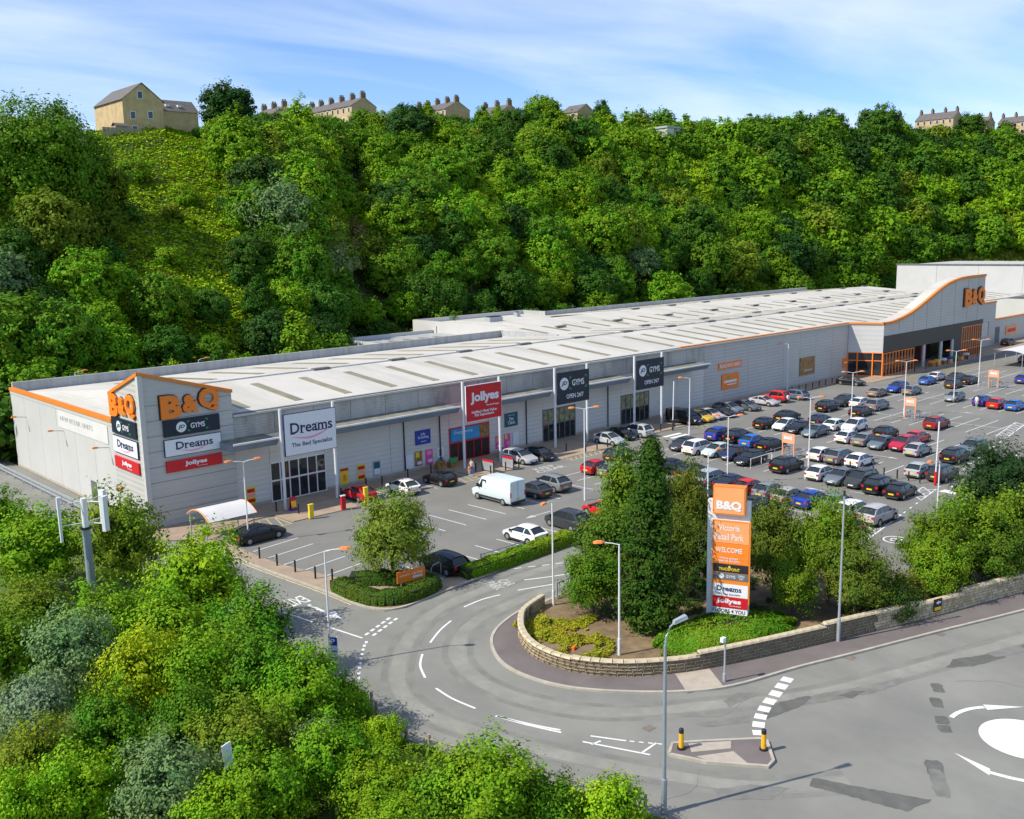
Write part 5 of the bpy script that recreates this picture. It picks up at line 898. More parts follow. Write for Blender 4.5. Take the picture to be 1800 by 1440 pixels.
place_tree('willow', 'car_park_tree', 'single leafy tree in the clipped bed of the car park', (40.0,56.2,.05), (1.1,1.1,1.12), (.19,.27,.03), rz=1.0)
# leafless slim tree
bt = thing('bare_tree', 'slim bare tree standing by the clipped hedge', 'tree', (54.0,47.6,.1)); mb = MB()
for k in range(9):
    a = k*.7; mb.tube([(0,0,0),(math.cos(a)*.12,math.sin(a)*.12,2.2),(math.cos(a)*.4,math.sin(a)*.4,4.3+.3*(k%3))], [.05,.03,.008], 5)
mb.build('branches', 'bark', bt, local=True)
# clipped hedges
def hedge(name, label, line_, w, h, n, col, leaf=.085, dome=False):
    o = thing(name, label, 'hedge', (line_[0][0], line_[0][1], 0)); Lp = smooth_line(line_, 5)
    MB().bar(Lp, -w*.42, w*.42, 0, h*.86).build('core', 'hedge_core', o)
    seg = np.array(Lp); d = np.linalg.norm(np.diff(seg, axis=0), axis=1); cum = np.r_[0, np.cumsum(d)]; T = rng.uniform(0, cum[-1], n); i = np.clip(np.searchsorted(cum, T)-1, 0, len(d)-1); u = ((T-cum[i])/d[i])[:,None]
    base = seg[i]*(1-u)+seg[i+1]*u; tang = (seg[i+1]-seg[i])/d[i][:,None]; no = np.stack([-tang[:,1], tang[:,0]], 1)
    a = rng.uniform(-.15, math.pi+.15, n); ex = 2.0/3.2; cx_, cz_ = np.sign(np.cos(a))*np.abs(np.cos(a))**ex*w/2, np.maximum(np.sin(a),0)**ex*h
    lump = 1+.07*np.sin(T*2.3+1)+.05*np.sin(T*5.1); endf = np.minimum(1, np.minimum(T, cum[-1]-T)/(w*.45)+.25)**.5
    P = np.stack([base[:,0]+no[:,0]*cx_*endf, base[:,1]+no[:,1]*cx_*endf, cz_*lump*endf], 1)+rng.normal(size=(n,3))*.025; Nn = np.stack([no[:,0]*np.cos(a), no[:,1]*np.cos(a), np.maximum(np.sin(a),0)], 1)
    P -= np.array([line_[0][0], line_[0][1], 0]); P[:,2] = np.maximum(P[:,2], .03)
    link('foliage', quads_mesh('foliage', leaves(P, Nn, leaf)), o, col=col); return o
hedge('hedge', 'long clipped hedge with railing between car park and access road', [(44.2,53.2),(47,53.2),(50.8,53.35),(56.7,53.6)], 1.5, 1.0, 22000, (.2,.33,.015))
hedge('hedge', 'clipped dark hedge ring around the car park tree', [(36.5,58.3),(36.4,55.2),(37.2,53.2),(39.2,52.7),(41.3,53.3),(41.0,54.8),(39.6,56.6),(37.7,58.4)], 1.5, .95, 26000, (.085,.15,.016))
def mound(name, label, cx, cy, rx, ry, h, rz, n, col, leaf=.1):
    o = thing(name, label, 'hedge', (cx, cy, .1), rz); mb = MB(); rings = 6; m_ = 18
    for k in range(rings+1):
        ph = k/rings*math.pi/2; rr = math.cos(ph)**.6*.93; mb.v += [(rx*rr*math.cos(6.283*j/m_), ry*rr*math.sin(6.283*j/m_), h*.92*math.sin(ph)) for j in range(m_)]
    for k in range(rings):
        for j in range(m_): mb.f.append((k*m_+j, k*m_+(j+1)%m_, (k+1)*m_+(j+1)%m_, (k+1)*m_+j)); mb.m.append(0)
    mb.build('core', 'hedge_core', o, local=True)
    ph = np.arcsin(rng.random(n)); th = rng.uniform(0, 6.283, n); rr = np.cos(ph)**.6; lump = 1+.05*np.sin(th*5)+.04*np.sin(th*9+ph*6)
    P = np.stack([rx*rr*np.cos(th)*lump, ry*rr*np.sin(th)*lump, h*np.sin(ph)*lump], 1)+rng.normal(size=(n,3))*.03; Nn = unit(np.stack([np.cos(th)*np.cos(ph), np.sin(th)*np.cos(ph), np.sin(ph)], 1))
    link('foliage', quads_mesh('foliage', leaves(P, Nn, leaf)), o, col=col); return o
mound('clipped_shrub', 'broad domed clipped shrub below the pylon sign', 48.9, 32.8, 4.9, 2.3, 1.02, R(-22), 36000, (.13,.255,.012))
def gc(cx, cy, rx, ry, n, col, label, hgt=.35):
    def f(): 
        a = rnd.uniform(0,6.283); r = math.sqrt(rnd.random()); x = cx+rx*r*math.cos(a); y = cy+ry*r*math.sin(a)
        if mnoise.noise(Vector((x*.55,y*.55,4)))+.35*mnoise.noise(Vector((x*2,y*2,7))) < r*.5-.28: return f()
        return (x, y, .12+rnd.random()*hgt*(.4+max(0, mnoise.noise(Vector((x,y,0))))*1.6))
    scatter(n, f, .09, 'ground_cover', label, col)
gc(42.3,41.4,3.0,3.0,9000,(.33,.32,.02),'yellow-green ground cover at the nose of the island'); gc(41.2,37.0,2.2,3.0,5000,(.3,.3,.02),'low yellow-green plants along the curved stone wall'); gc(45.0,33.6,1.6,1.0,1800,(.15,.2,.02),'sparse plants by the clipped shrub'); gc(60,28,6,2.4,9000,(.09,.16,.02),'green ground cover along the right-hand wall'); gc(52,38,7,5,9000,(.05,.1,.02),'shaded ground cover under the island trees',.5)
def scrub_pt():
    p = hill(rnd.uniform(9.6,11.6), rnd.uniform(.0,.2)); return (p.x, p.y, p.z+rnd.random()*1.2+.3)
scatter(22000, scrub_pt, .75, 'scrub', 'yellow scrubby grass bank behind the warehouse', (.36,.4,.05))
# ================================================================== HOUSES ON THE RIDGE
def terrace(label, x, y, ze, length, depth, nh, hw=6.2, rise=2.6, chim=True, wall='house_stone', windows=True):
    """row running along +y from its near gable at (x,y); front faces -x; eaves at height ze"""
    o = thing('terraced_houses', label, 'houses', (x, y, ze-hw)); h = hw
    MB().box(0, depth, 0, length, -4, h).build('wall', wall, o, local=True)
    MB().add([(0,0.01,h),(depth,0.01,h),(depth/2,0.01,h+rise),(0,length-.01,h),(depth,length-.01,h),(depth/2,length-.01,h+rise)], [(0,1,2),(4,3,5)]).build('gable', wall, o, local=True)
    e = .3; q = rise/(depth/2)*e
    rf_ = MB().add([(-e,-.15,h-q),(depth/2,-.15,h+rise+.12),(depth/2,length+.15,h+rise+.12),(-e,length+.15,h-q),(depth+e,-.15,h-q),(depth+e,length+.15,h-q),(-e,-.15,h-q-.15),(-e,length+.15,h-q-.15)], [(0,1,2,3),(1,4,5,2),(0,3,7,6)]).build('roof', 'slate', o, local=True)
    for k in range(nh+1 if chim else 0):
        cy = length*k/nh; cy = min(max(cy, .5), length-.5)
        c = MB().box(depth/2-.9, depth/2+.9, cy-.4, cy+.4, h+rise-.5, h+rise+1.5).build('chimney', 'chimney', rf_, local=True)
        mb = MB()
        for j in (-.55,0,.55): mb.tube([(depth/2+j,cy,h+rise+1.5),(depth/2+j,cy,h+rise+2.1)], .17, 6)
        mb.build('chimney_pots', 'pot', rf_, local=True)
    for k in range(nh*2 if windows else 0):
        cy = length*(k+.5)/(nh*2)
        for z in (h-2.2, h-5.2):
            w = MB().box(-.08, .02, cy-.55, cy+.55, z-.1, z+1.7).build('window', 'white_steel', o, local=True); MB().box(-.1, -.08, cy-.42, cy+.42, z+.05, z+1.55).build('pane', 'car_glass', w, local=True)
    return o
terrace('long stone terrace with six chimneys on the left of the ridge', 180.1, 264.5, 67.8, 31, 9.5, 5)
terrace('stone terrace with five chimneys on the middle of the ridge', 210.1, 254.5, 67.9, 21, 10.5, 4)
terrace('short stone terrace half hidden by trees right of the middle one', 227.1, 246.3, 67.2, 13, 9, 2)
terrace('low stone house with grey roof beside the thin skyline tree', 252.6, 235.0, 68.0, 8, 9, 1, chim=False)
terrace('stone terrace with a tall blank gable at the right of the ridge', 442.1, 186.8, 73.8, 17, 9.5, 3, rise=3)
terrace('terrace behind the trees right of the blank gable', 466, 181.7, 72.9, 16, 9, 3)
terrace('terrace at the far right end of the ridge', 474, 168, 72.5, 12, 9, 2)
terrace('stone house with chimneys left of the blank gable terrace', 430, 207, 73.6, 14, 9, 2)
terrace('terrace chimneys showing above trees at the left of the ridge', 164.6, 286, 66.4, 14, 9, 2, windows=False)
fr_ = thing('flat_roof_house', 'pale flat roofed building behind the skyline trees', 'house', (267.5,222,51.2)); MB().box(0,14,-14,0,0,9.6).build('wall', 'clad_light', fr_, local=True); MB().box(-.4,14.4,-14.4,.4,9.6,10.2).build('roof', 'parapet', fr_, local=True)
lf_ = thing('stone_house', 'grey house behind the huge tree at the left edge', 'house', (56,236,48)); MB().box(-14,0,0,9,0,8).build('wall','clad_light',lf_,local=True); MB().add([(-14.4,-.4,8),(.4,-.4,8),(.4,9.4,8),(-14.4,9.4,8),(-14.4,4.5,11),(.4,4.5,11)], [(0,1,5,4),(2,3,4,5),(0,4,3),(1,2,5)]).build('roof','slate',lf_,local=True)
# big gabled house on the left skyline: gable to the camera's right, long side lit
gh = thing('gabled_house', 'yellow stone gabled house with brown roof on the left skyline', 'house', (92.0,226.5,50.4))
MB().box(0,9.5,0,17,-3,8.0).build('wall','house_stone',gh,local=True)
MB().add([(0,-.01,8),(9.5,-.01,8),(4.75,-.01,11.6)],[(0,1,2)]).build('gable','house_stone',gh,local=True)
MB().add([(-.4,-.3,7.7),(4.75,-.3,11.8),(4.75,17.3,11.8),(-.4,17.3,7.7),(9.9,-.3,7.7),(9.9,17.3,7.7)],[(0,1,2,3),(1,4,5,2)]).build('roof','slate',gh,local=True)
for x, z in ((2.2,3.6),(6.3,3.9),(4.2,8.2),(2.4,.4)):
    w = MB().box(x-.65,x+.65,-.1,.02,z-.1,z+1.7).build('window','white_steel',gh,local=True); MB().box(x-.5,x+.5,-.13,-.1,z+.05,z+1.55).build('pane','car_glass',w,local=True)
MB().box(9.5,19,2,9,-3,6.4).build('wing_wall','house_stone',gh,local=True)
wr = MB().add([(9.5,1.7,6.2),(19.3,1.7,6.2),(19.3,5.5,9.2),(9.5,5.5,9.2),(19.3,9.3,6.2),(9.5,9.3,6.2)],[(0,1,2,3),(3,2,4,5)]).build('wing_roof','slate',gh,local=True)
for x in (11.5,14.5): MB().box(x,x+.9,2.9,3.9,7.35,7.9).build('skylight','white_steel',wr,local=True)
fe = thing('garden_fence', 'grey garden fence and shed below the gabled house', 'fence', (86,224,50))
for k in range(10): MB().box(.9*k,.9*k+.85,0,.06,-.5,1.5).build('board','wood',fe,local=True)
MB().box(3.4,6.2,1,3,-.5,2.1).build('shed','wood',fe,local=True); MB().add([(3.2,.8,2.1),(6.4,.8,2.1),(6.4,2,2.8),(3.2,2,2.8),(6.4,3.2,2.1),(3.2,3.2,2.1)],[(0,1,2,3),(3,2,4,5)]).build('shed_roof','slate',fe,local=True)
# ================================================================== STONE WALL
sw = thing('stone_wall', 'low curved stone wall with stepped coping round the island', 'wall', (38.4,39,0))
WS = [(p[0], p[1]) for p in WALL if p[0] < 120]
cum = [0]
for a, b in zip(WS, WS[1:]): cum.append(cum[-1]+math.hypot(b[0]-a[0], b[1]-a[1]))
def wall_at(d):
    d = min(max(d,0), cum[-1]-1e-4); i = max(j for j in range(len(cum)-1) if cum[j] <= d); t = (d-cum[i])/(cum[i+1]-cum[i]); a, b = WS[i], WS[i+1]
    return a[0]+(b[0]-a[0])*t, a[1]+(b[1]-a[1])*t, math.atan2(b[1]-a[1], b[0]-a[0])
def step_h(d): return .9 if d < 11.6 else .98 if d < 19 else 1.16 if d < 28 else 1.3 if d < 36 else 1.15 if d < 40 else 1.35 if d < 48 else 1.5
SEG = [0,11.6,19,28,36,40,48,cum[-1]]
for a, b in zip(SEG, SEG[1:]):
    n = max(2, int((b-a)/.8)); pts = [wall_at(a+(b-a)*k/n)[:2] for k in range(n+1)]
    MB().bar(pts, -.14, .14, -.1, step_h((a+b)/2)-.06).build('core', 'mortar', sw)
stones = []
d = 0; course = .2
rows_ = []
for c in range(8):
    d = rnd.uniform(0,.3)
    while d < cum[-1]-.2:
        L = rnd.uniform(.3,.62); hgt = step_h(d+L/2)
        top = .1+course*(c+1)
        if top <= hgt+.02 and d+L < cum[-1]: rows_.append((d+L/2, L, c))
        d += L
sb = {}
for m in ('stone','stone_b','stone_c'):
    o = MB().add([(-.5,-.14,0),(.5,-.14,0),(.5,.16,0),(-.5,.16,0),(-.46,-.19,.06),(.46,-.19,.06),(.46,-.19,.9),(-.46,-.19,.94),(-.5,-.14,1),(.5,-.14,1),(.5,.16,1),(-.5,.16,1)], [(0,1,5,4),(1,9,6,5),(9,8,7,6),(8,0,4,7),(8,9,10,11),(2,3,11,10)]).build('stone', m); sb[m] = o.data; bpy.data.objects.remove(o)
near_ = sorted(rows_, key=lambda r: -1/(math.hypot(*wall_at(r[0])[:2])))
rest = MB(); cnt = 0
for r in near_:
    x, y, a = wall_at(r[0]); m = rnd.choice(['stone','stone_b','stone_c'])
    if cnt < 290 and 3 < r[0] < 34:
        o = link('stone', sb[m], sw); o.location = Vector((x, y, .1+course*r[2]))-Vector(sw.location); o.rotation_euler = (0,0,a); o.scale = (r[1]-.03, rnd.uniform(.95,1.08), course-.025); cnt += 1
    else:
        c_, s_ = math.cos(a), math.sin(a); L = (r[1]-.03)/2; rest.add([(x+px*c_-py*s_, y+px*s_+py*c_, .1+course*r[2]+pz) for px, py, pz in ((-L,-.19,0),(L,-.19,0),(L,-.19,course-.025),(-L,-.19,course-.025),(-L,-.1,course-.025),(L,-.1,course-.025),(-L,.15,0),(L,.15,0),(L,.15,course-.025),(-L,.15,course-.025))], [(0,1,2,3),(3,2,5,4),(7,6,9,8)], {'stone':0,'stone_b':1,'stone_c':2}[m])
tag(rest.build('stones', ['stone','stone_b','stone_c'], sw), kind='stuff')
d = 0; cop = None
while d < cum[-1]-.5:
    L = rnd.uniform(.5,.75)
    if cop is None: o = MB().add([(-.5,-.22,0),(.5,-.22,0),(.5,.22,0),(-.5,.22,0),(-.47,-.16,.11),(.47,-.16,.11),(.47,.16,.11),(-.47,.16,.11)], [(3,2,1,0),(4,5,6,7),(0,1,5,4),(1,2,6,5),(2,3,7,6),(3,0,4,7)]).build('coping_stone', 'stone_c'); cop = o.data; bpy.data.objects.remove(o)
    x, y, a = wall_at(d+L/2); o = link('coping_stone', cop, sw); o.location = Vector((x, y, step_h(d+L/2)-.06))-Vector(sw.location); o.rotation_euler = (0,0,a); o.scale = (L-.02,1,1); d += L
wx, wy, wa = wall_at(37.5)
s = sign('wall_sign', 'small black and yellow arrow sign fixed to the stone wall', wx+.06, wy-.22, .42, .75, .85, 'black', t=.04, rz=wa); MB().box(-.3,.3,-.055,-.041,.08,.3).build('print','yellow_sign',s,local=True); MB().add([(-.22,-.05,.6),(.05,-.05,.75),(.05,-.05,.66),(.25,-.05,.66),(.25,-.05,.54),(.05,-.05,.54),(.05,-.05,.45)],[(0,6,5,4,3,2,1)]).build('arrow','white_sign',s,local=True)
# ================================================================== PYLON SIGN
PA = R(-66)
py_ = thing('pylon_sign', 'tall white and orange retail park pylon sign with tenant panels', 'pylon sign', (49.9,33.55,.9), PA)
py_.scale = (.97,.97,.955)
MB().box(-1.5,1.22,-.05,.5,-.95,8.0).build('column','white_steel',py_,local=True)
MB().box(-1.12,.95,-.32,.35,7.15,9.05).build('head_box','orange_trim',py_,local=True)
MB().box(-1.04,.87,-.34,-.32,7.23,8.97).build('head_face','orange_light',py_,local=True)
lettering(py_,'B&Q',-.08,7.75,1.6,.68,'white_sign',-.34,bold=.05,ext=.012)
MB().box(-1.12,1.32,-.22,-.05,1.05,6.7).build('orange_box','orange_trim',py_,local=True)
def panel(z0,z1,m,x0=-1.05,x1=1.22): return MB().box(x0,x1,-.24,-.22,z0,z1).build('panel',m,py_,local=True)
panel(5.2,6.62,'orange_light'); lettering(py_,'Victoria',-.05,6.25,1.35,.4,'white_sign',-.24,bold=.004,ext=.008); lettering(py_,'Retail Park',-.05,5.62,1.85,.42,'white_sign',-.24,bold=.004,ext=.008)
panel(4.1,5.12,'orange'); lettering(py_,'WELCOME',-.05,4.72,1.7,.33,'white_sign',-.24,bold=.004,ext=.008); lettering(py_,"We're always\nopen at diy.com",-.05,4.05,1.4,.38,'white_sign',-.246,bold=.006,ext=.006)
panel(3.78,4.08,'orange')
panel(3.18,3.74,'black'); lettering(py_,'TRADEPOINT',0,3.4,1.35,.2,'yellow_sign',-.24,bold=.01,ext=.008); MB().add([(-.1,-.245,3.52),(.1,-.245,3.52),(.0,-.245,3.68)],[(0,1,2)]).build('logo','yellow_sign',py_,local=True)
panel(2.66,3.14,'gutter'); disc(py_,-.5,2.9,.17,'white_sign',-.25); lettering(py_,'GYMS',.1,2.9,.6,.2,'white_sign',-.24,ext=.006); lettering(py_,'OPEN\n24/7',.78,2.9,.4,.32,'white_sign',-.24,ext=.006)
panel(1.5,2.36,'white_sign'); serif_dreams(py_,0,2.05,1.6,.34,'navy_ink',-.242); lettering(py_,'The Bed Specialist',0,1.65,1.5,.14,'navy_ink',-.242,ext=.006)
panel(.72,1.46,'red_sign'); jollyes(py_,0,1.15,1.6,.4,-.242)
panel(.3,.68,'white_sign'); lettering(py_,'FLOORS 4 YOU',.02,.49,2.1,.26,'black',-.242,bold=.012,ext=.006)
# ================================================================== LAMPS, MAST, POSTS
def lamp(name, label, x, y, h, heads, group, rz=0.0, head='lamp_orange', pole='white_steel', arm=.9):
    o = thing(name, label, 'street lamp', (x, y, 0), rz, group)
    MB().tube([(0,0,0),(0,0,1.2),(0,0,1.21),(0,0,h)], [.1,.1,.07,.05], 8).build('pole', pole, o, local=True)
    for s_ in heads:
        a = MB().tube([(0,0,h-.03),(s_*arm*.5,0,h+.08),(s_*arm,0,h+.12)], .035, 6).build('arm', pole, o, local=True)
        hd = MB(); X = s_*arm
        ring = [(-.32,.06,.0),(-.15,.16,.02),(.15,.18,.02),(.36,.08,0)]
        vs__ = []; 
        for (dx, wy_, dz) in ring: vs__ += [(X+s_*(dx+.3),-wy_,h+.1+dz),(X+s_*(dx+.3),wy_,h+.1+dz),(X+s_*(dx+.3),wy_*.7,h+.26+dz-abs(dx)*.2),(X+s_*(dx+.3),-wy_*.7,h+.26+dz-abs(dx)*.2)]
        fs__ = [(3,2,1,0),(12,13,14,15)]
        for k in range(3):
            for j in range(4): fs__.append((k*4+j,k*4+(j+1)%4,(k+1)*4+(j+1)%4,(k+1)*4+j))
        hd.add(vs__, fs__).build('lamp_head', head, o, local=True)
    return o
GL = 'white car park lamps with orange heads'
for lab, x, y, h, hd, rz in (('double-headed lamp beside the trolley shelter',37.3,73.2,7.1,(-1,1),-.3),('single lamp carrying the parking sign by the exit road',28.9,47.4,7.2,(1,),-.75),('single lamp at the mouth of the access road by the wall end',44.9,44.4,7.5,(-1,),.3),('tall double lamp in front of the nearer gym sign',66.6,61.4,9.0,(-1,1),-.6),
    ('single lamp on the soil of the road island',41.9,35.9,7.1,(-1,),-.75),('single lamp behind the pylon sign',72.6,51.4,5.3,(1,),-.3),('double lamp rising above the pylon sign',80.0,54.3,7.2,(-1,1),-.7),('single lamp by the banner pole near the black van',98.5,72.7,7.3,(-1,),-.6),
    ('double lamp by the nearest orange trolley sign',93.4,53.0,7.5,(-1,1),-.7),('single lamp close to the store wall',137.4,82.2,7.6,(-1,),-.7),('double lamp left of the bronze coupe',118.0,61.0,6.9,(-1,1),-.7),('double lamp left of the middle trolley bay',127.5,58.3,7.6,(-1,1),-.7),('double lamp by the lone grey car',142.9,58.0,7.6,(-1,1),-.7),('double lamp beside the farthest trolley bay',161.4,61.7,7.4,(-1,1),-.7),('single lamp half hidden by trees at the right',74.5,31.0,7.2,(-1,),-.2),('lamp with orange head in front of the corner tower',31.2,88.0,3.2,(1,),-.6)):
    lamp('car_park_lamp', lab, x, y, h, hd, GL, rz)
for lab, y in (('nearest',91.3),('middle',103.6),('farthest',115.6)):
    o = thing('wall_lamp', lab+' orange lamp on a bracket along the white end wall', 'lamp', (32.98,y,6.3), 0, 'orange wall lamps on the end wall'); MB().tube([(0,0,.1),(-1.0,0,.25)], .04, 6).build('bracket','galv',o,local=True); MB().add([(-1.0,-.1,.2),(-1.6,-.16,.22),(-1.6,.16,.22),(-1.0,.1,.2),(-1.05,-.06,.36),(-1.5,-.08,.38),(-1.5,.08,.38),(-1.05,.06,.36)],[(0,1,2,3),(7,6,5,4),(0,4,5,1),(1,5,6,2),(2,6,7,3),(3,7,4,0)]).build('lamp_head','lamp_orange',o,local=True)
for lab, x, y in (('left','41','121.5'),('right','57','121.5')): 
    o = lamp('car_park_lamp', lab+' lamp head peeping over the rear parapet', float(x), float(y)+1, 10.0, (1,), GL, 0)
sl_ = thing('street_lamp', 'tall grey street lamp with curved neck at the roadside', 'street lamp', (31.0,24.0,.05), R(-20))
MB().tube([(0,0,0),(0,0,1.6),(0,0,1.62),(0,0,7.8)],[.13,.13,.09,.07],10).build('pole','grey_steel',sl_,local=True); MB().tube([(0,0,7.7),(.05,0,8.2),(.25,0,8.6),(.5,0,8.75)],[.055,.05,.045,.04],8).build('neck','grey_steel',sl_,local=True); MB().add([(.4,-.1,8.68),(1.05,-.15,8.85),(1.05,.15,8.85),(.4,.1,8.68),(.42,-.08,8.84),(1.0,-.1,9.0),(1.0,.1,9.0),(.42,.08,8.84)],[(3,2,1,0),(4,5,6,7),(0,1,5,4),(1,2,6,5),(2,3,7,6),(3,0,4,7)]).build('lamp_head','galv',sl_,local=True)
gp = thing('grey_pole', 'thin tall grey pole standing in the pavement by the wall', 'pole', (52.9,27.6,.1)); MB().tube([(0,0,0),(0,0,1.5),(0,0,1.52),(.05,0,9.4)],[.12,.12,.08,.055],8).build('shaft','galv',gp,local=True); MB().tube([(0,0,9.3),(.05,0,9.6)],.08,6).build('cap','black',gp,local=True)
sp = thing('sensor_post', 'short grey post with a small white detector on the pavement', 'post', (43.4,29.4,.1)); MB().tube([(0,0,0),(0,0,.5),(0,0,.52),(0,0,2.6)],[.1,.1,.06,.05],8).build('shaft','galv',sp,local=True); MB().box(-.35,-.05,-.1,.1,2.45,2.7).build('detector','white_sign',sp,local=True)
for lab, x, y, m in (('white banner pole with red sleeve in the car park lane',94.3,39.6,'red_sign'),('white banner pole with dark sleeve by the shop fronts',99.5,76.1,'trim')):
    o = thing('banner_pole', lab, 'pole', (x,y,.05)); MB().tube([(0,0,0),(.18,.0,6.4)],.075,8).build('shaft','white_steel',o,local=True); MB().tube([(0,0,0),(.05,0,1.35)],.14,10).build('sleeve',m,o,local=True)
ms = thing('antenna_mast', 'blue-grey phone mast with three white panel antennas among trees', 'mast', (21.8,66.0,-1.6))
MB().tube([(0,0,0),(0,0,7.9)],[.3,.27],14).build('pole','grey_steel',ms,local=True); MB().tube([(0,0,7.9),(0,0,10.0)],[.22,.2],12).build('top_tube','white_steel',ms,local=True); MB().tube([(0,0,7.86),(0,0,8.0)],.36,12).build('collar','black',ms,local=True)
fr = MB()
for a in (R(170),R(-55),R(20)):
    for z in (8.3,9.8): fr.tube([(0,0,z),(math.cos(a)*1.55,math.sin(a)*1.55,z)],.035,6)
fr.tube([(math.cos(R(-55))*1.5,math.sin(R(-55))*1.5,9.9),(math.cos(R(20))*1.5,math.sin(R(20))*1.5,9.9)],.04,6); fr.build('frame','white_steel',ms,local=True)
for a, hgt in ((R(-55),2.4),(R(20),2.4)):
    p = MB(); c_, s__ = math.cos(a), math.sin(a); R_ = 1.5
    p.add([((R_+dx)*c_-dy*s__, (R_+dx)*s__+dy*c_, z) for z in (7.8,10.2) for dx, dy in ((-.08,-.24),(.16,-.24),(.22,0),(.16,.24),(-.08,.24))],[(4,3,2,1,0),(5,6,7,8,9),(0,1,6,5),(1,2,7,6),(2,3,8,7),(3,4,9,8),(4,0,5,9)]); p.build('antenna_panel','white_steel',ms,local=True)
MB().tube([(math.cos(R(170))*1.55,math.sin(R(170))*1.55,7.2),(math.cos(R(170))*1.55,math.sin(R(170))*1.55,10.3)],[.1,.13],8).build('antenna_tube','white_steel',ms,local=True)
# parking notice on the lamp
s = sign('parking_sign', 'blue and white parking sign on the lamp by the exit', 29.05, 47.25, .2, .55, 1.7, 'white_sign', t=.05, rz=R(-50)); MB().box(-.25,.25,-.065,-.051,1.15,1.65).build('blue_field','blue_sign',s,local=True); lettering(s,'P',0,1.4,.24,.36,'white_sign',-.065,bold=.02,ext=.006)
for z in (.75,.35): MB().box(-.25,.25,-.065,-.051,z,z+.06).build('print','blue_sign',s,local=True)
s = sign('direction_board', 'low orange car park direction board behind the clipped hedge', 39.9, 53.9, .85, 2.3, .85, 'orange', t=.08, rz=R(-8)); lettering(s,'Car Park',.5,.55,.85,.22,'white_sign',-.08,bold=.01,ext=.006); MB().box(.1,.9,-.095,-.081,.18,.34).build('print','white_sign',s,local=True); MB().box(-.95,-.1,-.095,-.081,.5,.54).build('print','white_sign',s,local=True)
for x in (-.8,.8): MB().box(x-.04,x+.04,-.02,.04,-.9,.1).build('leg','galv',s,local=True)
# ================================================================== SMALL STREET FURNITURE
bo = thing('bollard', 'x', 'bollard', (35.9,66.0,.08)); MB().tube([(0,0,0),(0,0,.85),(0,0,.86),(0,0,.95)],[.075,.075,.09,.07],8).build('shaft','black',bo,local=True); remember(bo)
bo['group'] = 'black bollards'
BOL = [((35.9,66.0),(36.1,63.6),(36.4,61.2),(37.0,59.8),(35.8,68.6)),((43.8,80.0),(44.9,77.8),(50.9,79.8),(55.0,81.4),(56.6,80.8),(60.4,81.4),(63.4,81.2)),((67.1,78.0),(67.4,75.9),(69.6,75.9),(71.6,75.9)),((81.2,77.8),(82.1,75.5),(84.1,75.5),(86.0,75.5)),((95.6,77),(98,76.9),(101,76.9)),((95.3,52.7),(94.6,50.7),(94.4,48.7),(94.2,47.3),(94.1,46),(94.1,44.8),(94.1,43.4),(94.1,42.2),(94.0,41)),tuple((136+2.1*k,80.5) for k in range(8)),tuple((165+4.6*k,76) for k in range(8)),((93.2,60.5),(94.6,60.5),(94.6,64),(94.6,67.5))]
BL = ['black bollard along the brown path by the exit road','black bollard outside the bed shop','black bollard outside the pet shop','black bollard outside the nearer gym','black bollard by the dark-sleeved banner pole','black bollard in the walkway between parked rows','black bollard along the store wall','black bollard in front of the glazed entrance','black bollard beside the nearest trolley bay']
first = True
for lab, pts in zip(BL, BOL):
    for p in pts:
        if first: bo.location = (*p,.08); bo['label'] = lab; bo['group'] = lab.replace('bollard','bollards'); first = False
        else: dup(bo, (*p,.08), 0, lab, lab.replace('bollard','bollards'))
for lab, x, y, a in (('left traffic bollard on the splitter island',35.75,26.65,0),('right traffic bollard on the splitter island',38.5,23.75,0)):
    o = thing('traffic_bollard', 'yellow and black '+lab, 'bollard', (x,y,.13)); MB().tube([(0,0,0),(0,0,.85)],[.13,.12],12).build('body','bollard_yellow',o,local=True); MB().tube([(0,0,.85),(0,0,1.05),(0,0,1.1)],[.125,.12,.06],12).build('cap','black',o,local=True); MB().tube([(0,0,0),(0,0,.1)],.2,12).build('base','black',o,local=True)
for lab, x, y, m, h in (('yellow totem box in front of the bed shop doors',44.9,75.6,'yellow_sign',1.25),('red totem post right of the bed shop doors',48.6,75.9,'red_sign',1.3),('yellow totem post near the red parked car',51.4,76.2,'yellow_sign',1.5)):
    o = thing('totem', lab, 'totem', (x,y,.08)); MB().box(-.22,.22,-.12,.12,0,h).build('body',m,o,local=True); MB().box(-.24,.24,-.14,.14,h,h+.08).build('cap','white_sign' if m=='red_sign' else m,o,local=True)
ab = thing('pavement_sign', 'red and yellow pavement sign by the bed shop post', 'sign', (45.2,79.3,.08)); MB().add([(-.3,-.25,0),(.3,-.25,0),(.3,0,1.3),(-.3,0,1.3),(-.3,.25,0),(.3,.25,0)],[(0,1,2,3),(3,2,5,4)]).build('board','red_sign',ab,local=True); MB().box(-.35,.35,-.3,.3,0,.12).build('base','blue_sign',ab,local=True); MB().add([(-.26,-.215,.3),(.26,-.215,.3),(.26,-.1,.9),(-.26,-.1,.9)],[(0,1,2,3)]).build('print','yellow_sign',ab,local=True)
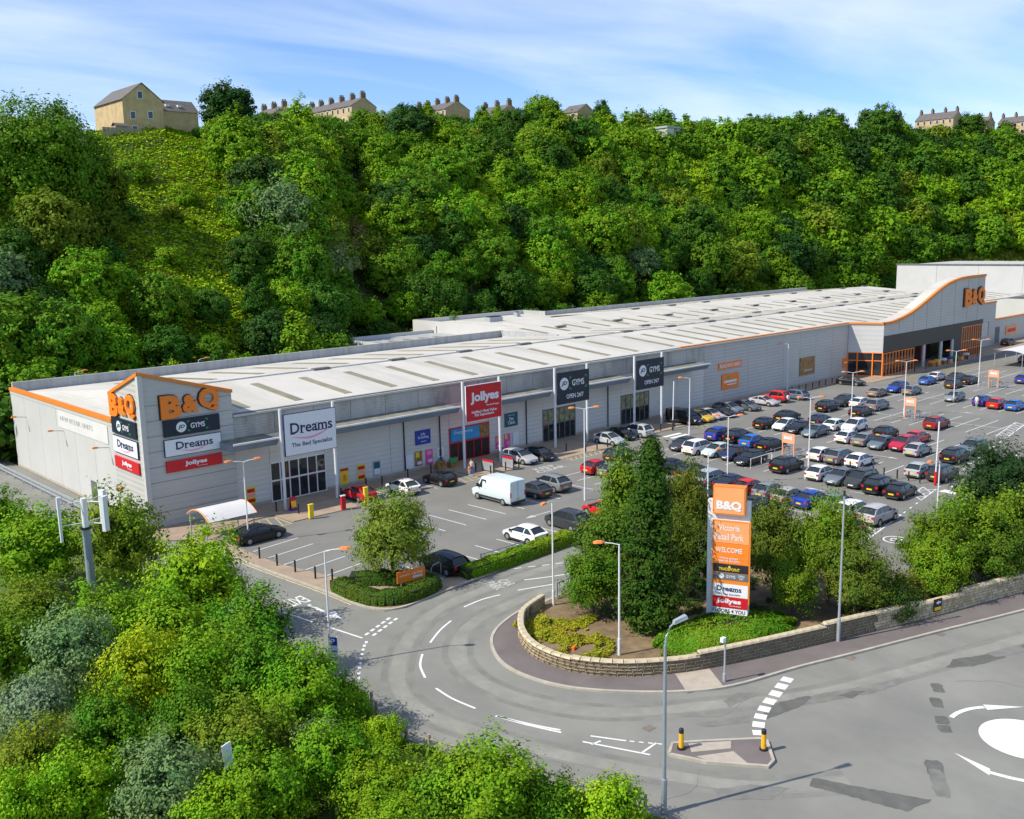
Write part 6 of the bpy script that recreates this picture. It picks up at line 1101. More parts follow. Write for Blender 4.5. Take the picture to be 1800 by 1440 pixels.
# trolley shelter by the tower
sh = thing('trolley_shelter', 'arched white trolley shelter beside the corner tower', 'shelter', (36.6,76.6,.08))
arc = [(-2.1+4.2*k/10) for k in range(11)]; mb = MB()
for k in range(10):
    za, zb = 2.75-.16*arc[k]**2, 2.75-.16*arc[k+1]**2; mb.add([(-2.1,arc[k],za),(2.3,arc[k],za),(2.3,arc[k+1],zb),(-2.1,arc[k+1],zb),(-2.1,arc[k],za-.05),(2.3,arc[k],za-.05),(2.3,arc[k+1],zb-.05),(-2.1,arc[k+1],zb-.05)],[(0,1,2,3),(7,6,5,4)])
mb.build('roof','clad_banner',sh,local=True)
for x in (-2.1,2.3):
    mb = MB(); 
    for k in range(10): mb.tube([(x,arc[k],2.72-.16*arc[k]**2),(x,arc[k+1],2.72-.16*arc[k+1]**2)],.06,6)
    mb.build('roof_edge','orange_light',sh,local=True)
    for y in (-1.5,1.5): MB().tube([(x,y,0),(x,y,2.35)],.05,6).build('post','galv',sh,local=True)
mb = MB()
for y in (-1.5,1.5):
    for z in (.4,.9): mb.tube([(-2.1,y,z),(2.3,y,z)],.03,6)
mb.build('rail','galv',sh,local=True)
rs = thing('trolley_shelter', 'white canopied trolley shelter at the right edge of the car park', 'shelter', (189.5,66.0,0)); mb = MB()
for k in range(10):
    za, zb = 3.2-.12*arc[k]**2, 3.2-.12*arc[k+1]**2; mb.add([(-4,arc[k]*1.3,za),(7,arc[k]*1.3,za),(7,arc[k+1]*1.3,zb),(-4,arc[k+1]*1.3,zb)],[(0,1,2,3)])
mb.build('roof','clad_banner',rs,local=True)
for x in (-3.8,1.5,6.8):
    for y in (-2.4,2.4): MB().tube([(x,y,0),(x,y,2.6)],.06,6).build('post','galv',rs,local=True)
# orange trolley-bay frames with rails and trolleys
tr0 = thing('shopping_trolley', 'x', 'trolley', (0,0,0)); mb = MB(); lo = [(-.22,-.2,.45),(.35,-.16,.5),(.35,.16,.5),(-.22,.2,.45)]; hi = [(-.32,-.27,.95),(.5,-.2,.9),(.5,.2,.9),(-.32,.27,.95)]
for i in range(4):
    for P in (lo, hi): mb.tube([P[i],P[(i+1)%4]],.014,4)
    for t in (0,.33,.66):
        a = Vector(lo[i]).lerp(Vector(lo[(i+1)%4]),t); b = Vector(hi[i]).lerp(Vector(hi[(i+1)%4]),t); mb.tube([a,b],.01,4)
mb.build('basket','galv',tr0,local=True); MB().tube([(-.36,-.27,1.0),(-.36,.27,1.0)],.025,6).build('handle','orange',tr0,local=True)
mb = MB(); mb.tube([(-.3,-.25,.9),(-.35,-.25,.12),(.4,-.2,.12)],.016,4); mb.tube([(-.3,.25,.9),(-.35,.25,.12),(.4,.2,.12)],.016,4); mb.build('chassis','galv',tr0,local=True)
for x, y in ((-.35,-.25),(-.35,.25),(.38,-.19),(.38,.19)): MB().tube([(x,y-.02,.06),(x,y+.02,.06)],.06,8).build('wheel','black',tr0,local=True)
remember(tr0); tfirst = True
for lab, x, y in (('nearest',95.2,56.6),('middle',126.9,57.2),('farthest',160.3,59.0)):
    o = thing('trolley_bay', lab+' trolley bay with steel rails and an orange sign arch', 'trolley bay', (x,y,0)); mb = MB()
    for yy_ in (-1.4,1.4):
        for z in (.35,.95): mb.tube([(-2.4,yy_,z),(3.2,yy_,z)],.03,6)
        for xx_ in (-2.4,-.5,1.4,3.2): mb.tube([(xx_,yy_,0),(xx_,yy_,.98)],.03,6)
    mb.build('rail','galv',o,local=True)
    for yy_ in (-.72,.72): MB().tube([(0,yy_,0),(0,yy_,2.85)],.07,8).build('sign_post','trolley_orange',o,local=True)
    MB().box(-.06,.06,-.8,.8,1.75,2.85).build('sign_panel','trolley_orange',o,local=True)
    v, fs = text_mesh('B&Q', .04, .01); MB().add([(-.075+p[2], -p[0]*1.0, 2.35+p[1]*.45) for p in v], fs).build('lettering','white_sign',o,local=True)
    for k in range(5):
        lb = 'steel shopping trolley in the '+lab+' trolley bay'; loc = (x+.6+.55*k-(0 if k < 3 else 1.6), y+(-.6 if k < 3 else .6), 0)
        if tfirst: tr0.location = loc; tr0['label'] = lb; tr0['group'] = 'trolleys in the '+lab+' bay'; tfirst = False
        else: dup(tr0, loc, rnd.uniform(-.08,.08), lb, 'trolleys in the '+lab+' bay')
for lab, x, y in (('left','67.9','76.9'),('right','70.4','76.4')):
    o = thing('barrier_panel', lab+' clear barrier panel with red top outside the pet shop', 'barrier', (float(x),float(y),.08)); MB().box(-.03,.03,-.9,.9,.15,1.1).build('panel','galv',o,local=True); MB().box(-.04,.04,-.9,.9,1.1,1.32).build('top_strip','red_sign',o,local=True); MB().box(-.05,.05,-.95,-.88,0,1.2).build('post','black',o,local=True); MB().box(-.05,.05,.88,.95,0,1.2).build('post','black',o,local=True)
for lab, x, y, m in (('green plant display by the pet shop doors',66.9,81.6,'green_ink'),('brown crate of goods left of the pet shop doors',65.2,81.8,'brown_print'),('purple goods stand right of the pet shop doors',74.5,81.4,'hotpink')):
    o = thing('goods_display', lab, 'display', (x,y,.08)); MB().box(-.6,.6,-.35,.35,0,.55).build('crate','brown_print',o,local=True)
    for k in range(4): MB().box(-.5+.26*k,-.28+.26*k,-.2,.2,.55,.9+.12*(k%2)).build('goods',m,o,local=True)
for k in range(7):
    x = 178+2.6*k; o = thing('goods_display', ['orange','yellow-topped','white-wrapped','orange and blue','green-topped','brown','pale'][k]+' pallet of goods outside the glazed store entrance', 'display', (x,76.7,.08)); MB().box(-.6,.6,-.5,.5,0,.14).build('pallet','wood',o,local=True); MB().box(-.55,.55,-.45,.45,.14,.75).build('box','orange_light' if k%2 else 'brown_print',o,local=True); MB().box(-.5,.5,-.4,.4,.75,1.15).build('goods',['orange','yellow_sign','white_sign','blue_sign','green_ink','brown_print','white_sign'][k],o,local=True)
# railings
def railing(label, pts, h, m, nb, name='railing'):
    o = thing(name, label, 'railing', (*pts[0],0)); Lp = pts
    for a, b in zip(Lp, Lp[1:]):
        MB().tube([(*a,h),(*b,h)],.045,6).build('top_rail',m,o); MB().tube([(*a,.2),(*b,.2)],.03,6).build('bottom_rail',m,o)
        for k in range(nb): t = (k+.5)/nb; MB().tube([(a[0]+(b[0]-a[0])*t,a[1]+(b[1]-a[1])*t,.2),(a[0]+(b[0]-a[0])*t,a[1]+(b[1]-a[1])*t,h)],.025,5).build('baluster',m,o)
    for p in Lp: MB().tube([(*p,0),(*p,h+.06)],.06,6).build('post',m,o)
    return o
railing('blue-grey railing standing in the long clipped hedge', [(46.3,53.5),(50.7,53.4)], 1.35, 'grey_steel', 6); railing('grey guard railing at the end of the stone wall', [(45.9,45.0),(47.4,45.1)], 1.3, 'grey_steel', 3)
o = thing('hoop_barrier','pale steel hoop beside the black estate car','barrier',(42.4,54.7,.05)); MB().tube([(0,0,0),(0,0,.9),(.2,.05,1.05),(1.0,.3,1.05),(1.2,.35,.9),(1.2,.35,0)],.04,6).build('hoop','galv',o,local=True)
o = thing('hoop_barrier','white steel hoop rail by the black saloon near the trolley bay','barrier',(88.3,57.0,0)); MB().tube([(0,0,0),(0,0,1.05),(4.2,0,1.05),(4.2,0,0)],.045,6).build('hoop','white_steel',o,local=True); MB().tube([(2.1,0,0),(2.1,0,1.05)],.04,6).build('middle_post','white_steel',o,local=True)
# low wooden fence along the road
FN = smooth_line([(27.4,41.0),(26.5,38.6),(26.4,36.6),(27.3,33.6),(28.4,30.0),(29.6,26.0),(30.2,24.4)],4); fo = thing('rail_fence','low pale wooden rail fence along the outer road edge','fence',(*FN[0],0))
for a, b in zip(FN, FN[1:]):
    for z in (.45,.85): MB().tube([(*a,z),(*b,z)],.05,5).build('rail','wood',fo)
for p in FN[::2]: MB().tube([(*p,-.2),(*p,1.1)],.08,6).build('post','wood',fo)
gr = thing('guard_rail','galvanised guard rail along the service road','guard rail',(30.4,118,0))
for z in (.5,.9): MB().bar([(30.3,121),(30.5,100),(30.7,92)],-.04,.04,z,z+.22).build('rail','galv',gr)
for k in range(10): MB().tube([(30.5,92.5+3*k,0),(30.5,92.5+3*k,1.0)],.06,6).build('post','galv',gr)
rw = thing('retaining_wall','dark retaining wall at the back of the service road','wall',(0,127,0)); MB().box(-30,32,127,127.4,0,2.2).build('wall','mortar',rw); MB().box(-30,32,126.9,127.5,2.2,2.35).build('coping','kerbstone',rw)
rk = thing('discarded_board','white board lying on the bottom left thicket','board',(16.9,36.2,3.5),.4); MB().add([(-.32,0,-.45),(.32,.1,-.45),(.36,.25,.5),(-.25,.2,.55),(-.32,.06,-.45),(.32,.16,-.45),(.36,.31,.5),(-.25,.26,.55)],[(0,1,2,3),(7,6,5,4),(3,2,6,7)]).build('panel','white_sign',rk,local=True)
cn_ = thing('traffic_cone','small orange traffic cone lying on the island soil','traffic cone',(40.4,38.4,.2)); MB().tube([(0,0,0),(.5,.1,.12)],[.16,.05],8).build('body','orange',cn_,local=True)
# ================================================================== VEHICLES
CAR = {}
def ring_pts(x, w, zb, zt, tw=.93):
    return [(x,-w*.86,zb),(x,-w,zb+.14),(x,-w,zb+(zt-zb)*.55),(x,-w*.985,zt-.1),(x,-w*tw,zt),(x,0,zt+.025),(x,w*tw,zt),(x,w*.985,zt-.1),(x,w,zb+(zt-zb)*.55),(x,w,zb+.14),(x,w*.86,zb)]
def make_car(key, L, Wd, Hh, belt, nose, hoodb, tail, xf0, xf1, xr1, xr0, wb=None, wr=.32, zb=.2, deck=None, roof_w=.74, spare=False):
    root = thing('car', 'x', 'car'); w = Wd/2; h = L/2; mb = MB(); st = []
    # (x, width factor, top)
    prof = [(-h,.86,tail-.06),(-h+.08,.94,tail),(-h+.35,.99,tail+.02 if deck is None else deck)]
    if deck is not None: prof += [(xr0,1,deck+.03)]
    prof += [(xr0+.25 if deck is not None else -h+.8,1,belt),((xr0+xf0)/2,1,belt),(xf0-.1,1,belt-.01),(xf0+.05,.995,hoodb),(h-.55,.97,nose+.06),(h-.18,.9,nose),(h-.02,.78,nose-.13),(h,.74,nose-.22)]
    prof.sort(key=lambda p: p[0])
    R_ = []
    for x, f, zt in prof: R_.append(ring_pts(x, w*f, zb+(.06 if abs(x) > h-.2 else 0), max(zt, zb+.3)))
    n = len(R_[0]); vs_ = [p for r in R_ for p in r]; fs_ = []
    for i in range(len(R_)-1):
        for k in range(n): fs_.append((i*n+k,(i+1)*n+k,(i+1)*n+(k+1)%n,i*n+(k+1)%n))
    fs_ += [tuple(range(n)), tuple(range((len(R_)-1)*n+n-1,(len(R_)-1)*n-1,-1))]
    mb.add(vs_, fs_)
    # roof skin and pillars
    wbt, wt = w*.92, w*roof_w; zr = Hh
    nr = 5; rv = []; 
    for i in range(nr+1):
        t = i/nr; x = xr1+(xf1-xr1)*t; z = zr-.05*(2*t-1)**2-.02*(1-t)
        rv += [(x,-wt,z-.07),(x,-wt*.9,z-.02),(x,0,z+.02),(x,wt*.9,z-.02),(x,wt,z-.07)]
    rf = [(i*5+k,(i+1)*5+k,(i+1)*5+k+1,i*5+k+1) for i in range(nr) for k in range(4)]
    mb.add(rv, rf)
    zt_r, zt_f = rv[0][2], rv[-5][2]
    def pillar(p, q, wd=.07, th=.03):
        p, q = Vector(p), Vector(q)
        for sy in (-1,1):
            a = Vector((p.x,p.y*sy,p.z)); b = Vector((q.x,q.y*sy,q.z)); dx = Vector((wd/2,0,0)); dy = Vector((0,th*sy,0))
            mb.add([a-dx-dy,a+dx-dy,a+dx+dy*.4,a-dx+dy*.4,b-dx-dy,b+dx-dy,b+dx+dy*.4,b-dx+dy*.4],[(0,1,5,4),(1,2,6,5),(2,3,7,6),(3,0,4,7)])
    zbl = belt+.0; zre = deck+.02 if deck is not None else belt
    pillar((xf0,wbt,hoodb),(xf1,wt,zt_f),.09); pillar((xr0,wbt,zre),(xr1,wt,zt_r),.26 if deck is None else .2); xm = xf1*.35+xr1*.65; pillar((xm+.1,wbt,zbl),(xm,wt,zt_r+.01),.09)
    body = mb.build('body','car_paint',root,local=True,smooth=38)
    # glass
    gm = MB(); i_ = .012; A = [(xr0+i_,-wbt+i_,zre-.02),(xr0+i_,wbt-i_,zre-.02),(xf0-i_,wbt-i_,hoodb-.02),(xf0-i_,-wbt+i_,hoodb-.02)]; Bq = [(xr1+.02,-wt+i_,zt_r-.0),(xr1+.02,wt-i_,zt_r-.0),(xf1-.02,wt-i_,zt_f-.0),(xf1-.02,-wt+i_,zt_f-.0)]
    gm.add(A+Bq,[(0,1,5,4),(1,2,6,5),(2,3,7,6),(3,0,4,7)]); gm.build('windows','car_glass',root,local=True)
    # dark sills and arches
    wb = wb or L*.6; xs = (wb/2-.02+.02, -wb/2); xw = (h-L*.2, -h+L*.195); tm = MB(); tm.box(xw[1],xw[0],-w-.004,w+.004,zb-.02,zb+.12)
    for x in xw:
        for sy in (-1,1):
            P = [(x+(wr+.07)*math.cos(math.pi*k/9), sy*(w+.006), wr*.98+(wr+.07)*math.sin(math.pi*k/9)-.02) for k in range(10)]; tm.add(P+[(x-(wr+.07),sy*(w+.006),zb),(x+(wr+.07),sy*(w+.006),zb)],[tuple(range(12)) if sy > 0 else tuple(range(11,-1,-1))])
    for xx_ in (xf0-.25,xm+.12,max(xr0+.35,xw[1]+.35)):
        for sy in (-1,1): tm.box(xx_-.008,xx_+.008,min(sy*(w-.02),sy*(w+.003)),max(sy*(w-.02),sy*(w+.003)),zb+.15,belt-.12); tm.box(xx_+.1,xx_+.26,min(sy*(w-.02),sy*(w+.012)),max(sy*(w-.02),sy*(w+.012)),belt-.17,belt-.14)
    tm.box(-h-.012,-h+.1,-w*.7,w*.7,zb+.02,zb+.2); tm.box(h-.12,h+.012,-w*.6,w*.6,zb+.05,zb+.22); tm.box(h-.06,h+.014,-w*.42,w*.42,nose-.38,nose-.28); tm.build('trim','trim',root,local=True)
    for x in xw:
        for sy in (-1,1):
            wm = MB(); y0 = sy*(w-.2); y1 = sy*(w+.015); wm.tube([(x,y0,wr),(x,y1,wr)],wr,14); wm.tube([(x,y1-.02*sy,wr),(x,y1+.012*sy,wr)],[wr*.66,wr*.6],10,mi=1); wm.build('wheel',['tyre','rim'],root,local=True)
    for sy in (-1,1):
        MB().box(-h-.012,-h+.14,min(sy*w*.62,sy*w*.9),max(sy*w*.62,sy*w*.9),tail-.3,tail-.1).build('tail_light','tail',root,local=True)
        MB().add([(h-.28,sy*w*.92,nose-.05),(h-.04,sy*w*.55,nose-.09),(h-.02,sy*w*.55,nose-.22),(h-.26,sy*w*.925,nose-.2)],[(0,1,2,3) if sy < 0 else (3,2,1,0)]).build('headlight','headlamp',root,local=True)
        MB().box(xf0-.32,xf0-.14,min(sy*(w+.0),sy*(w+.17)),max(sy*(w+.0),sy*(w+.17)),belt-.02,belt+.13).build('wing_mirror','trim',root,local=True)
    MB().box(-h-.022,-h-.006,-.27,.27,zb+.32,zb+.46).build('rear_plate','plate_yellow',root,local=True); MB().box(h+.004,h+.02,-.26,.26,zb+.2,zb+.31).build('front_plate','plate_white',root,local=True)
    if spare: MB().tube([(-h-.22,0,.85),(-h,0,.85)],.33,14).build('spare_wheel','plate_white',root,local=True)
    remember(root); CAR[key] = [root, False]; return root
make_car('hatch',4.05,1.76,1.46,.93,.7,.94,.95,1.0,.2,-1.25,-1.86)
make_car('suv',4.45,1.86,1.64,1.07,.88,1.08,1.08,1.12,.35,-1.52,-2.08,wr=.36,zb=.26)
make_car('saloon',4.6,1.82,1.43,.92,.7,.94,.95,1.08,.3,-1.05,-1.7,deck=.96,wr=.33)
make_car('coupe',4.5,1.84,1.36,.9,.68,.92,.92,.95,.15,-.95,-1.75,deck=.94,wr=.34)
make_car('estate',4.65,1.83,1.5,.95,.74,.97,.96,1.15,.42,-1.75,-2.15,wr=.33)
make_car('mpv',4.4,1.84,1.66,1.02,.8,1.03,1.03,1.4,.45,-1.6,-2.02,wr=.33)
make_car('jeep',3.9,1.74,1.76,1.05,.98,1.06,1.05,.75,.48,-1.6,-1.85,wr=.37,zb=.34,roof_w=.9,spare=True)
def make_van(key, L, Wd, Hh, nose=.95, wr=.34):
    root = thing('car','x','van'); w = Wd/2; h = L/2; zb = .28; mb = MB(); st = [(-h,.95,Hh-.08),(-h+.05,.99,Hh-.03),(-h+.5,1,Hh),(0,1,Hh),(h-1.75,1,Hh-.02),(h-1.55,.99,Hh-.1),(h-.85,.98,nose+.28),(h-.75,.97,nose+.2),(h-.2,.92,nose),(h-.03,.85,nose-.2),(h,.82,nose-.35)]
    Rr = []
    for x, f, zt in st:
        ww = w*f; tw = .9 if zt > 1.6 else .94; Rr.append([(x,-ww*.9,zb),(x,-ww,zb+.15),(x,-ww,zb+(zt-zb)*.5),(x,-ww*(.97 if zt > 1.6 else .985),zt-.18),(x,-ww*tw,zt-.02),(x,0,zt+.02),(x,ww*tw,zt-.02),(x,ww*(.97 if zt > 1.6 else .985),zt-.18),(x,ww,zb+(zt-zb)*.5),(x,ww,zb+.15),(x,ww*.9,zb)])
    n = 11; fs_ = [(i*n+k,(i+1)*n+k,(i+1)*n+(k+1)%n,i*n+(k+1)%n) for i in range(len(st)-1) for k in range(n)]+[tuple(range(n)),tuple(range((len(st)-1)*n+n-1,(len(st)-1)*n-1,-1))]
    mb.add([p for r in Rr for p in r], fs_).build('body','car_paint',root,local=True,smooth=38)
    gm = MB(); za, zc = nose+.36, Hh-.2; xa, xc = h-.87, h-1.53
    gm.add([(xa+.03,-w*.85,za),(xa+.03,w*.85,za),(xc+.05,w*.8,zc),(xc+.05,-w*.8,zc)],[(0,1,2,3)])
    for sy in (-1,1): gm.add([(h-1.15,sy*(w*.985+.012),nose+.25),(h-2.3,sy*(w*.99+.012),nose+.25),(h-2.25,sy*(w*.965+.012),Hh-.35 if Hh > 2.2 else Hh-.25),(h-1.6,sy*(w*.965+.012),Hh-.35 if Hh > 2.2 else Hh-.25)],[(0,1,2,3) if sy > 0 else (3,2,1,0)])
    gm.build('windows','car_glass',root,local=True); xw = (h-.95,-h+1.05); tm = MB(); tm.box(xw[1],xw[0],-w-.012,w+.012,zb+.12,zb+.32); tm.box(-h-.03,-h+.1,-w*.9,w*.9,zb,zb+.22); tm.box(h-.1,h+.02,-w*.75,w*.75,zb,zb+.25); tm.box(-h-.012,-h+.01,-.012,.012,zb+.3,Hh-.15)
    tm.tube([(-h+1.6,-w-.01,1.35),(-h+3.0,-w-.01,1.35)],.02,4); tm.build('trim','trim',root,local=True)
    for x in xw:
        for sy in (-1,1):
            wm = MB(); y0 = sy*(w-.22); y1 = sy*(w+.02); wm.tube([(x,y0,wr),(x,y1,wr)],wr,14); wm.tube([(x,y1-.02*sy,wr),(x,y1+.012*sy,wr)],[wr*.66,wr*.6],10,mi=1); wm.build('wheel',['tyre','rim'],root,local=True)
    for sy in (-1,1):
        MB().box(-h-.02,-h+.06,min(sy*w*.84,sy*w*.97),max(sy*w*.84,sy*w*.97),.9,1.4).build('tail_light','tail',root,local=True); MB().box(h-.3,h-.03,min(sy*w*.6,sy*w*.9),max(sy*w*.6,sy*w*.9),nose-.32,nose-.1).build('headlight','headlamp',root,local=True); MB().box(h-1.2,h-1.05,min(sy*w,sy*(w+.22)),max(sy*w,sy*(w+.22)),nose+.3,nose+.62).build('wing_mirror','trim',root,local=True)
    MB().box(-h-.035,-h-.02,-.27,.27,.62,.75).build('rear_plate','plate_yellow',root,local=True); MB().box(h+.022,h+.035,-.27,.27,.5,.62).build('front_plate','plate_white',root,local=True); remember(root); CAR[key] = [root, False]
make_van('van',4.9,1.95,1.95); make_van('bigvan',5.6,2.07,2.5,nose=1.05,wr=.35)
CC = {'black':(.008,.008,.009),'yellow':(.72,.42,.01),'silver':(.42,.43,.44),'slate':(.13,.155,.18),'dark grey':(.09,.095,.1),'charcoal':(.035,.038,.042),'grey':(.2,.21,.215),'white':(.78,.78,.77),'red':(.55,.012,.015),'crimson':(.5,.01,.04),'dark red':(.28,.012,.018),'steel blue':(.08,.13,.2),'navy':(.012,.02,.06),'blue':(.01,.045,.33),'bright blue':(.01,.14,.5),'mint':(.5,.62,.58),'bronze':(.22,.2,.17),'orange':(.7,.1,.02),'beige':(.42,.38,.35)}
KN = {'hatch':'hatchback','suv':'off-roader','saloon':'saloon','coupe':'coupe','estate':'estate car','mpv':'people carrier','jeep':'jeep','van':'van','bigvan':'panel van'}
HD = {'E':0,'N':math.pi/2,'W':math.pi,'S':-math.pi/2}
ROWS = [('row against the store wall past the gym',[(104.5,78,'S','van','black'),(107.1,77.3,'S','hatch','yellow'),(109.4,77.3,'S','hatch','silver'),(112,77.4,'S','saloon','black'),(114.5,77.8,'S','suv','slate'),(118.5,77.6,'S','saloon','dark grey'),(123.7,77.8,'S','coupe','silver'),(127.2,78.0,'N','jeep','red'),(131.2,77.4,'N','estate','steel blue'),(149.5,77.6,'S','saloon','black')]),
 ('row fourth from the pylon sign, nearer side',[(109,68.2,'E','hatch','black'),(109.5,65.7,'W','hatch','white'),(109,63.3,'W','hatch','black'),(108.5,60.8,'W','saloon','slate'),(107.9,56.0,'E','hatch','white'),(107.9,53.8,'E','saloon','grey'),(107.3,51.5,'W','saloon','slate'),(108,49.2,'W','suv','crimson'),(106.4,46.8,'E','hatch','silver'),(105.9,42.4,'E','suv','black')]),
 ('row fourth from the pylon sign, farther side',[(115.4,68.9,'E','saloon','black'),(115.5,64.0,'E','hatch','navy'),(113.9,60.9,'E','hatch','white'),(114.3,58.6,'W','suv','white'),(113.4,54,'E','hatch','black'),(112.9,49.8,'E','hatch','red'),(111,42.6,'W','suv','slate')]),
 ('row fifth from the pylon sign',[(125.3,68.4,'E','suv','black'),(130.6,68.8,'W','suv','charcoal'),(131.2,66.5,'E','hatch','white'),(124.9,63.1,'E','saloon','black'),(130.6,63.6,'E','mpv','grey'),(122.6,51.7,'E','suv','dark red')]),
 ('row in front of the side entrance',[(141.8,69.1,'E','coupe','bronze'),(147.4,68.6,'W','suv','blue'),(146.5,65.9,'E','hatch','grey'),(144.4,58.5,'W','hatch','grey'),(143.6,54.1,'E','hatch','blue'),(142.5,51.7,'E','hatch','red'),(142.6,49.3,'E','hatch','bright blue')]),
 ('farthest row by the glazed entrance',[(158,68.5,'E','hatch','bright blue'),(163.3,69.3,'E','hatch','white'),(157,63.8,'E','hatch','charcoal'),(164.2,66.6,'W','saloon','charcoal'),(162.7,63.7,'E','saloon','black'),(168.8,57.4,'E','hatch','blue')]),
 ('row third from the pylon sign',[(99,68.4,'E','suv','blue'),(99.4,66,'E','suv','black'),(98.4,63.2,'E','hatch','bright blue'),(98.1,60.6,'E','saloon','black'),(97.3,53.6,'E','hatch','white'),(97.3,51.4,'E','suv','grey'),(97.3,49.1,'E','hatch','white'),(97.2,42.5,'E','hatch','silver'),(97.2,40.1,'E','suv','charcoal')]),
 ('row second from the pylon sign',[(91.3,68.2,'W','hatch','charcoal'),(91,65.8,'E','mpv','white'),(91.1,63.4,'W','hatch','mint'),(91.2,61.0,'W','hatch','navy'),(90.4,58.4,'W','saloon','black'),(90,53.6,'E','suv','black'),(89.5,49.3,'E','hatch','white'),(89.3,47,'W','saloon','slate'),(89.4,44.9,'W','mpv','charcoal'),(88.5,42.5,'E','suv','black'),(88.1,40.2,'E','hatch','black')]),
 ('first row behind the pylon sign, farther side',[(81.8,62.5,'E','saloon','black'),(81.1,59.3,'E','estate','black'),(79.9,56.2,'E','mpv','silver'),(80.2,53.9,'E','saloon','navy'),(79.7,51.5,'E','hatch','red'),(79.8,49.3,'E','hatch','grey'),(79.4,47.0,'E','hatch','beige'),(79.8,44.8,'E','saloon','blue'),(80.4,42.6,'E','hatch','grey'),(79,40.3,'E','estate','white'),(78.8,37.9,'E','suv','silver')]),
 ('first row behind the pylon sign, nearer side',[(75.4,55.0,'E','saloon','black'),(73.8,52.6,'E','hatch','charcoal'),(74.6,47.4,'E','saloon','black'),(73.4,37.9,'E','hatch','orange')]),
 ('cars beyond the columnar evergreen',[(81.9,69.9,'E','suv','charcoal'),(76,68.1,'E','hatch','red'),(76.1,65.8,'E','hatch','grey')]),
 ('row in front of the gym doors',[(87.8,76.8,'S','hatch','silver'),(91.1,77.7,'S','hatch','black'),(93.8,77.4,'N','mpv','silver')]),
 ('row in front of the pet shop',[(61.2,77.0,'N','hatch','black'),(56.4,77.0,'N','hatch','white'),(51.9,78.2,'N','hatch','red'),(73.6,77.9,'S','estate','silver'),(76.2,77.3,'S','hatch','black')]),
 ('open middle of the car park',[(60.9,67.6,'N','bigvan','white'),(64.5,66.4,'N','hatch','charcoal'),(67.4,66.8,'N','suv','grey')]),
 ('row along the clipped hedge',[(44.5,55.9,'N','estate','black'),(53.9,56.6,'N','hatch','white'),(59.1,56.6,'N','mpv','charcoal'),(64,56.8,'N','hatch','red')]),
 ('bay beside the trolley shelter',[(38.4,73.4,'E','saloon','black')]),('kerb by the garden centre wall',[(222.5,79.4,'E','suv','charcoal'),(196,66.4,'E','saloon','grey')])]
ORD = ['first','second','third','fourth','fifth','sixth','seventh','eighth','ninth','tenth','eleventh']
for rowname, cars in ROWS:
    seen = {}
    for c in cars: seen[(c[3],c[4])] = seen.get((c[3],c[4]),0)+1
    used = {}
    for x, y, hd, kind, ck in cars:
        nm = f'{ck} {KN[kind]}'; k = used.get((kind,ck),0); used[(kind,ck)] = k+1
        lab = (ORD[k]+' ' if seen[(kind,ck)] > 1 else '')+nm+(' with front facing the camera side' if hd in 'WS' and False else '')+' in the '+rowname if not rowname.startswith(('bay','kerb','cars')) else nm+(' in the ' if rowname.startswith('bay') else ' by the ' if rowname.startswith('kerb') else ' among the ')+rowname
        lab = lab.replace('by the kerb by','at the kerb by')
        j = rnd.uniform(-.03,.03); loc = (x, y, .006); rz = HD[hd]+j
        root, done = CAR[kind]; col = jit(CC[ck], .06)
        if not done:
            root.location = loc; root.rotation_euler = (0,0,rz); root['label'] = lab; root['group'] = 'parked cars'; CAR[kind][1] = True
            root['category'] = 'van' if 'van' in kind else 'car'
            for o in KIDS[root.name]: o.color = (*col,1)
        else:
            o = dup(root, loc, rz, lab, 'parked cars', col); o['category'] = 'van' if 'van' in kind else 'car'
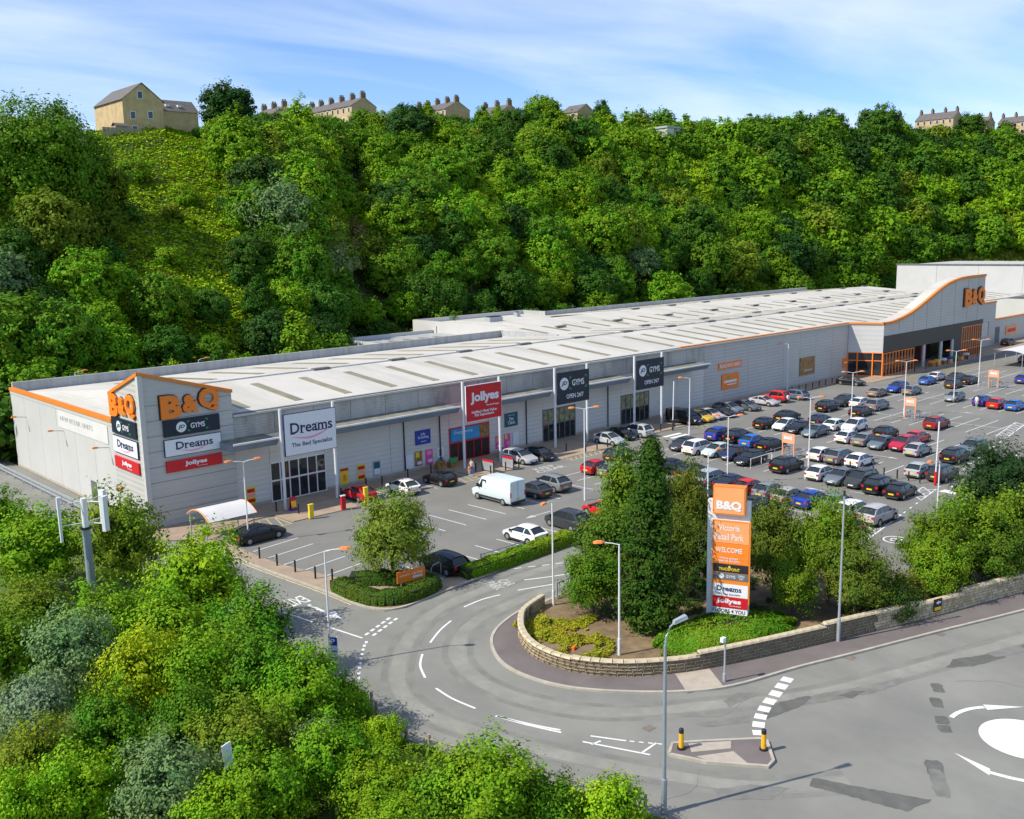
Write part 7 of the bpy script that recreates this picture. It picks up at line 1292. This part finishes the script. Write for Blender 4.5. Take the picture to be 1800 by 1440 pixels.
# ================================================================== PEOPLE
def person(label, loc, rz, top, legs, h=1.72, stride=.12):
    k = h/1.75; me = bpy.data.meshes.new('body')
    J = [(0,0,.95),(0,.0,1.2),(0,.01,1.42),(0,.0,1.52),(0,.02,1.63),(0,.02,1.74),(-.17,0,1.4),(-.24,.02,1.13),(-.25,.1,.9),(-.25,.13,.8),(.17,0,1.4),(.24,-.02,1.13),(.25,.05,.9),(.25,.08,.8),(-.09,0,.9),(-.1,stride*.5,.5),(-.1,stride*.2,.08),(-.1,stride*.2+.14,.03),(.09,0,.9),(.1,-stride*.3,.5),(.1,-stride,.08),(.1,-stride+.14,.03)]
    E_ = [(0,1),(1,2),(2,3),(3,4),(4,5),(2,6),(6,7),(7,8),(8,9),(2,10),(10,11),(11,12),(12,13),(0,14),(14,15),(15,16),(16,17),(0,18),(18,19),(19,20),(20,21)]
    rad = [.15,.14,.15,.055,.095,.07,.065,.048,.036,.04,.065,.048,.036,.04,.09,.065,.045,.04,.09,.065,.045,.04]
    me.from_pydata([(x*k,y*k,z*k) for x,y,z in J], E_, []); ob = bpy.data.objects.new('tmp', me); COL.objects.link(ob); sk = ob.modifiers.new('s','SKIN'); ob.modifiers.new('sub','SUBSURF').levels = 1
    for i, v in enumerate(me.skin_vertices[0].data): v.radius = (rad[i]*k*1.1, rad[i]*k*.85)
    me.skin_vertices[0].data[0].use_root = True
    dg = bpy.context.evaluated_depsgraph_get(); m2 = bpy.data.meshes.new_from_object(ob.evaluated_get(dg)); bpy.data.objects.remove(ob)
    m2.materials.clear()
    for m in ('skin','cloth'): m2.materials.append(MT[m])
    lm = bpy.data.materials.get('legs_'+str(legs)) or mat('legs_'+str(legs), legs, rough=.85); m2.materials.append(lm)
    for p in m2.polygons:
        z = p.center.z/k; x = abs(p.center.x)/k; p.material_index = 0 if z > 1.47 or (x > .2 and z < 1.15) else (1 if z > .92 else 2); p.use_smooth = True
    t = thing('person', label, 'person', loc, rz); link('body', m2, t, col=top)
    hb = MB(); 
    for i in range(4):
        for j in range(8): ph = i/3*1.4; hb.v.append((.105*k*math.cos(j*.785)*math.cos(ph), (-.01+.115*math.sin(j*.785)*math.cos(ph))*k, (1.69+.11*math.sin(ph))*k))
    for i in range(3):
        for j in range(8): hb.f.append((i*8+j,i*8+(j+1)%8,(i+1)*8+(j+1)%8,(i+1)*8+j)); hb.m.append(0)
    hb.build('hair','hair',t,local=True,smooth=60); return t
person('person in a pale top and blue trousers walking out of the pet shop', (65.9,77.3,.08), 2.4, (.7,.55,.45), (.03,.12,.4))
person('small person in orange beside the adult by the pet shop', (65.3,77.0,.08), 2.2, (.75,.2,.05), (.6,.6,.55), h=1.2)
person('person in white loading the open blue hatchback', (141.0,54.0,.02), 1.6, (.75,.74,.7), (.5,.5,.48))
